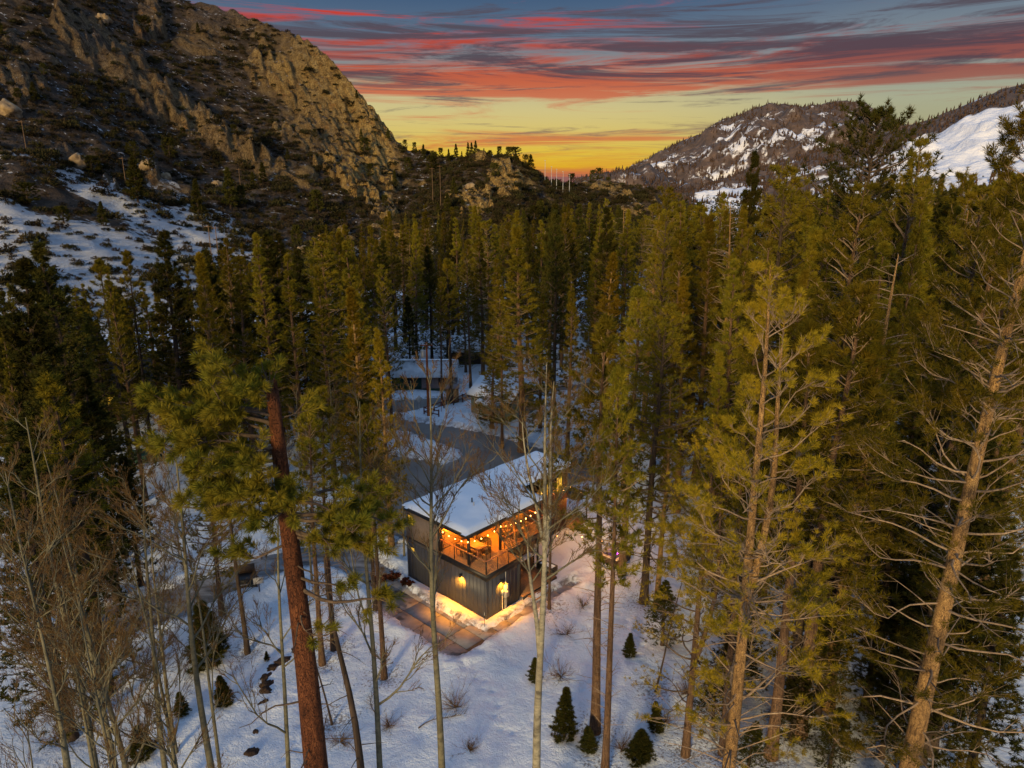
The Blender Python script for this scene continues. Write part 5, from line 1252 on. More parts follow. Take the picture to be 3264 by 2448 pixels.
for (az, el, h, w_, c, lb) in [(-27.0, -1.1, 14, 1.2, 1, 'large dark conifer alone on the snowy apron of the hill'), (-29.3, -2.6, 7, 1.0, 1, 'small dark conifer in the middle of the snowfield'), (-31.6, -2.4, 4.5, 1.4, 0, 'round juniper on the snowfield'),
                              (-33.4, -1.2, 6, 1.5, 0, 'upper round juniper at the left edge of the snowfield'), (-23.2, -2.2, 13, .9, 1, 'slim dark conifer below the pair of poles'), (-21.0, -1.6, 15, 1.0, 1, 'tall conifer right of the slim one below the poles'),
                              (-18.6, .2, 9, 1.1, 1, 'dark conifer beside the golden outcrop'), (-14.9, -2.0, 9, 1.0, 0, 'rounded olive juniper low on the brown slope'), (-9.0, -.2, 8, .9, 1, 'small conifer right of the lower cliffs'), (-29.5, .8, 6, 1.6, 0, 'broad dark juniper above the snowfield')]:
    hill_tree(az, hill_r(az, el), h, w_, c, lb, 'trees singled out on the hillside')
for i in range(20):                                     # trees on the saddle skyline
    az = -8.0 + i * .45 + hr.uniform(-.2, .2); c = hr.random() < .6
    r1_ = float(np.interp(az, CRR[:, 0], CRR[:, 1])); hill_tree(az, r1_ * hr.uniform(.975, 1.0), hr.uniform(3, 7.5), hr.uniform(.7, 1.1), c, 'dark conifer in the row along the low ridge skyline' if c else 'round juniper in the row along the low ridge skyline', 'trees on the low ridge')
hill_tree(.15, 379, 6.5, 1.6, 0, 'flat topped juniper on the summit of the rocky knoll', 'trees on the low ridge')
for (az, r, h) in [(4.6, 402, 7), (6.2, 425, 6.0), (6.7, 428, 7), (7.4, 425, 5), (8.3, 330, 16)]:
    hill_tree(az, r, h, 1.0, 0 if h < 8 else 1, 'juniper on the low rise right of the tall field lights' if h < 8 else 'dark conifer in front of the far mountain foot', 'trees on the low ridge')
for i in range(70):
    az = hr.uniform(-34, 5); t_ = hr.uniform(.12, .97); r0_ = float(np.interp(az, BASE[:, 0], BASE[:, 1])); r1_ = float(np.interp(az, CRR[:, 0], CRR[:, 1]))
    if az < -24 and t_ < .25: continue
    c = hr.random() < .45
    hill_tree(az, r0_ + t_ * (r1_ - r0_), hr.uniform(3.5, 8.5), hr.uniform(.8, 1.3), c, ('small dark conifer' if c else 'round dark juniper') + (' scattered on the brushy mountainside' if t_ > .35 else ' scattered low on the hillside'), 'scattered hillside trees')

# brush: nobody could count it
def brush(n, seed, name, label, mat, size, kb, fn):
    r = np.random.default_rng(seed)
    az, rr = fn(r, n)
    z, rk, t_ = hill(az, rr)
    keep = (rk < .45) | (r.uniform(size=len(az)) < .22)
    az, rr, z = az[keep], rr[keep], z[keep]
    x = rr * np.sin(np.radians(az)); y = rr * np.cos(np.radians(az)); m = len(x)
    sz = np.clip(size * r.lognormal(0, .45, m), .3, size * 2.4)
    k = 60
    off = unit(r.normal(size=(k, 3))) * r.uniform(.25, .95, (k, 1)); off[:, 2] = np.abs(off[:, 2]) * .8 - .05
    v, f = blades(off, unit(off + np.array([0, 0, .35])), .34, .10, kb, .85, r)
    proto = bpy.data.objects.new('brush_plant', MB().add(v, None, f).mesh('brush_plant', mat))
    me = to_mesh(name, np.c_[x, y, z - .05], attrs={'sc': sz, 'rot': r.uniform(0, 6.28, m)})
    ng = bpy.data.node_groups.new(name, 'GeometryNodeTree')
    ng.interface.new_socket(name='Geometry', in_out='INPUT', socket_type='NodeSocketGeometry'); ng.interface.new_socket(name='Geometry', in_out='OUTPUT', socket_type='NodeSocketGeometry')
    gi = ng.nodes.new('NodeGroupInput'); go = ng.nodes.new('NodeGroupOutput'); ip = ng.nodes.new('GeometryNodeInstanceOnPoints'); oi = ng.nodes.new('GeometryNodeObjectInfo')
    oi.inputs[0].default_value = proto; oi.inputs['As Instance'].default_value = True
    def attr(nm):
        a_ = ng.nodes.new('GeometryNodeInputNamedAttribute'); a_.data_type = 'FLOAT'; a_.inputs[0].default_value = nm; return a_.outputs[0]
    cx = ng.nodes.new('ShaderNodeCombineXYZ'); ng.links.new(attr('rot'), cx.inputs[2])
    e2r = ng.nodes.new('FunctionNodeEulerToRotation'); ng.links.new(cx.outputs[0], e2r.inputs[0])
    ng.links.new(gi.outputs[0], ip.inputs['Points']); ng.links.new(oi.outputs['Geometry'], ip.inputs['Instance'])
    ng.links.new(e2r.outputs[0], ip.inputs['Rotation']); ng.links.new(attr('sc'), ip.inputs['Scale']); ng.links.new(ip.outputs[0], go.inputs[0])
    o = link(name, me); o.modifiers.new('scatter', 'NODES').node_group = ng
    tag(o, label, 'shrubs', kind='stuff')
M['brush_dark'] = foliage('dark_brush_leaves', (.046, .044, .018), (.022, .024, .012), (.062, .046, .022), .1)
def fn_all(r, n):
    az = r.uniform(-43, 11, n); t_ = r.uniform(.02, 1.0, n) ** .9
    lo = (az < -22) & (t_ < .33) & (r.uniform(size=n) < .55)
    az, t_ = az[~lo], t_[~lo]
    r0_ = np.interp(az, BASE[:, 0], BASE[:, 1]); r1_ = np.interp(az, CRR[:, 0], CRR[:, 1])
    return az, r0_ + t_ * (r1_ - r0_)
brush(6500, 1, 'hillside_brush', 'dark brush thickly covering the mountainside', M['brush_dark'], 1.7, 5, fn_all)
brush(9000, 2, 'sagebrush', 'grey brown sagebrush dotted over the slope and snow', M['brush'], 1.0, 5, fn_all)

# far forest specks on the mountain: one mass
def far_trees(FMx, n, seed, name, label, hmin, hmax, smax):
    X, Y, Z, A, T, S = FMx; r = np.random.default_rng(seed)
    ok = np.where((T > .03) & (T < 1.0) & (A > 4) & (A < 40) & (S + .12 * fbm(X / 60, Y / 60, 3, 9) < smax))[0]
    i = r.choice(ok, n); m = len(i); h = r.uniform(hmin, hmax, m); w_ = h * r.uniform(.16, .26, m)
    c = np.c_[X[i] + r.uniform(-4, 4, m), Y[i] + r.uniform(-4, 4, m), Z[i] - 1.5]
    a = r.uniform(0, 6.28, m)
    vs_ = [c + np.c_[np.cos(a + k * 2.09) * w_, np.sin(a + k * 2.09) * w_, h * .12] for k in range(3)]
    mid = [c + np.c_[np.cos(a + 1 + k * 2.09) * w_ * .75, np.sin(a + 1 + k * 2.09) * w_ * .75, h * .42] for k in range(3)]
    top = c + np.c_[np.zeros(m), np.zeros(m), h]; tm = c + np.c_[np.zeros(m), np.zeros(m), h * .72]
    v = np.stack(vs_ + [tm] + mid + [top], 1).reshape(-1, 3)
    f = np.arange(m)[:, None, None] * 8 + np.array([(0, 1, 3), (1, 2, 3), (2, 0, 3), (4, 5, 7), (5, 6, 7), (6, 4, 7)])[None]
    o = link(name, MB().add(v, f.reshape(-1, 3)).mesh(name, M['far_tree'])); tag(o, label, 'forest', kind='stuff')
M['far_tree'] = foliage('far_trees', (.085, .052, .036), (.045, .036, .026), (.11, .062, .040), .0)
far_trees(FM1, 9000, 5, 'mountain_forest', 'brown green forest thinly covering the far mountain', 5, 10, .06)
far_trees(FM2, 5000, 6, 'spur_forest', 'strips of forest on the snowy spur', 4.5, 9, .08)
# valley forest beyond the single trees
def valley(n, seed):
    r = np.random.default_rng(seed); y = r.uniform(230, 700, n); x = r.uniform(-.02, .85, n) * y
    bad = (x / y < .16) & (y > 260); x, y = x[~bad], y[~bad]; m = len(x)
    h = r.uniform(12, 24, m); P = []; 
    k = 26
    zz = r.uniform(.12, 1, (m, k)); rad = (1 - zz) ** .8 * 2.6 + .2; a = r.uniform(0, 6.28, (m, k))
    P = np.stack([x[:, None] + np.cos(a) * rad, y[:, None] + np.sin(a) * rad, -1 + zz * h[:, None]], -1).reshape(-1, 3)
    D = unit(np.stack([np.cos(a), np.sin(a), .5 * np.ones_like(a)], -1).reshape(-1, 3))
    v, f = blades(P, D, 1.6, .55, 3, .7, r)
    o = link('valley_forest', MB().add(v, None, f).mesh('valley_forest', M['needle_dark'])); tag(o, 'distant dark forest filling the valley below the mountain', 'forest', kind='stuff')
valley(900, 4)
# ------------------------------------------------------------------ the house
M['slate'] = simple('slate_siding', (.066, .069, .088), (.046, .048, .062), 3, .5, .1, .4, stretch=(1, 1, .2))
M['taupe'] = simple('taupe_siding', (.20, .155, .130), (.155, .12, .10), 4, .7, .1)
M['black'] = simple('black_metal', (.012, .012, .014), (.008, .008, .009), 8, .45, .05, .4)
M['brownwall'] = simple('brown_siding', (.115, .060, .040), (.070, .038, .027), 5, .7, .2, stretch=(3, 3, .4))
M['plinth'] = simple('plinth_trim', (.10, .065, .045), (.07, .045, .03), 5, .7, .1)
M['deck'] = simple('deck_boards', (.36, .19, .085), (.24, .12, .055), 2.5, .6, .15, .3, stretch=(.6, 6, 6))
M['cladding'] = simple('wood_cladding', (.42, .24, .11), (.28, .15, .065), 3, .6, .15, .3, stretch=(.6, 5, 5))
M['tablewood'] = simple('table_wood', (.34, .13, .055), (.24, .085, .038), 3, .45, .1, .4, stretch=(5, .6, 5))
M['darkwood'] = simple('dark_wood', (.05, .028, .018), (.03, .018, .012), 5, .6, .1)
M['metalgrey'] = simple('meter_grey', (.55, .53, .48), (.45, .43, .39), 8, .45, .03, .5)
M['glass_lit'] = None
def lit_glass(name, ca, cb, st):
    m, t, p, o = mat_new(name)
    co = t.node('ShaderNodeTexCoord').outputs['Object']
    n = t.noise(co, 1.6, 4, .6)
    col = t.ramp(n, [(.35, cb), (.62, ca)])
    p.inputs['Base Color'].default_value = (.05, .04, .03, 1); p.inputs['Roughness'].default_value = .1
    t.l.new(col, p.inputs['Emission Color']); p.inputs['Emission Strength'].default_value = st
    return m
M['glass_lit'] = lit_glass('lit_window_glass', (1.0, .62, .06), (.75, .30, .02), .95)
M['bulb'] = emis('glowing_bulb', (1.0, .42, .10), 24)
M['lamp_glow'] = emis('lamp_glow', (1.0, .46, .06), 6)
def clean_snow():
    m, t, p, o = mat_new('roof_snow')
    co = t.node('ShaderNodeTexCoord').outputs['Object']
    n1 = t.noise(co, .6, 4); n2 = t.noise(co, 7, 4, .6)
    t.l.new(t.ramp(n1, [(.3, (.74, .80, .86)), (.7, (.81, .85, .89))]), p.inputs['Base Color'])
    p.inputs['Roughness'].default_value = .6; p.inputs['Specular IOR Level'].default_value = .2
    bump(t, p, t.math('ADD', n1, t.math('MULTIPLY', n2, .3)), .35, .06)
    return m
M['roof_snow'] = clean_snow()

DZ = 3.47
H0 = thing('house', 'two storey dark house with snowy flat roof and lit corner deck', 'house', (HA[0], HA[1], 0), TH)
def hb(name, a, b, mat, bev=0.0, parent=H0, label=None):
    o = MB().box(a, b, bev).build(name, M[mat], parent)
    if label: o['label'] = label
    return o
lower = hb('wall', (0, 0, .18), (3.2, 8.24, 3.0), 'slate', label='dark slate board and batten ground floor wall')
hb('plinth', (-.025, -.025, -.1), (3.2, 8.265, .178), 'plinth')
hb('wall', (0.004, 4.68, 3.0), (3.2, 8.236, 3.28), 'slate')
bat = MB().box((-.014, -.014, .19), (.014, .014, 2.98)).mesh('batten', M['slate'])
for i in range(9):
    link('batten', bat, H0, (.0 + .36 * i + .16, -.0145, 0))
for i in range(23):
    link('batten', bat, H0, (-.0145, .16 + .36 * i, 0))
hb('corner_trim', (-.03, -.03, .19), (.045, -.016, 2.98), 'slate'); hb('corner_trim', (-.03, -.016, .19), (-.016, .045, 2.98), 'slate')
hb('corner_trim', (3.14, -.028, .19), (3.22, 0.0, 2.98), 'slate')
hb('deck_fascia', (-.06, -.06, 3.0), (3.3, 4.66, 3.44), 'black')
hb('floor_band', (-.05, 4.7, 3.28), (.3, 8.29, 3.37), 'black')
up = hb('wall', (0, 4.66, 3.37), (7.6, 8.24, 5.5), 'taupe', label='taupe upper storey wall')
# horizontal cladding boards on the porch wall
for i in range(15):
    z0 = 3.5 + i * .135
    MB().box((.03, 4.636, z0), (2.55, 4.659, z0 + .127)).build('cladding_board', M['cladding'], H0)
hb('corner_post', (-.03, 4.60, 3.44), (.06, 4.70, 5.5), 'black')
# ground floor behind the box and the long rear wing
hb('wall', (3.2, 2.5, -.1), (7.6, 8.2, 3.0), 'brownwall', label='red brown wall under the upper deck')
hb('wall', (7.6, 4.5, -.1), (14.1, 8.22, 5.5), 'brownwall', label='brown wall of the long rear wing')
for i in range(26):
    MB().box((7.66 + i * .25, 4.478, -.05), (7.69 + i * .25, 4.4995, 5.48)).build('batten', M['brownwall'], H0)
hb('deck_slab', (3.3, 1.42, 3.0), (7.7, 4.66, 3.44), 'black')
# deck planks, front terrace and gallery
for i in range(33):
    b0 = .0 + i * .1415
    a1 = 3.24 if b0 < 1.40 else 7.66
    MB().box((-.03, b0 - .03, 3.44), (a1, b0 + .104, 3.47)).build('deck_plank', M['deck'], H0)
# posts
def post(a, b, z0, z1, s=.075, nm='post'):
    return MB().box((a - s, b - s, z0), (a + s, b + s, z1)).build(nm, M['black'], H0)
post(.14, 1.78, 3.47, 5.5); post(3.06, 1.66, 3.47, 5.5); post(7.2, 1.62, 3.47, 5.5); post(.12, 4.5, 3.47, 5.5, .05)
post(3.26, .0, .45, 3.44, .05); post(6.9, 1.5, .45, 3.0, .06)
# railings: posts, handrail, cables
rail_posts = [(0, .03), (.03, -.01), (1.05, -.01), (2.1, -.01), (3.24, -.01), (-.01, 1.55), (-.01, 3.05), (-.01, 4.5), (3.29, 1.5), (4.52, 1.44), (5.75, 1.44), (7.0, 1.44)]
for (a, b) in rail_posts:
    MB().box((a - .022, b - .022, 3.44), (a + .022, b + .022, 4.42)).build('rail_post', M['black'], H0)
def rail(p, q):
    MB().beam((*p, 4.44), (*q, 4.44), .085, .04).build('handrail', M['tablewood'], H0)
    for k in range(8):
        z = 3.58 + k * .105
        MB().beam((*p, z), (*q, z), .006, .006).build('rail_cable', M['black'], H0)
rail((0, -.01), (3.28, -.01)); rail((-.01, 0), (-.01, 4.58)); rail((3.29, -.01), (3.29, 1.46)); rail((3.29, 1.46), (7.66, 1.44)); rail((7.66, 1.44), (7.66, 4.5))
# roof
ROOF = [(-.12, 1.6), (7.75, 1.6), (7.95, 4.3), (14.5, 4.3), (14.5, 8.32), (-.12, 8.32)]
MB().prism(ROOF, 5.5, 5.84).build('roof', M['black'], H0)
def snow_slab():
    a = np.arange(-.36, 14.75, .16); b = np.arange(1.38, 8.75, .16)
    Am, Bm = np.meshgrid(a, b)
    d = -sdf(ROOF, Am.ravel() + .045 * fbm(Bm.ravel() * 2.2, Am.ravel(), 2, 4), Bm.ravel() + .06 * vnoise(Am.ravel() * 2.2, Bm.ravel(), 3)) + .02
    th = .24 * np.sqrt(np.clip(d / .30, 0, 1)) + .05 * fbm(Am.ravel() * .5, Bm.ravel() * .5, 3, 6) * np.clip(d, 0, 1)
    z = np.where(d > 0, 5.845 + th, 5.845)
    n = len(a); k = len(b)
    i2 = (np.arange(k - 1)[:, None] * n + np.arange(n - 1)[None, :]).ravel()
    q = np.stack([i2, i2 + 1, i2 + n + 1, i2 + n], -1)
    q = q[(d[q] > -.02).any(1)]
    return link('snow_cover', to_mesh('snow_cover', np.c_[Am.ravel(), Bm.ravel(), z], None, q, True, M['roof_snow']), H0)
snow_slab()
for (a, b, hgt) in [(7.0, 6.6, .42), (6.2, 5.7, .42), (3.2, 4.6, .4), (1.9, 6.9, .35)]:
    MB().tube([(a, b, 5.9), (a, b, 6.05 + hgt)], .05, 8).build('vent_pipe', M['black'], H0)
MB().tube([(2.9, 4.1, 6.0), (2.9, 4.1, 6.4)], .04, 8).build('vent_pipe', M['metalgrey'], H0)
# soffit boards lit from below
hb('soffit', (-.08, 1.64, 5.47), (7.7, 4.6, 5.498), 'cladding')
# windows
def window(plane, c0, c1, z0, z1, off, mull=1):
    """plane 'a' faces -a (left wall), plane 'b' faces -b (right side)"""
    w_ = thing_part('window')
    fr = .05
    def bx(nm, u0, u1, zz0, zz1, d0, d1, mat):
        if plane == 'a': MB().box((off + d0, u0, zz0), (off + d1, u1, zz1)).build(nm, M[mat], w_)
        else: MB().box((u0, off + d0, zz0), (u1, off + d1, zz1)).build(nm, M[mat], w_)
    bx('frame', c0, c1, z1 - fr, z1, -.04, -.003, 'black'); bx('frame', c0, c1, z0, z0 + fr, -.04, -.003, 'black')
    bx('frame', c0, c0 + fr, z0 + fr, z1 - fr, -.04, -.003, 'black'); bx('frame', c1 - fr, c1, z0 + fr, z1 - fr, -.04, -.003, 'black')
    wd = (c1 - c0 - fr * 2) / mull
    for k in range(mull):
        u0 = c0 + fr + k * wd
        bx('pane', u0 + (.02 if k else 0), u0 + wd - (.02 if k < mull - 1 else 0), z0 + fr, z1 - fr, -.02, -.004, 'glass_lit')
        if k: bx('mullion', u0 - .02, u0 + .02, z0 + fr, z1 - fr, -.038, -.003, 'black')
def thing_part(nm):
    return link(nm, None, H0)
window('a', 7.35, 8.0, 4.45, 5.25, 0, 1)
window('a', 7.3, 7.85, 2.35, 2.72, 0, 1)
window('a', 5.35, 5.5, 2.3, 2.55, 0, 1)
window('b', 4.45, 4.95, 3.5, 5.25, 4.66, 1)
window('b', 5.15, 6.75, 4.05, 5.25, 4.66, 2)
window('b', 8.6, 9.3, 3.6, 5.3, 4.5, 1)
window('b', 10.2, 11.6, 3.9, 5.2, 4.5, 2)
window('b', 12.6, 13.4, 3.6, 5.3, 4.5, 1)
window('b', 4.0, 4.8, .5, 2.4, 2.5, 1)
# wall lamps
def spot(nm, loc, energy, col, ang, blend, parent, rad=.04, rot=(0, 0, 0)):
    d = bpy.data.lights.new(nm, 'SPOT'); d.energy = energy; d.color = col; d.spot_size = ang; d.spot_blend = blend; d.shadow_soft_size = rad
    return link(nm, d, parent, loc, rot)
def point(nm, loc, energy, col, parent, rad=.06):
    d = bpy.data.lights.new(nm, 'POINT'); d.energy = energy; d.color = col; d.shadow_soft_size = rad
    return link(nm, d, parent, loc)
WARM = (1.0, .34, .020)
def sconce(a, b, z, na, nb, en):
    s = thing_part('wall_lamp')
    c = np.array([a + na * .20, b + nb * .20])
    MB().box((min(a, a + na * .20) - .03 * abs(nb), min(b, b + nb * .20) - .03 * abs(na), z + .02), (max(a, a + na * .20) + .03 * abs(nb), max(b, b + nb * .20) + .03 * abs(na), z + .08)).build('bracket', M['black'], s)
    MB().lathe([(.001, .14), (.07, .14), (.07, -.12), (.062, -.12), (.062, .10), (.001, .10)], (c[0], c[1], z), 14).build('lamp_shade', M['black'], s, True)
    MB().lathe([(.001, -.02), (.03, -.03), (.036, -.06), (.02, -.09), (.001, -.095)], (c[0], c[1], z), 10).build('bulb', M['lamp_glow'], s, True)
    spot('lamp_light', (c[0], c[1], z - .10), en, (1.0, .36, .018), R(150), .8, s)
sconce(0, 2.32, 2.55, -1, 0, 1200)
sconce(1.35, 0, 2.48, 0, -1, 760)
# lamp by the lower door
sconce(5.25, 2.5, 2.0, 0, -1, 60)
# ceiling lamps of the covered deck
for (a, b, en) in [(.55, 4.2, 330), (2.2, 3.2, 520), (4.2, 3.0, 560), (6.3, 3.0, 520)]:
    s = thing_part('ceiling_lamp')
    MB().lathe([(.001, .0), (.09, .0), (.09, -.03), (.001, -.03)], (a, b, 5.468), 14).build('base', M['black'], s)
    MB().lathe([(.085, -.03), (.08, -.06), (.05, -.085), (.001, -.09)], (a, b, 5.468), 14).build('lamp_glass', M['lamp_glow'], s, True)
    point('lamp_light', (a, b, 5.26), en, WARM, s, .08)
# meter boxes and conduits
hb('electric_panel', (1.62, -.17, 1.05), (2.02, -.016, 2.0), 'metalgrey', .015)
hb('meter_box', (1.40, -.13, 1.42), (1.56, -.016, 1.70), 'metalgrey', .012)
MB().lathe([(.001, .0), (.085, .0), (.085, .06), (.001, .07)], (0, 0, 0), 14).build('meter_dial', M['metalgrey'], H0).location = (1.80, -.171, 1.50)
bpy.data.objects['meter_dial'].rotation_euler = (R(90), 0, 0)
for (a, z0, z1) in [(1.47, .2, 1.42), (1.72, .2, 1.05), (1.84, .2, 1.05), (1.80, 2.0, 2.95)]:
    MB().tube([(a, -.05, z0), (a, -.05, z1)], .024, 8).build('conduit', M['metalgrey'], H0)
# lower deck, steps, planter
for i in range(20):
    b0 = -.3 + i * .141
    MB().box((3.28, b0, .41), (6.95, b0 + .134, .45)).build('lower_deck_plank', M['deck'], H0)
hb('lower_deck_rim', (3.28, -.33, .0), (6.97, -.302, .44), 'black')
hb('lower_deck_rim', (6.952, -.3, .0), (6.99, 2.4, .44), 'black')
for k in range(2):
    hb('step', (3.7, -.36 - .3 * (k + 1), .30 - .14 * k), (5.6, -.36 - .3 * k + .02, .335 - .14 * k), 'deck')
    hb('step_riser', (3.72, -.36 - .3 * k - .02, .02), (5.58, -.36 - .3 * k + .016, .298 - .14 * k), 'darkwood')
hb('roof', (14.1, 3.6, 2.85), (16.0, 6.2, 2.95), 'black', label='small flat porch roof at the far end')
hb('porch_floor', (14.1, 3.7, .1), (16.0, 6.2, .3), 'deck')
for (a, b) in [(15.9, 3.75), (15.9, 6.1)]: post(a, b, .3, 2.85, .05)
point('porch_light', (14.8, 4.6, 2.5), 80, WARM, H0, .06)
MB().lathe([(.001, 0), (.07, 0), (.07, -.06), (.001, -.07)], (14.8, 4.6, 2.85), 12).build('porch_lamp', M['lamp_glow'], H0)

def hthing(nm, label, cat, a, b, z=0.0, rz=0.0, group=None):
    p = hw(a, b); return thing(nm, label, cat, (p[0], p[1], z), TH + rz, group)

# ------------------------------------------------------------------ things on the decks
t = hthing('dining_table', 'long red brown wooden dining table on the covered corner deck', 'table', 1.45, 2.6, DZ)
for i in range(5):
    MB().box((-.45 + .18 * i, -.82, .71), (-.45 + .18 * i + .176, .82, .75), .006).build('plank', M['tablewood'], t)
for sa in (-1, 1):
    for sb in (-1, 1): MB().box((sa * .38 - .045, sb * .74 - .045, 0), (sa * .38 + .045, sb * .74 + .045, .71)).build('leg', M['tablewood'], t)
MB().box((-.40, -.76, .62), (.40, .76, .70)).build('apron', M['tablewood'], t)
def chair_meshes():
    d = {}
    d['seat'] = MB().box((-.22, -.22, .43), (.22, .22, .47), .01).mesh('seat', M['darkwood'])
    d['fleg'] = MB().box((-.018, -.018, 0), (.018, .018, .43)).mesh('leg', M['darkwood'])
    d['bleg'] = MB().beam((0, 0, 0), (-.06, 0, .92), .036, .036).mesh('leg', M['darkwood'])
    d['slat'] = MB().box((-.012, -.20, 0), (.012, .20, .07)).mesh('slat', M['darkwood'])
    return d
CH = chair_meshes()
def chair(a, b, rz, label):
    c = hthing('dining_chair', label, 'chair', a, b, DZ, rz, 'dining chairs on the deck')
    link('seat', CH['seat'], c)
    for s in (-1, 1):
        link('leg', CH['fleg'], c, (.19, .19 * s, 0)); link('leg', CH['bleg'], c, (-.19, .20 * s, 0))
    br = link('backrest', None, c)
    for k in range(4): link('slat', CH['slat'], br, (-.225 - .01 * k, 0, .52 + .10 * k))
for b, lb in ((2.05, 'nearest the deck post'), (2.6, 'in the middle'), (3.15, 'nearest the wood wall')):
    chair(2.12, b, math.pi, 'slat back dining chair on the grill side of the table, ' + lb)
for b, lb in ((2.1, 'nearest the corner rail'), (2.65, 'in the middle'), (3.2, 'nearest the wood wall')):
    chair(.72, b, 0, 'dark dining chair on the left rail side of the table, ' + lb)
chair(1.5, 1.5, math.pi / 2, 'dark dining chair at the head of the table by the corner railing')

gR = hthing('barbecue_grill', 'black wheeled barbecue grill against the deck wall', 'grill', 2.95, 4.15, DZ)
MB().box((-.38, -.28, .45), (.38, .28, .80), .02).build('firebox', M['black'], gR)
a_ = np.linspace(0, math.pi, 9)
MB().prism([(-.38 + 0, 0)] * 0 or [(-.37, -.27), (.37, -.27), (.37, .27), (-.37, .27)], .805, .86).build('lid_rim', M['metalgrey'], gR)
lid = MB(); pr = [(-.27 * math.cos(q), .87 + .24 * math.sin(q)) for q in a_]
v = [(-.37, y, z) for y, z in pr] + [(.37, y, z) for y, z in pr]; n = len(pr)
lid.add(v, [(0, i, i + 1) for i in range(1, n - 1)] + [(n, n + i + 1, n + i) for i in range(1, n - 1)], [(i, n + i, n + i + 1, i + 1) for i in range(n - 1)]).build('lid', M['black'], gR)
MB().box((.40, -.24, .74), (.80, .24, .78)).build('side_shelf', M['metalgrey'], gR); MB().box((-.80, -.24, .74), (-.40, .24, .78)).build('side_shelf', M['metalgrey'], gR)
for sa in (-1, 1):
    for sb in (-1, 1): MB().box((sa * .34 - .02, sb * .24 - .02, .06), (sa * .34 + .02, sb * .24 + .02, .45)).build('leg', M['black'], gR)
    w_ = MB().tube([(-.02, 0, 0), (.02, 0, 0)], .07, 12).build('wheel', M['black'], gR); w_.location = (sa * .34, -.24, .07)
MB().tube([(-.3, -.30, .95), (.3, -.30, .95)], .014, 6).build('handle', M['metalgrey'], gR)
rug = hthing('grill_mat', 'flat dark mat on the deck in front of the grill', 'mat', 3.3, 3.5, DZ)
MB().box((-.45, -.3, .002), (.45, .3, .012)).build('mat', M['black'], rug)

def adirondack(a, b, rz, label):
    c = hthing('lounge_chair', label, 'chair', a, b, DZ, rz, 'slatted lounge chairs on the deck')
    for k in range(5):
        MB().beam((-.30, -.26 + .13 * k, .28), (-.72, -.24 + .12 * k, 1.02), .11, .022).build('back_slat', M['darkwood'], c)
    for k in range(5):
        MB().box((-.28 + .12 * k, -.28, .26 + .028 * k), (-.28 + .12 * k + .11, .28, .282 + .028 * k)).build('seat_slat', M['darkwood'], c)
    for s in (-1, 1):
        MB().box((-.5, s * .36 - .06, .55), (.34, s * .36 + .06, .575)).build('arm', M['darkwood'], c)
        MB().box((.26, s * .33 - .03, 0), (.36, s * .33 + .03, .55)).build('leg', M['darkwood'], c)
        MB().beam((.26, s * .29, .30), (-.65, s * .29, .03), .03, .1).build('leg', M['darkwood'], c)
adirondack(4.75, 2.5, -.7, 'reclined slatted wooden lounge chair beside the second roof post')
adirondack(6.3, 2.6, -2.2, 'second slatted lounge chair farther along the lit gallery')
sb_ = hthing('side_table', 'small cube side table between the two lounge chairs', 'table', 5.4, 2.0, DZ)
MB().box((-.2, -.2, .38), (.2, .2, .42)).build('top', M['darkwood'], sb_)
for sa in (-1, 1): MB().box((sa * .18 - .015, -.19, 0), (sa * .18 + .015, .19, .38)).build('side_panel', M['darkwood'], sb_)
MB().box((-.16, -.17, .02), (.16, .17, .05)).build('shelf', M['darkwood'], sb_)

# firewood on the lower deck
fw = hthing('firewood_stack', 'snow capped firewood stack against the wall on the lower deck', 'firewood', 6.2, 2.15, .45)
lg = MB(); rr_ = random.Random(4)
for k in range(8):
    for i in range(13 - k % 2):
        x = -.78 + .124 * i + (.06 if k % 2 else 0); z = .06 + .108 * k
        lg.tube([(x, -.20 + rr_.uniform(-.03, .02), z), (x, .2, z)], .057 * rr_.uniform(.85, 1.05), 7)
tag(lg.build('logs', simple('split_logs', (.42, .26, .12), (.16, .09, .05), 9, .8, .2), fw), kind='stuff')
MB().box((-.86, -.2, 0), (-.84, .2, 1.0)).build('rack_side', M['black'], fw); MB().box((.84, -.2, 0), (.86, .2, 1.0)).build('rack_side', M['black'], fw)
def lump(sx, sy, sz, seed, n=22):
    u = np.linspace(-1, 1, n); U, W_ = np.meshgrid(u, u)
    z = np.sqrt(np.clip(1 - np.maximum(U ** 4, W_ ** 4), 0, 1)) * (1 + .25 * fbm(U * 1.7 + seed, W_ * 1.7, 3, seed))
    i2 = (np.arange(n - 1)[:, None] * n + np.arange(n - 1)[None, :]).ravel()
    return to_mesh('snow_cap', np.c_[(U * sx).ravel(), (W_ * sy).ravel(), (z * sz).ravel()], None, np.stack([i2, i2 + 1, i2 + n + 1, i2 + n], -1), True, M['roof_snow'])
link('snow_cap', lump(.8, .24, .16, 3), fw, (0, 0, .90))
pl = hthing('planter_box', 'black planter box at the far end of the lower deck', 'planter', 7.35, .9, 0)
for (x0, x1, y0, y1) in ((-.35, .35, -.7, -.64), (-.35, .35, .64, .7), (-.35, -.29, -.64, .64), (.29, .35, -.64, .64)):
    MB().box((x0, y0, 0), (x1, y1, .85)).build('side_panel', M['black'], pl)
link('snow_cap', lump(.29, .63, .12, 5), pl, (0, 0, .74))
stool = hthing('chopping_block', 'short wooden chopping block beside the firewood stack', 'block', 5.25, 1.75, .45)
MB().lathe([(.001, 0), (.17, 0), (.175, .2), (.165, .42), (.001, .42)], (0, 0, 0), 14).build('log', M['cladding'], stool, True)

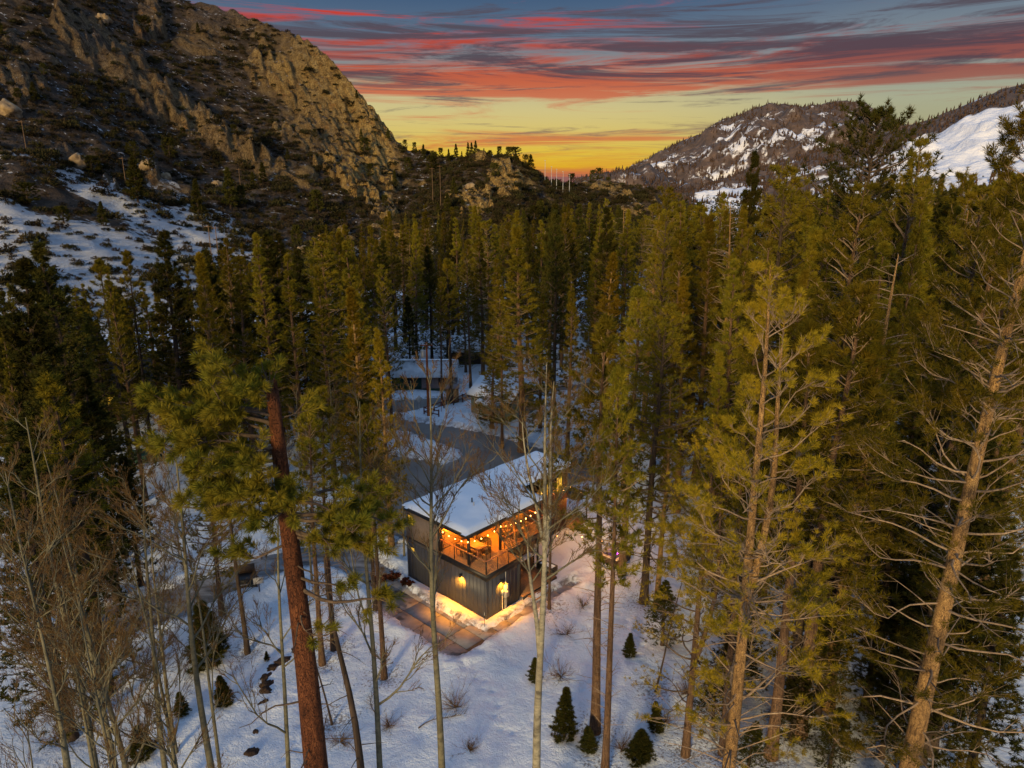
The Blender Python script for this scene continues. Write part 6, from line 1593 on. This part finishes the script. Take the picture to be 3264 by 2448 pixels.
# hot tub
ht = hthing('hot_tub', 'square dark hot tub with purple lit water in the snowy yard', 'hot tub', 12.0, -1.85, .1)
s_ = .88
M['tub_shell'] = simple('tub_shell', (.52, .46, .56), (.44, .40, .50), 3, .3, .02, .5)
M['tub_rim'] = simple('tub_rim', (.50, .38, .27), (.42, .31, .22), 4, .4, .03, .5)
for i in range(4):
    pnl = MB().box((-s_, -s_, 0), (s_, -s_ + .06, .80)).build('cabinet_panel', M['darkwood'], ht); pnl.rotation_euler = (0, 0, i * math.pi / 2)
    rm = MB().box((-s_, -s_, .802), (s_ - .24, -s_ + .24, .88), .02).build('rim', M['tub_rim'], ht); rm.rotation_euler = (0, 0, i * math.pi / 2)
MB().box((-.80, -.80, .30), (.80, .80, .34)).build('shell_floor', M['tub_shell'], ht)
for i in range(4):
    sw = MB().add([(-.65, -.645, .84), (.65, -.645, .84), (.5, -.45, .34), (-.5, -.45, .34)], None, [(0, 1, 2, 3)]).build('shell_wall', M['tub_shell'], ht); sw.rotation_euler = (0, 0, i * math.pi / 2)
def water_mat():
    m, t_, p, o = mat_new('tub_water')
    p.inputs['Base Color'].default_value = (.55, .40, .72, 1); p.inputs['Roughness'].default_value = .08
    p.inputs['Transmission Weight'].default_value = .75; p.inputs['IOR'].default_value = 1.33
    co = t_.node('ShaderNodeTexCoord').outputs['Object']; bump(t_, p, t_.noise(co, 7, 3), .25, .02)
    return m
MB().box((-.62, -.62, .70), (.62, .62, .712)).build('water', water_mat(), ht)
MB().lathe([(.001, 0), (.05, 0), (.045, .02), (.001, .025)], (.25, -.15, .715), 12).build('lamp_glass', emis('tub_lamp', (.85, .06, 1.0), 16), ht)
point('tub_light', (.25, -.15, .80), 4.0, (.75, .05, 1.0), ht, .05)
point('tub_light', (-.1, .1, .58), 4.5, (.70, .12, 1.0), ht, .08)
for (x, y) in ((-.5, .74), (.74, .35), (-.74, -.3)): MB().box((x - .12, y - .05, .875), (x + .12, y + .05, .905)).build('headrest', M['black'], ht)
cv_ = MB().box((-.86, -.05, 0), (.86, .05, .86)).build('cover', M['darkwood'], ht); cv_.location = (.98, 0, .25); cv_.rotation_euler = (R(10), 0, R(90))
for k in range(2): MB().box((-.7, -s_ - .3 * (k + 1), .0), (.1, -s_ - .3 * k - .01, .28 - .13 * k)).build('step', M['darkwood'], ht)

# string lights: cord and single bulbs
def string(label, pts, step, z_sag, power, every):
    t_ = thing('string_lights', label, 'string lights')
    P = []
    for i in range(len(pts) - 1):
        p, q = np.array(pts[i], float), np.array(pts[i + 1], float); L = np.linalg.norm(q - p); n = max(2, int(L / step))
        for k in range(n):
            s = k / n; c = p + (q - p) * s; c[2] -= z_sag * L * 4 * s * (1 - s) * .12; P.append(c)
    P.append(np.array(pts[-1], float)); P = np.array(P)
    MB().tube(P, .009, 4, False).build('cord', M['black'], t_)
    for k in range(1, len(P) - 1):
        MB_ = link('bulb', BULB, t_, tuple(P[k] - [0, 0, .11])); link('socket', SOCK, t_, tuple(P[k] - [0, 0, .03]))
        if k % every == 0: point('bulb_light', tuple(P[k] - [0, 0, .12]), power, (1.0, .40, .08), t_, .05)
BULB = MB().lathe([(.001, .042), (.015, .038), (.030, .01), (.034, -.015), (.022, -.04), (.001, -.048)], (0, 0, 0), 10).mesh('bulb', M['bulb'], True)
SOCK = MB().lathe([(.001, .04), (.018, .04), (.018, -.03), (.001, -.03)], (0, 0, 0), 6).mesh('socket', M['black'])
def W3(a, b, z):
    p = hw(a, b); return (p[0], p[1], z)
string('string of round bulbs hung along the roof edge over the deck', [W3(-.1, 4.7, 5.42), W3(-.08, 1.62, 5.40), W3(3.0, 1.55, 5.42), W3(7.7, 1.55, 5.42)], .52, .6, 6, 3)
string('string of bulbs strung from the deck to the pine beside the hot tub', [W3(7.7, 1.5, 3.2), (5.2, 48.0, 3.0), (8.1, 47.2, 3.1)], .72, .5, 110, 2)
string('string of bulbs looping from the hot tub pine back to the far house corner', [(8.1, 47.3, 3.1), (8.4, 51.0, 3.4), (6.6, 54.5, 3.4), W3(14.2, 4.2, 4.0), W3(10.5, 4.2, 4.6), W3(7.9, 4.2, 4.9)], .85, .5, 95, 2)
# ------------------------------------------------------------------ yard and neighbours
def stake(a, b, label):
    p = hw(a, b); s = thing('snow_stake', label, 'snow stake', (p[0], p[1], 0), 0, 'snow stakes along the driveway')
    MB().tube([(0, 0, -.1), (0, 0, 1.05)], .018, 6).build('rod', M['black'], s)
    MB().tube([(0, 0, 1.05), (0, 0, 1.25)], .022, 6).build('reflector', M['metalgrey'], s)
stake(-.75, -.55, 'white tipped snow stake in front of the house corner'); stake(-4.45, -.35, 'white tipped snow stake at the bottom end of the driveway')

def shrub(nm, label, x, y, sz, mat, n=60, cat='shrub', flat=.6, wd=.09, twiggy=False, group=None):
    r = np.random.default_rng(int(abs(x * 13 + y * 7) * 10) % 99991)
    e = thing(nm, label, cat, (x, y, gz1(x, y) - .03), 0, group)
    off = unit(r.normal(size=(n, 3))) * r.uniform(.2, 1, (n, 1)) * sz; off[:, 2] = np.abs(off[:, 2]) * flat
    br = MB()
    s = np.linspace(0, 1, 5)
    P = off[:, None, :] * s[None, :, None] + .10 * sz * np.sin(s * 6)[None, :, None] * unit(r.normal(size=(n, 3)))[:, None, :] * s[None, :, None]
    v, f = tubes(P, np.broadcast_to((.012 * (1 - .8 * s)) * (sz ** .4), (n, 5)), 3); br.add(v, None, f)
    if twiggy:
        k = n * 6; bi = np.repeat(np.arange(n), 6); o = P[bi, r.integers(1, 5, k)]; d_ = unit(unit(off[bi]) + .9 * unit(r.normal(size=(k, 3)))); l_ = sz * r.uniform(.12, .35, k)
        v, f = tubes(o[:, None] + d_[:, None] * (l_[:, None] * np.array([0, .5, 1]))[..., None] + np.array([0, 0, 1.]) * (np.array([0, .0, .06]) * sz)[None, :, None], np.broadcast_to(np.array([.006, .004, .002]) * 1.1, (k, 3)), 3); br.add(v, None, f)
    br.build('branches', M['limb_dark'] if not twiggy else M['twig'], e)
    if mat:
        P2 = np.vstack([P[:, -1], P[:, -2], P[:, 3]]); v, f = blades(P2, unit(np.vstack([off, off, off])), sz * .3, wd, 7, .9, r)
        MB().add(v, None, f).build('foliage', M[mat], e)
    return e
for (a, b, sz, lb) in [(-.9, 9.0, .8, 'russet leafy shrub at the left corner of the house'), (-1.8, 9.5, .7, 'second russet shrub left of the house corner'), (-.7, 7.6, .45, 'dark red low shrub against the left wall'), (-.75, 7.0, .35, 'smallest dark red shrub beside the driveway end')]:
    p = hw(a, b); shrub('leafy_shrub', lb, p[0], p[1], sz, 'brush_red', 50, group='russet shrubs by the house')
for (x, y, sz, lb) in [(-3.1, 33.2, 1.9, 'bare twiggy bush behind the straight grey aspen'), (2.9, 35.6, 1.9, 'bare twiggy bush right of the forked white aspen'), (-9.0, 30.8, 1.3, 'bare twiggy bush at the foot of the big red pine'), (3.5, 39.9, 1.5, 'bare twiggy bush beside the walk to the hot tub'),
                       (-6.6, 31.9, 1.2, 'low bare bush left of the pale aspen'), (-2.2, 30.0, .9, 'small bare bush at the foot of the grey aspen'), (8.3, 31.8, 1.3, 'reddish bare bush under the forked pine'), (5.6, 30.0, 1.2, 'reddish bare bush between the young firs'),
                       (9.9, 34.0, 1.6, 'bare bush in the snow under the golden pine'), (12.5, 35.5, 1.8, 'bare bush behind the grey trunked pine'), (-14.5, 43.0, 1.5, 'bare bush beside the lane'), (-21.5, 37.0, 1.7, 'bare bush left of the biggest young fir'), (4.9, 43.0, 1.3, 'bare bush at the end of the walk')]:
    shrub('bare_bush', lb, x, y, sz, None, 34, flat=.8, twiggy=True, group='bare bushes in the snow')
# fallen branches
for (x, y, L, az, lb) in [(-5.0, 31.7, 2.6, .35, 'fallen grey branch on the snow right of the pale aspen'), (-7.3, 32.6, 2.0, 2.0, 'thin fallen branch leaning by the brown trunk')]:
    e = thing('fallen_branch', lb, 'branch', (x, y, gz1(x, y) + .06), az)
    r = np.random.default_rng(int(L * 10)); s = np.linspace(0, 1, 7); b = np.c_[L * s, .2 * np.sin(s * 4), .25 * s + .06 * np.sin(s * 7)]
    mb = MB().tube(b, .035 * (1 - .8 * s), 5, True)
    for k in range(22):
        st = r.uniform(.25, 1); p = np.array([np.interp(st, s, b[:, i]) for i in range(3)]); d = unit(np.array([.7, r.normal(), abs(r.normal()) * .5])); l_ = r.uniform(.25, .7)
        mb.tube([p, p + d * l_ * .5, p + d * l_ + [0, 0, .05]], [.012, .008, .004], 3, False)
    mb.build('branch', M['limb_dark'], e)

def rock(nm, label, x, y, z, sx, sy, sz, seed, mat, group=None):
    n = 14
    th = np.linspace(0, math.pi, n); ph = np.linspace(0, 2 * math.pi, 2 * n, endpoint=False)
    T_, P_ = np.meshgrid(th, ph, indexing='ij')
    d = np.stack([np.sin(T_) * np.cos(P_), np.sin(T_) * np.sin(P_), np.cos(T_)], -1)
    rad = 1 + .30 * fbm(d[..., 0] * 1.6 + seed, d[..., 1] * 1.6 + d[..., 2] * 2.1, 4, seed) + .16 * np.round(3 * vnoise(d[..., 0] * 2 + seed, d[..., 2] * 2 + d[..., 1], seed + 3)) / 3
    v = d * rad[..., None] * np.array([sx, sy, sz]); k = 2 * n
    q = [(i * k + j, (i + 1) * k + j, (i + 1) * k + (j + 1) % k, i * k + (j + 1) % k) for i in range(n - 1) for j in range(k)]
    o = link(nm, to_mesh(nm, v.reshape(-1, 3), None, q, False, M[mat]), None, (x, y, z), (0, 0, seed * 1.3)); return tag(o, label, 'rock', group)
M['rock_tan'] = simple('tan_boulder', (.36, .27, .16), (.13, .09, .06), .55, .9, .6, .1, detail=7, dist=.4)
M['rock_dark'] = simple('dark_stone', (.075, .048, .034), (.018, .013, .010), 7, .9, .9, .1, detail=7, dist=.06)
rk = random.Random(8)
lb_ = ['dark stone showing through the snow, highest of the line above the red pine', 'second stone of the dark line in the snow', 'third stone of the dark line in the snow', 'fourth stone of the dark line in the snow', 'fifth stone of the dark line in the snow', 'sixth stone, at the lower end of the dark line', 'small lone stone below the dark line', 'stone near the bottom edge left of the red pine', 'biggest dark stone at the bottom edge left of the red pine']
for i, (x, y, s) in enumerate([(-13.3, 38.0, .32), (-13.9, 37.1, .42), (-14.4, 36.5, .40), (-14.5, 35.7, .36), (-14.2, 35.1, .38), (-14.1, 34.5, .33), (-13.9, 33.6, .2), (-13.6, 31.4, .22), (-13.3, 29.9, .42)]):
    rock('stone', lb_[i], x, y, gz1(x, y) - .03, s * rk.uniform(.7, 1.1), s * rk.uniform(.7, 1.5), s * .42, i + 3, 'rock_dark', 'stones in the snow')
for i, (az, r, s, lb) in enumerate([(-29.5, 470, 9, 'big rounded tan boulder high on the mountainside'), (-30.2, 300, 5, 'boulder among brush low on the left mountainside'), (-26.1, 318, 5, 'pair of boulders right of the lowest brush, left one'), (-33.6, 330, 7, 'boulder at the left edge of the mountainside'),
                                    (-27.6, 455, 6, 'tan boulder below the big rounded one'), (-21.8, 330, 4, 'boulder beside the upper lone pole'), (-16.3, 250, 3.5, 'pale boulder on the brown slope under the cliffs'), (-24.3, 172, 2.2, 'pale pointed boulder at the foot of the snowfield'), (-13.0, 285, 4, 'boulder under the lower golden cliffs'), (-3.2, 345, 4, 'boulder on the flank of the rocky knoll'), (-25.1, 320, 4, 'right one of the pair of boulders above the brush')]):
    s *= .6; x, y, z = hill_xy(az, r); rock('boulder', lb, x, y, z + s * .2, s, s * .9, s * .85, i + 20, 'rock_tan', 'boulders on the mountainside')

# bin by the lane with its board
bn = thing('bear_bin', 'black metal bin with a propped tan lid beside the lane', 'bin', (-19.1, 45.6, .05), .35)
MB().box((-.7, -.5, 0), (.7, .5, 1.0), .03).build('body', M['black'], bn)
ld = MB().box((-.6, 0, 0), (.6, .6, .04)).build('lid', M['plinth'], bn); ld.location = (0, .45, 1.0); ld.rotation_euler = (R(75), 0, 0)
MB().box((-.45, -.53, .55), (.1, -.502, .62)).build('handle', M['metalgrey'], bn)
sg = thing('post_sign', 'small white sign board on a post beside the black bin', 'sign', (-18.0, 44.9, .1), .3)
MB().box((-.04, -.04, -.2), (.04, .04, 1.3)).build('post', M['darkwood'], sg); MB().box((-.35, -.07, .75), (.35, -.045, 1.25)).build('board', M['metalgrey'], sg)

# utility pole with transformer
up_ = thing('utility_pole', 'tall rust coloured wooden utility pole with a grey transformer', 'pole', (-10.45, 84.6, 0))
M['polewood'] = bark('pole_wood', (.42, .13, .035), (.30, .085, .025), (.13, .04, .015), (8, 8, .6), .8, .3)
MB().tube([(0, 0, -.2), (.03, 0, 5), (.06, 0, 9.8)], [.17, .15, .12], 10).build('shaft', M['polewood'], up_, True)
MB().beam((-.75, -.12, 9.45), (.85, -.12, 9.45), .1, .12).build('crossarm', M['polewood'], up_)
tr_ = MB().lathe([(.001, 0), (.24, .02), (.27, .1), (.27, .85), (.22, .95), (.001, 1.0)], (-.42, -.05, 7.9), 14).build('transformer', M['metalgrey'], up_, True)
MB().tube([(-.42, -.05, 8.9), (-.42, -.05, 9.2)], [.04, .03], 6).build('bushing', M['metalgrey'], up_)
for x in (-.6, .1, .7): MB().lathe([(.03, 0), (.06, .05), (.05, .12), (.001, .16)], (x, -.12, 9.51), 8).build('insulator', M['metalgrey'], up_)
def wire(label, p, q, sag, r_=.015):
    s = np.linspace(0, 1, 14); p = np.array(p); q = np.array(q)
    P = p + (q - p) * s[:, None]; P[:, 2] -= sag * 4 * s * (1 - s)
    o = MB().tube(P - P[0], r_, 4, False).build('power_line', M['metalgrey']); o.location = P[0]; tag(o, label, 'wire', 'overhead wires')
wire('pale service wire from the rust pole to the green cabin', (-10.4, 84.5, 7.0), (-4.9, 86.2, 3.4), .35)
wire('overhead wire running left from the rust pole into the trees', (-10.6, 84.5, 9.5), (-34, 88, 9.0), .8)

# neighbour cabins
M['metalroof'] = simple('frosted_metal_roof', (.60, .63, .66), (.42, .45, .48), 1.2, .5, .05, .4)
M['greenwall'] = simple('dark_green_boards', (.018, .062, .042), (.012, .042, .03), 4, .7, .1)
M['pinkgrey'] = simple('grey_pink_boards', (.27, .21, .20), (.20, .155, .15), 4, .75, .1)
M['greygreen'] = simple('grey_green_boards', (.17, .22, .20), (.12, .16, .145), 4, .75, .1)
M['whitetrim'] = simple('white_trim', (.62, .62, .60), (.5, .5, .48), 6, .6, .05)
M['darkglass'] = simple('dark_glass', (.02, .022, .026), (.012, .014, .016), 3, .12, 0, .5)
M['rustroof'] = simple('dark_shingle', (.05, .042, .04), (.03, .026, .025), 5, .85, .2)
def gable_roof(mb, x0, x1, y0, y1, ze, zr, th):
    ym = (y0 + y1) / 2
    for (ya, za, yb, zb) in ((y0, ze, ym, zr), (y1, ze, ym, zr)):
        mb.add([(x0, ya, za), (x1, ya, za), (x1, yb, zb), (x0, yb, zb), (x0, ya, za + th), (x1, ya, za + th), (x1, yb, zb + th), (x0, yb, zb + th)], None,
               [(0, 3, 2, 1), (4, 5, 6, 7), (0, 1, 5, 4), (1, 2, 6, 5), (2, 3, 7, 6), (3, 0, 4, 7)])
    return mb
def gable_wall(x0, x1, y0, y1, h, zr):
    ym = (y0 + y1) / 2
    v = [(x0, y0, 0), (x1, y0, 0), (x1, y1, 0), (x0, y1, 0), (x0, y0, h), (x1, y0, h), (x1, y1, h), (x0, y1, h), (x0, ym, zr), (x1, ym, zr)]
    return MB().add(v, [(4, 8, 7), (5, 6, 9)], [(0, 1, 5, 4), (2, 3, 7, 6), (1, 2, 6, 5), (3, 0, 4, 7), (4, 5, 9, 8), (6, 7, 8, 9)])
def win(parent, x0, x1, z0, z1, y, trim='whitetrim', pane='darkglass'):
    w_ = link('window', None, parent); f_ = .07
    MB().box((x0, y - .05, z0), (x1, y - .002, z0 + f_)).build('frame', M[trim], w_); MB().box((x0, y - .05, z1 - f_), (x1, y - .002, z1)).build('frame', M[trim], w_)
    MB().box((x0, y - .05, z0 + f_), (x0 + f_, y - .002, z1 - f_)).build('frame', M[trim], w_); MB().box((x1 - f_, y - .05, z0 + f_), (x1, y - .002, z1 - f_)).build('frame', M[trim], w_)
    MB().box((x0 + f_, y - .025, z0 + f_), (x1 - f_, y - .003, z1 - f_)).build('pane', M[pane], w_)
c1 = thing('cabin', 'small cabin with pale seamed metal roof behind the utility pole', 'cabin', (-12.6, 97.0, .1), .02)
gable_wall(-4.4, 4.6, 0, 5.2, 2.3, 3.7).build('wall', M['pinkgrey'], c1)
MB().box((-4.42, -.03, 0), (-.2, -.003, 2.25)).build('green_wall', M['greenwall'], c1)
MB().box((-.1, -.04, -.1), (4.64, -.004, .35)).build('skirt', M['greenwall'], c1)
gable_roof(MB(), -5.2, 4.9, -.55, 5.75, 2.05, 3.85, .07).build('roof', M['metalroof'], c1)
for i in range(22):
    x = -5.1 + i * .47
    MB().beam((x, -.56, 2.13), (x, 2.58, 3.93), .035, .035).build('roof_seam', M['metalroof'], c1)
for i in range(15): MB().box((.1 + .3 * i, -.022, .36), (.13 + .3 * i, -.001, 2.2)).build('batten', M['pinkgrey'], c1)
win(c1, 2.2, 3.3, .9, 2.0, 0, 'darkwood'); win(c1, .4, 1.2, 1.1, 1.9, 0, 'cladding'); win(c1, -2.6, -1.3, 1.0, 1.95, -.03, 'cladding')
for x in (-4.6, -3.9): MB().box((x - .06, -.5, -.1), (x + .06, -.38, 2.1)).build('porch_post', M['polewood'], c1)
MB().box((4.62, 1.2, .0), (4.66, 2.1, 2.0)).build('door', M['darkglass'], c1)
link('snow_cap', lump(4.9, .25, .12, 8), c1, (-.2, 2.6, 3.86))

c2 = thing('cabin', 'grey green cabin with white trimmed porch half hidden by a pine', 'cabin', (-5.2, 86.4, .1), -.62)
gable_wall(0, 6.2, 0, 5.0, 2.7, 4.1).build('wall', M['greygreen'], c2)
for i in range(20): MB().box((.15 + .3 * i, -.022, .0), (.18 + .3 * i, -.001, 2.6)).build('batten', M['greygreen'], c2)
gable_roof(MB(), -.4, 6.6, -.5, 5.5, 2.45, 4.25, .12).build('roof', M['rustroof'], c2)
sc_ = gable_roof(MB(), -.36, 6.56, -.46, 5.46, 2.60, 4.38, .16).build('snow_cover', M['roof_snow'], c2)
win(c2, .6, 1.7, .9, 2.2, 0)
MB().box((2.2, -1.6, .1), (5.6, -.03, .25)).build('porch_floor', M['darkwood'], c2)
for x in (2.3, 3.9, 5.5): MB().box((x - .06, -1.56, .25), (x + .06, -1.44, 2.2)).build('porch_post', M['whitetrim'], c2)
for z in (.5, 1.05): MB().box((2.3, -1.52, z), (5.5, -1.47, z + .07)).build('porch_rail', M['whitetrim'], c2)
MB().add([(2.0, -1.8, 2.2), (5.8, -1.8, 2.2), (5.8, -.02, 2.7), (2.0, -.02, 2.7), (2.0, -1.8, 2.4), (5.8, -1.8, 2.4), (5.8, -.02, 2.9), (2.0, -.02, 2.9)], None, [(0, 3, 2, 1), (4, 5, 6, 7), (0, 1, 5, 4), (1, 2, 6, 5), (2, 3, 7, 6), (3, 0, 4, 7)]).build('porch_roof', M['roof_snow'], c2)
MB().box((4.2, -.05, .25), (5.1, -.004, 2.2)).build('door', M['darkwood'], c2)

c3 = thing('cabin', 'dark cabin with snowy roof deep among trunks behind the metal roofed one', 'cabin', (-6.5, 112, 0), .1)
gable_wall(-4, 4, 0, 5, 2.6, 4.2).build('wall', M['darkwood'], c3); gable_roof(MB(), -4.5, 4.5, -.6, 5.6, 2.4, 4.4, .2).build('roof', M['roof_snow'], c3)
win(c3, -1, 0.4, 1.0, 2.0, 0, 'cladding'); MB().box((1.4, -.05, 0), (2.3, -.004, 2.0)).build('door', M['cladding'], c3)
c4 = thing('cabin', 'dark gabled cabin with one lit orange window far left among trees', 'cabin', (-47.5, 84.5, 0), .95)
gable_wall(-4.5, 4.5, 0, 7, 4.2, 6.6).build('wall', M['brownwall'], c4); gable_roof(MB(), -5.0, 5.0, -.7, 7.7, 3.9, 6.8, .14).build('roof', M['rustroof'], c4)
win(c4, -2.6, -1.6, 2.4, 3.5, 0, 'cladding', 'glass_lit'); win(c4, 1.2, 2.3, 2.3, 3.5, 0, 'whitetrim')
MB().box((.2, -1.5, 2.0), (2.6, -.02, 2.1)).build('awning', M['metalroof'], c4)
for x in (.3, 2.5): MB().box((x - .05, -1.45, 0), (x + .05, -1.35, 2.0)).build('awning_post', M['darkwood'], c4)
tp = tag(link('tarp_mound', lump(1.7, 1.2, 1.1, 12, 26), None, (-38.6, 70.2, .1), (0, 0, .4)), 'dark green tarp covered mound in the snow beside the dark cabin', 'tarp')
tp.data.materials.clear(); tp.data.materials.append(M['greenwall'])

# rail fence, crate and road sign on the snow bank
fe = thing('rail_fence', 'brown two rail wooden fence along the snow bank by the road', 'fence', (-11.1, 85.6, .2), math.atan2(7.2, 5.6))
M['fencewood'] = simple('fence_wood', (.16, .055, .035), (.09, .035, .025), 6, .8, .2)
fl = math.hypot(5.6, 7.2)
for k in range(6): MB().box((fl * k / 5 - .06, -.06, -.3), (fl * k / 5 + .06, .06, 1.1)).build('post', M['fencewood'], fe)
for k in range(5):
    for z in (.45, .95): MB().box((fl * k / 5 + .062, -.03, z - .06), (fl * (k + 1) / 5 - .062, .03, z + .06)).build('rail', M['fencewood'], fe)
fe2 = thing('rail_fence', 'short return of the brown fence facing the house road', 'fence', (-11.0, 85.5, .2), -.55)
for k in range(1, 3): MB().box((1.1 * k - .06, -.06, -.3), (1.1 * k + .06, .06, 1.1)).build('post', M['fencewood'], fe2)
for k in range(2):
    for z in (.45, .95): MB().box((1.1 * k + .065, -.03, z - .06), (1.1 * (k + 1) - .062, .03, z + .06)).build('rail', M['fencewood'], fe2)
cr_ = thing('plywood_crate', 'large tan plywood crate standing behind the brown fence', 'crate', (-8.0, 91.6, .2), .1)
MB().box((-.85, -.6, 0), (.85, .6, 1.9)).build('body', M['cladding'], cr_)
for x in (-.8, .8): MB().box((x - .05, -.64, 0), (x + .05, -.602, 1.9)).build('batten', M['cladding'], cr_)
MB().add([(-.95, -.75, 1.9), (.95, -.75, 1.9), (.95, .7, 2.15), (-.95, .7, 2.15), (-.95, -.75, 1.98), (.95, -.75, 1.98), (.95, .7, 2.23), (-.95, .7, 2.23)], None, [(0, 3, 2, 1), (4, 5, 6, 7), (0, 1, 5, 4), (1, 2, 6, 5), (2, 3, 7, 6), (3, 0, 4, 7)]).build('lid', M['pinkgrey'], cr_)
rs = thing('road_sign', 'grey back of a diamond road sign left of the rust pole', 'sign', (-11.9, 87.0, .1), .5)
MB().box((-.03, -.03, -.2), (.03, .03, 2.2)).build('post', M['metalgrey'], rs)
MB().add([(0, -.04, 1.2), (.55, -.04, 1.75), (0, -.04, 2.3), (-.55, -.04, 1.75), (0, -.06, 1.2), (.55, -.06, 1.75), (0, -.06, 2.3), (-.55, -.06, 1.75)], None, [(0, 3, 2, 1), (4, 5, 6, 7), (0, 1, 5, 4), (1, 2, 6, 5), (2, 3, 7, 6), (3, 0, 4, 7)]).build('board', M['metalgrey'], rs)
M['redstake'] = simple('red_stake', (.30, .05, .06), (.22, .04, .05), 5, .6, 0)
for (x, y, lb) in [(-9.9, 85.6, 'left red marker stake in the snow bank'), (-9.0, 86.6, 'right red marker stake in the snow bank')]:
    s = thing('marker_stake', lb, 'stake', (x, y, .2), 0, 'red stakes in the snow bank'); MB().tube([(0, 0, -.2), (0, 0, 1.5)], .035, 6).build('rod', M['redstake'], s); MB().tube([(0, 0, 1.5), (0, 0, 1.62)], .045, 6).build('cap', M['metalgrey'], s)

# poles on the hillside
M['palepole'] = bark('pale_pole_wood', (.22, .13, .06), (.15, .09, .045), (.08, .05, .03), (6, 6, .5), .8, .2)
def hpole(az, r, h, label, arms=1, lamp=False, z=None):
    x, y, z_ = hill_xy(az, r); e = thing('field_light' if lamp else 'power_pole', label, 'pole', (x, y, (z_ if z is None else z) - .3), -R(az), 'poles on the hillside')
    MB().tube([(0, 0, 0), (0, 0, h)], [.15 if not lamp else .14, .10 if not lamp else .09], 8).build('shaft', M['metalgrey'] if lamp else M['palepole'], e)
    for k in range(arms): MB().box((-1.1, -.06, h - .6 - .9 * k), (1.1, .06, h - .42 - .9 * k)).build('crossarm', M['palepole'] if not lamp else M['metalgrey'], e)
    if lamp: MB().box((-.5, -.25, h - .15), (.3, .25, h + .12)).build('lamp_head', M['metalgrey'], e)
hpole(-22.67, 218, 13, 'left pole of the close pair on the lower hillside'); hpole(-22.2, 217, 13, 'right pole of the close pair on the lower hillside')
hpole(-6.15, 330, 16, 'left of two tall bare poles in front of the saddle'); hpole(-5.55, 322, 18, 'right and taller of two poles in front of the saddle')
hpole(-20.2, 330, 10, 'lone pole high among the brush left of the cliffs'); hpole(-27.6, 300, 10, 'lone thin pole on the dark brushy slope'); hpole(-33.0, 300, 11, 'leftmost thin pole on the dark brushy slope')
for i, az in enumerate((2.55, 3.05, 3.45, 3.95, 4.45)):
    hpole(az, 385, 10.0 + .6 * (i > 1), ['first', 'second', 'third', 'fourth', 'fifth'][i] + ' from the knoll of five thin lights against the sunset', 0, True)
fr_ = thing('timber_frame', 'orange timber frame at the foot of the snowfield', 'frame', (-58.0, 130.0, .2), .3)
for x in (-1.6, 1.6): MB().tube([(x, 0, -.2), (x, 0, 6)], .16, 7).build('post', M['palepole'], fr_)
MB().beam((-1.9, 0, 5.7), (1.9, 0, 5.7), .16, .2).build('crossbeam', M['palepole'], fr_)
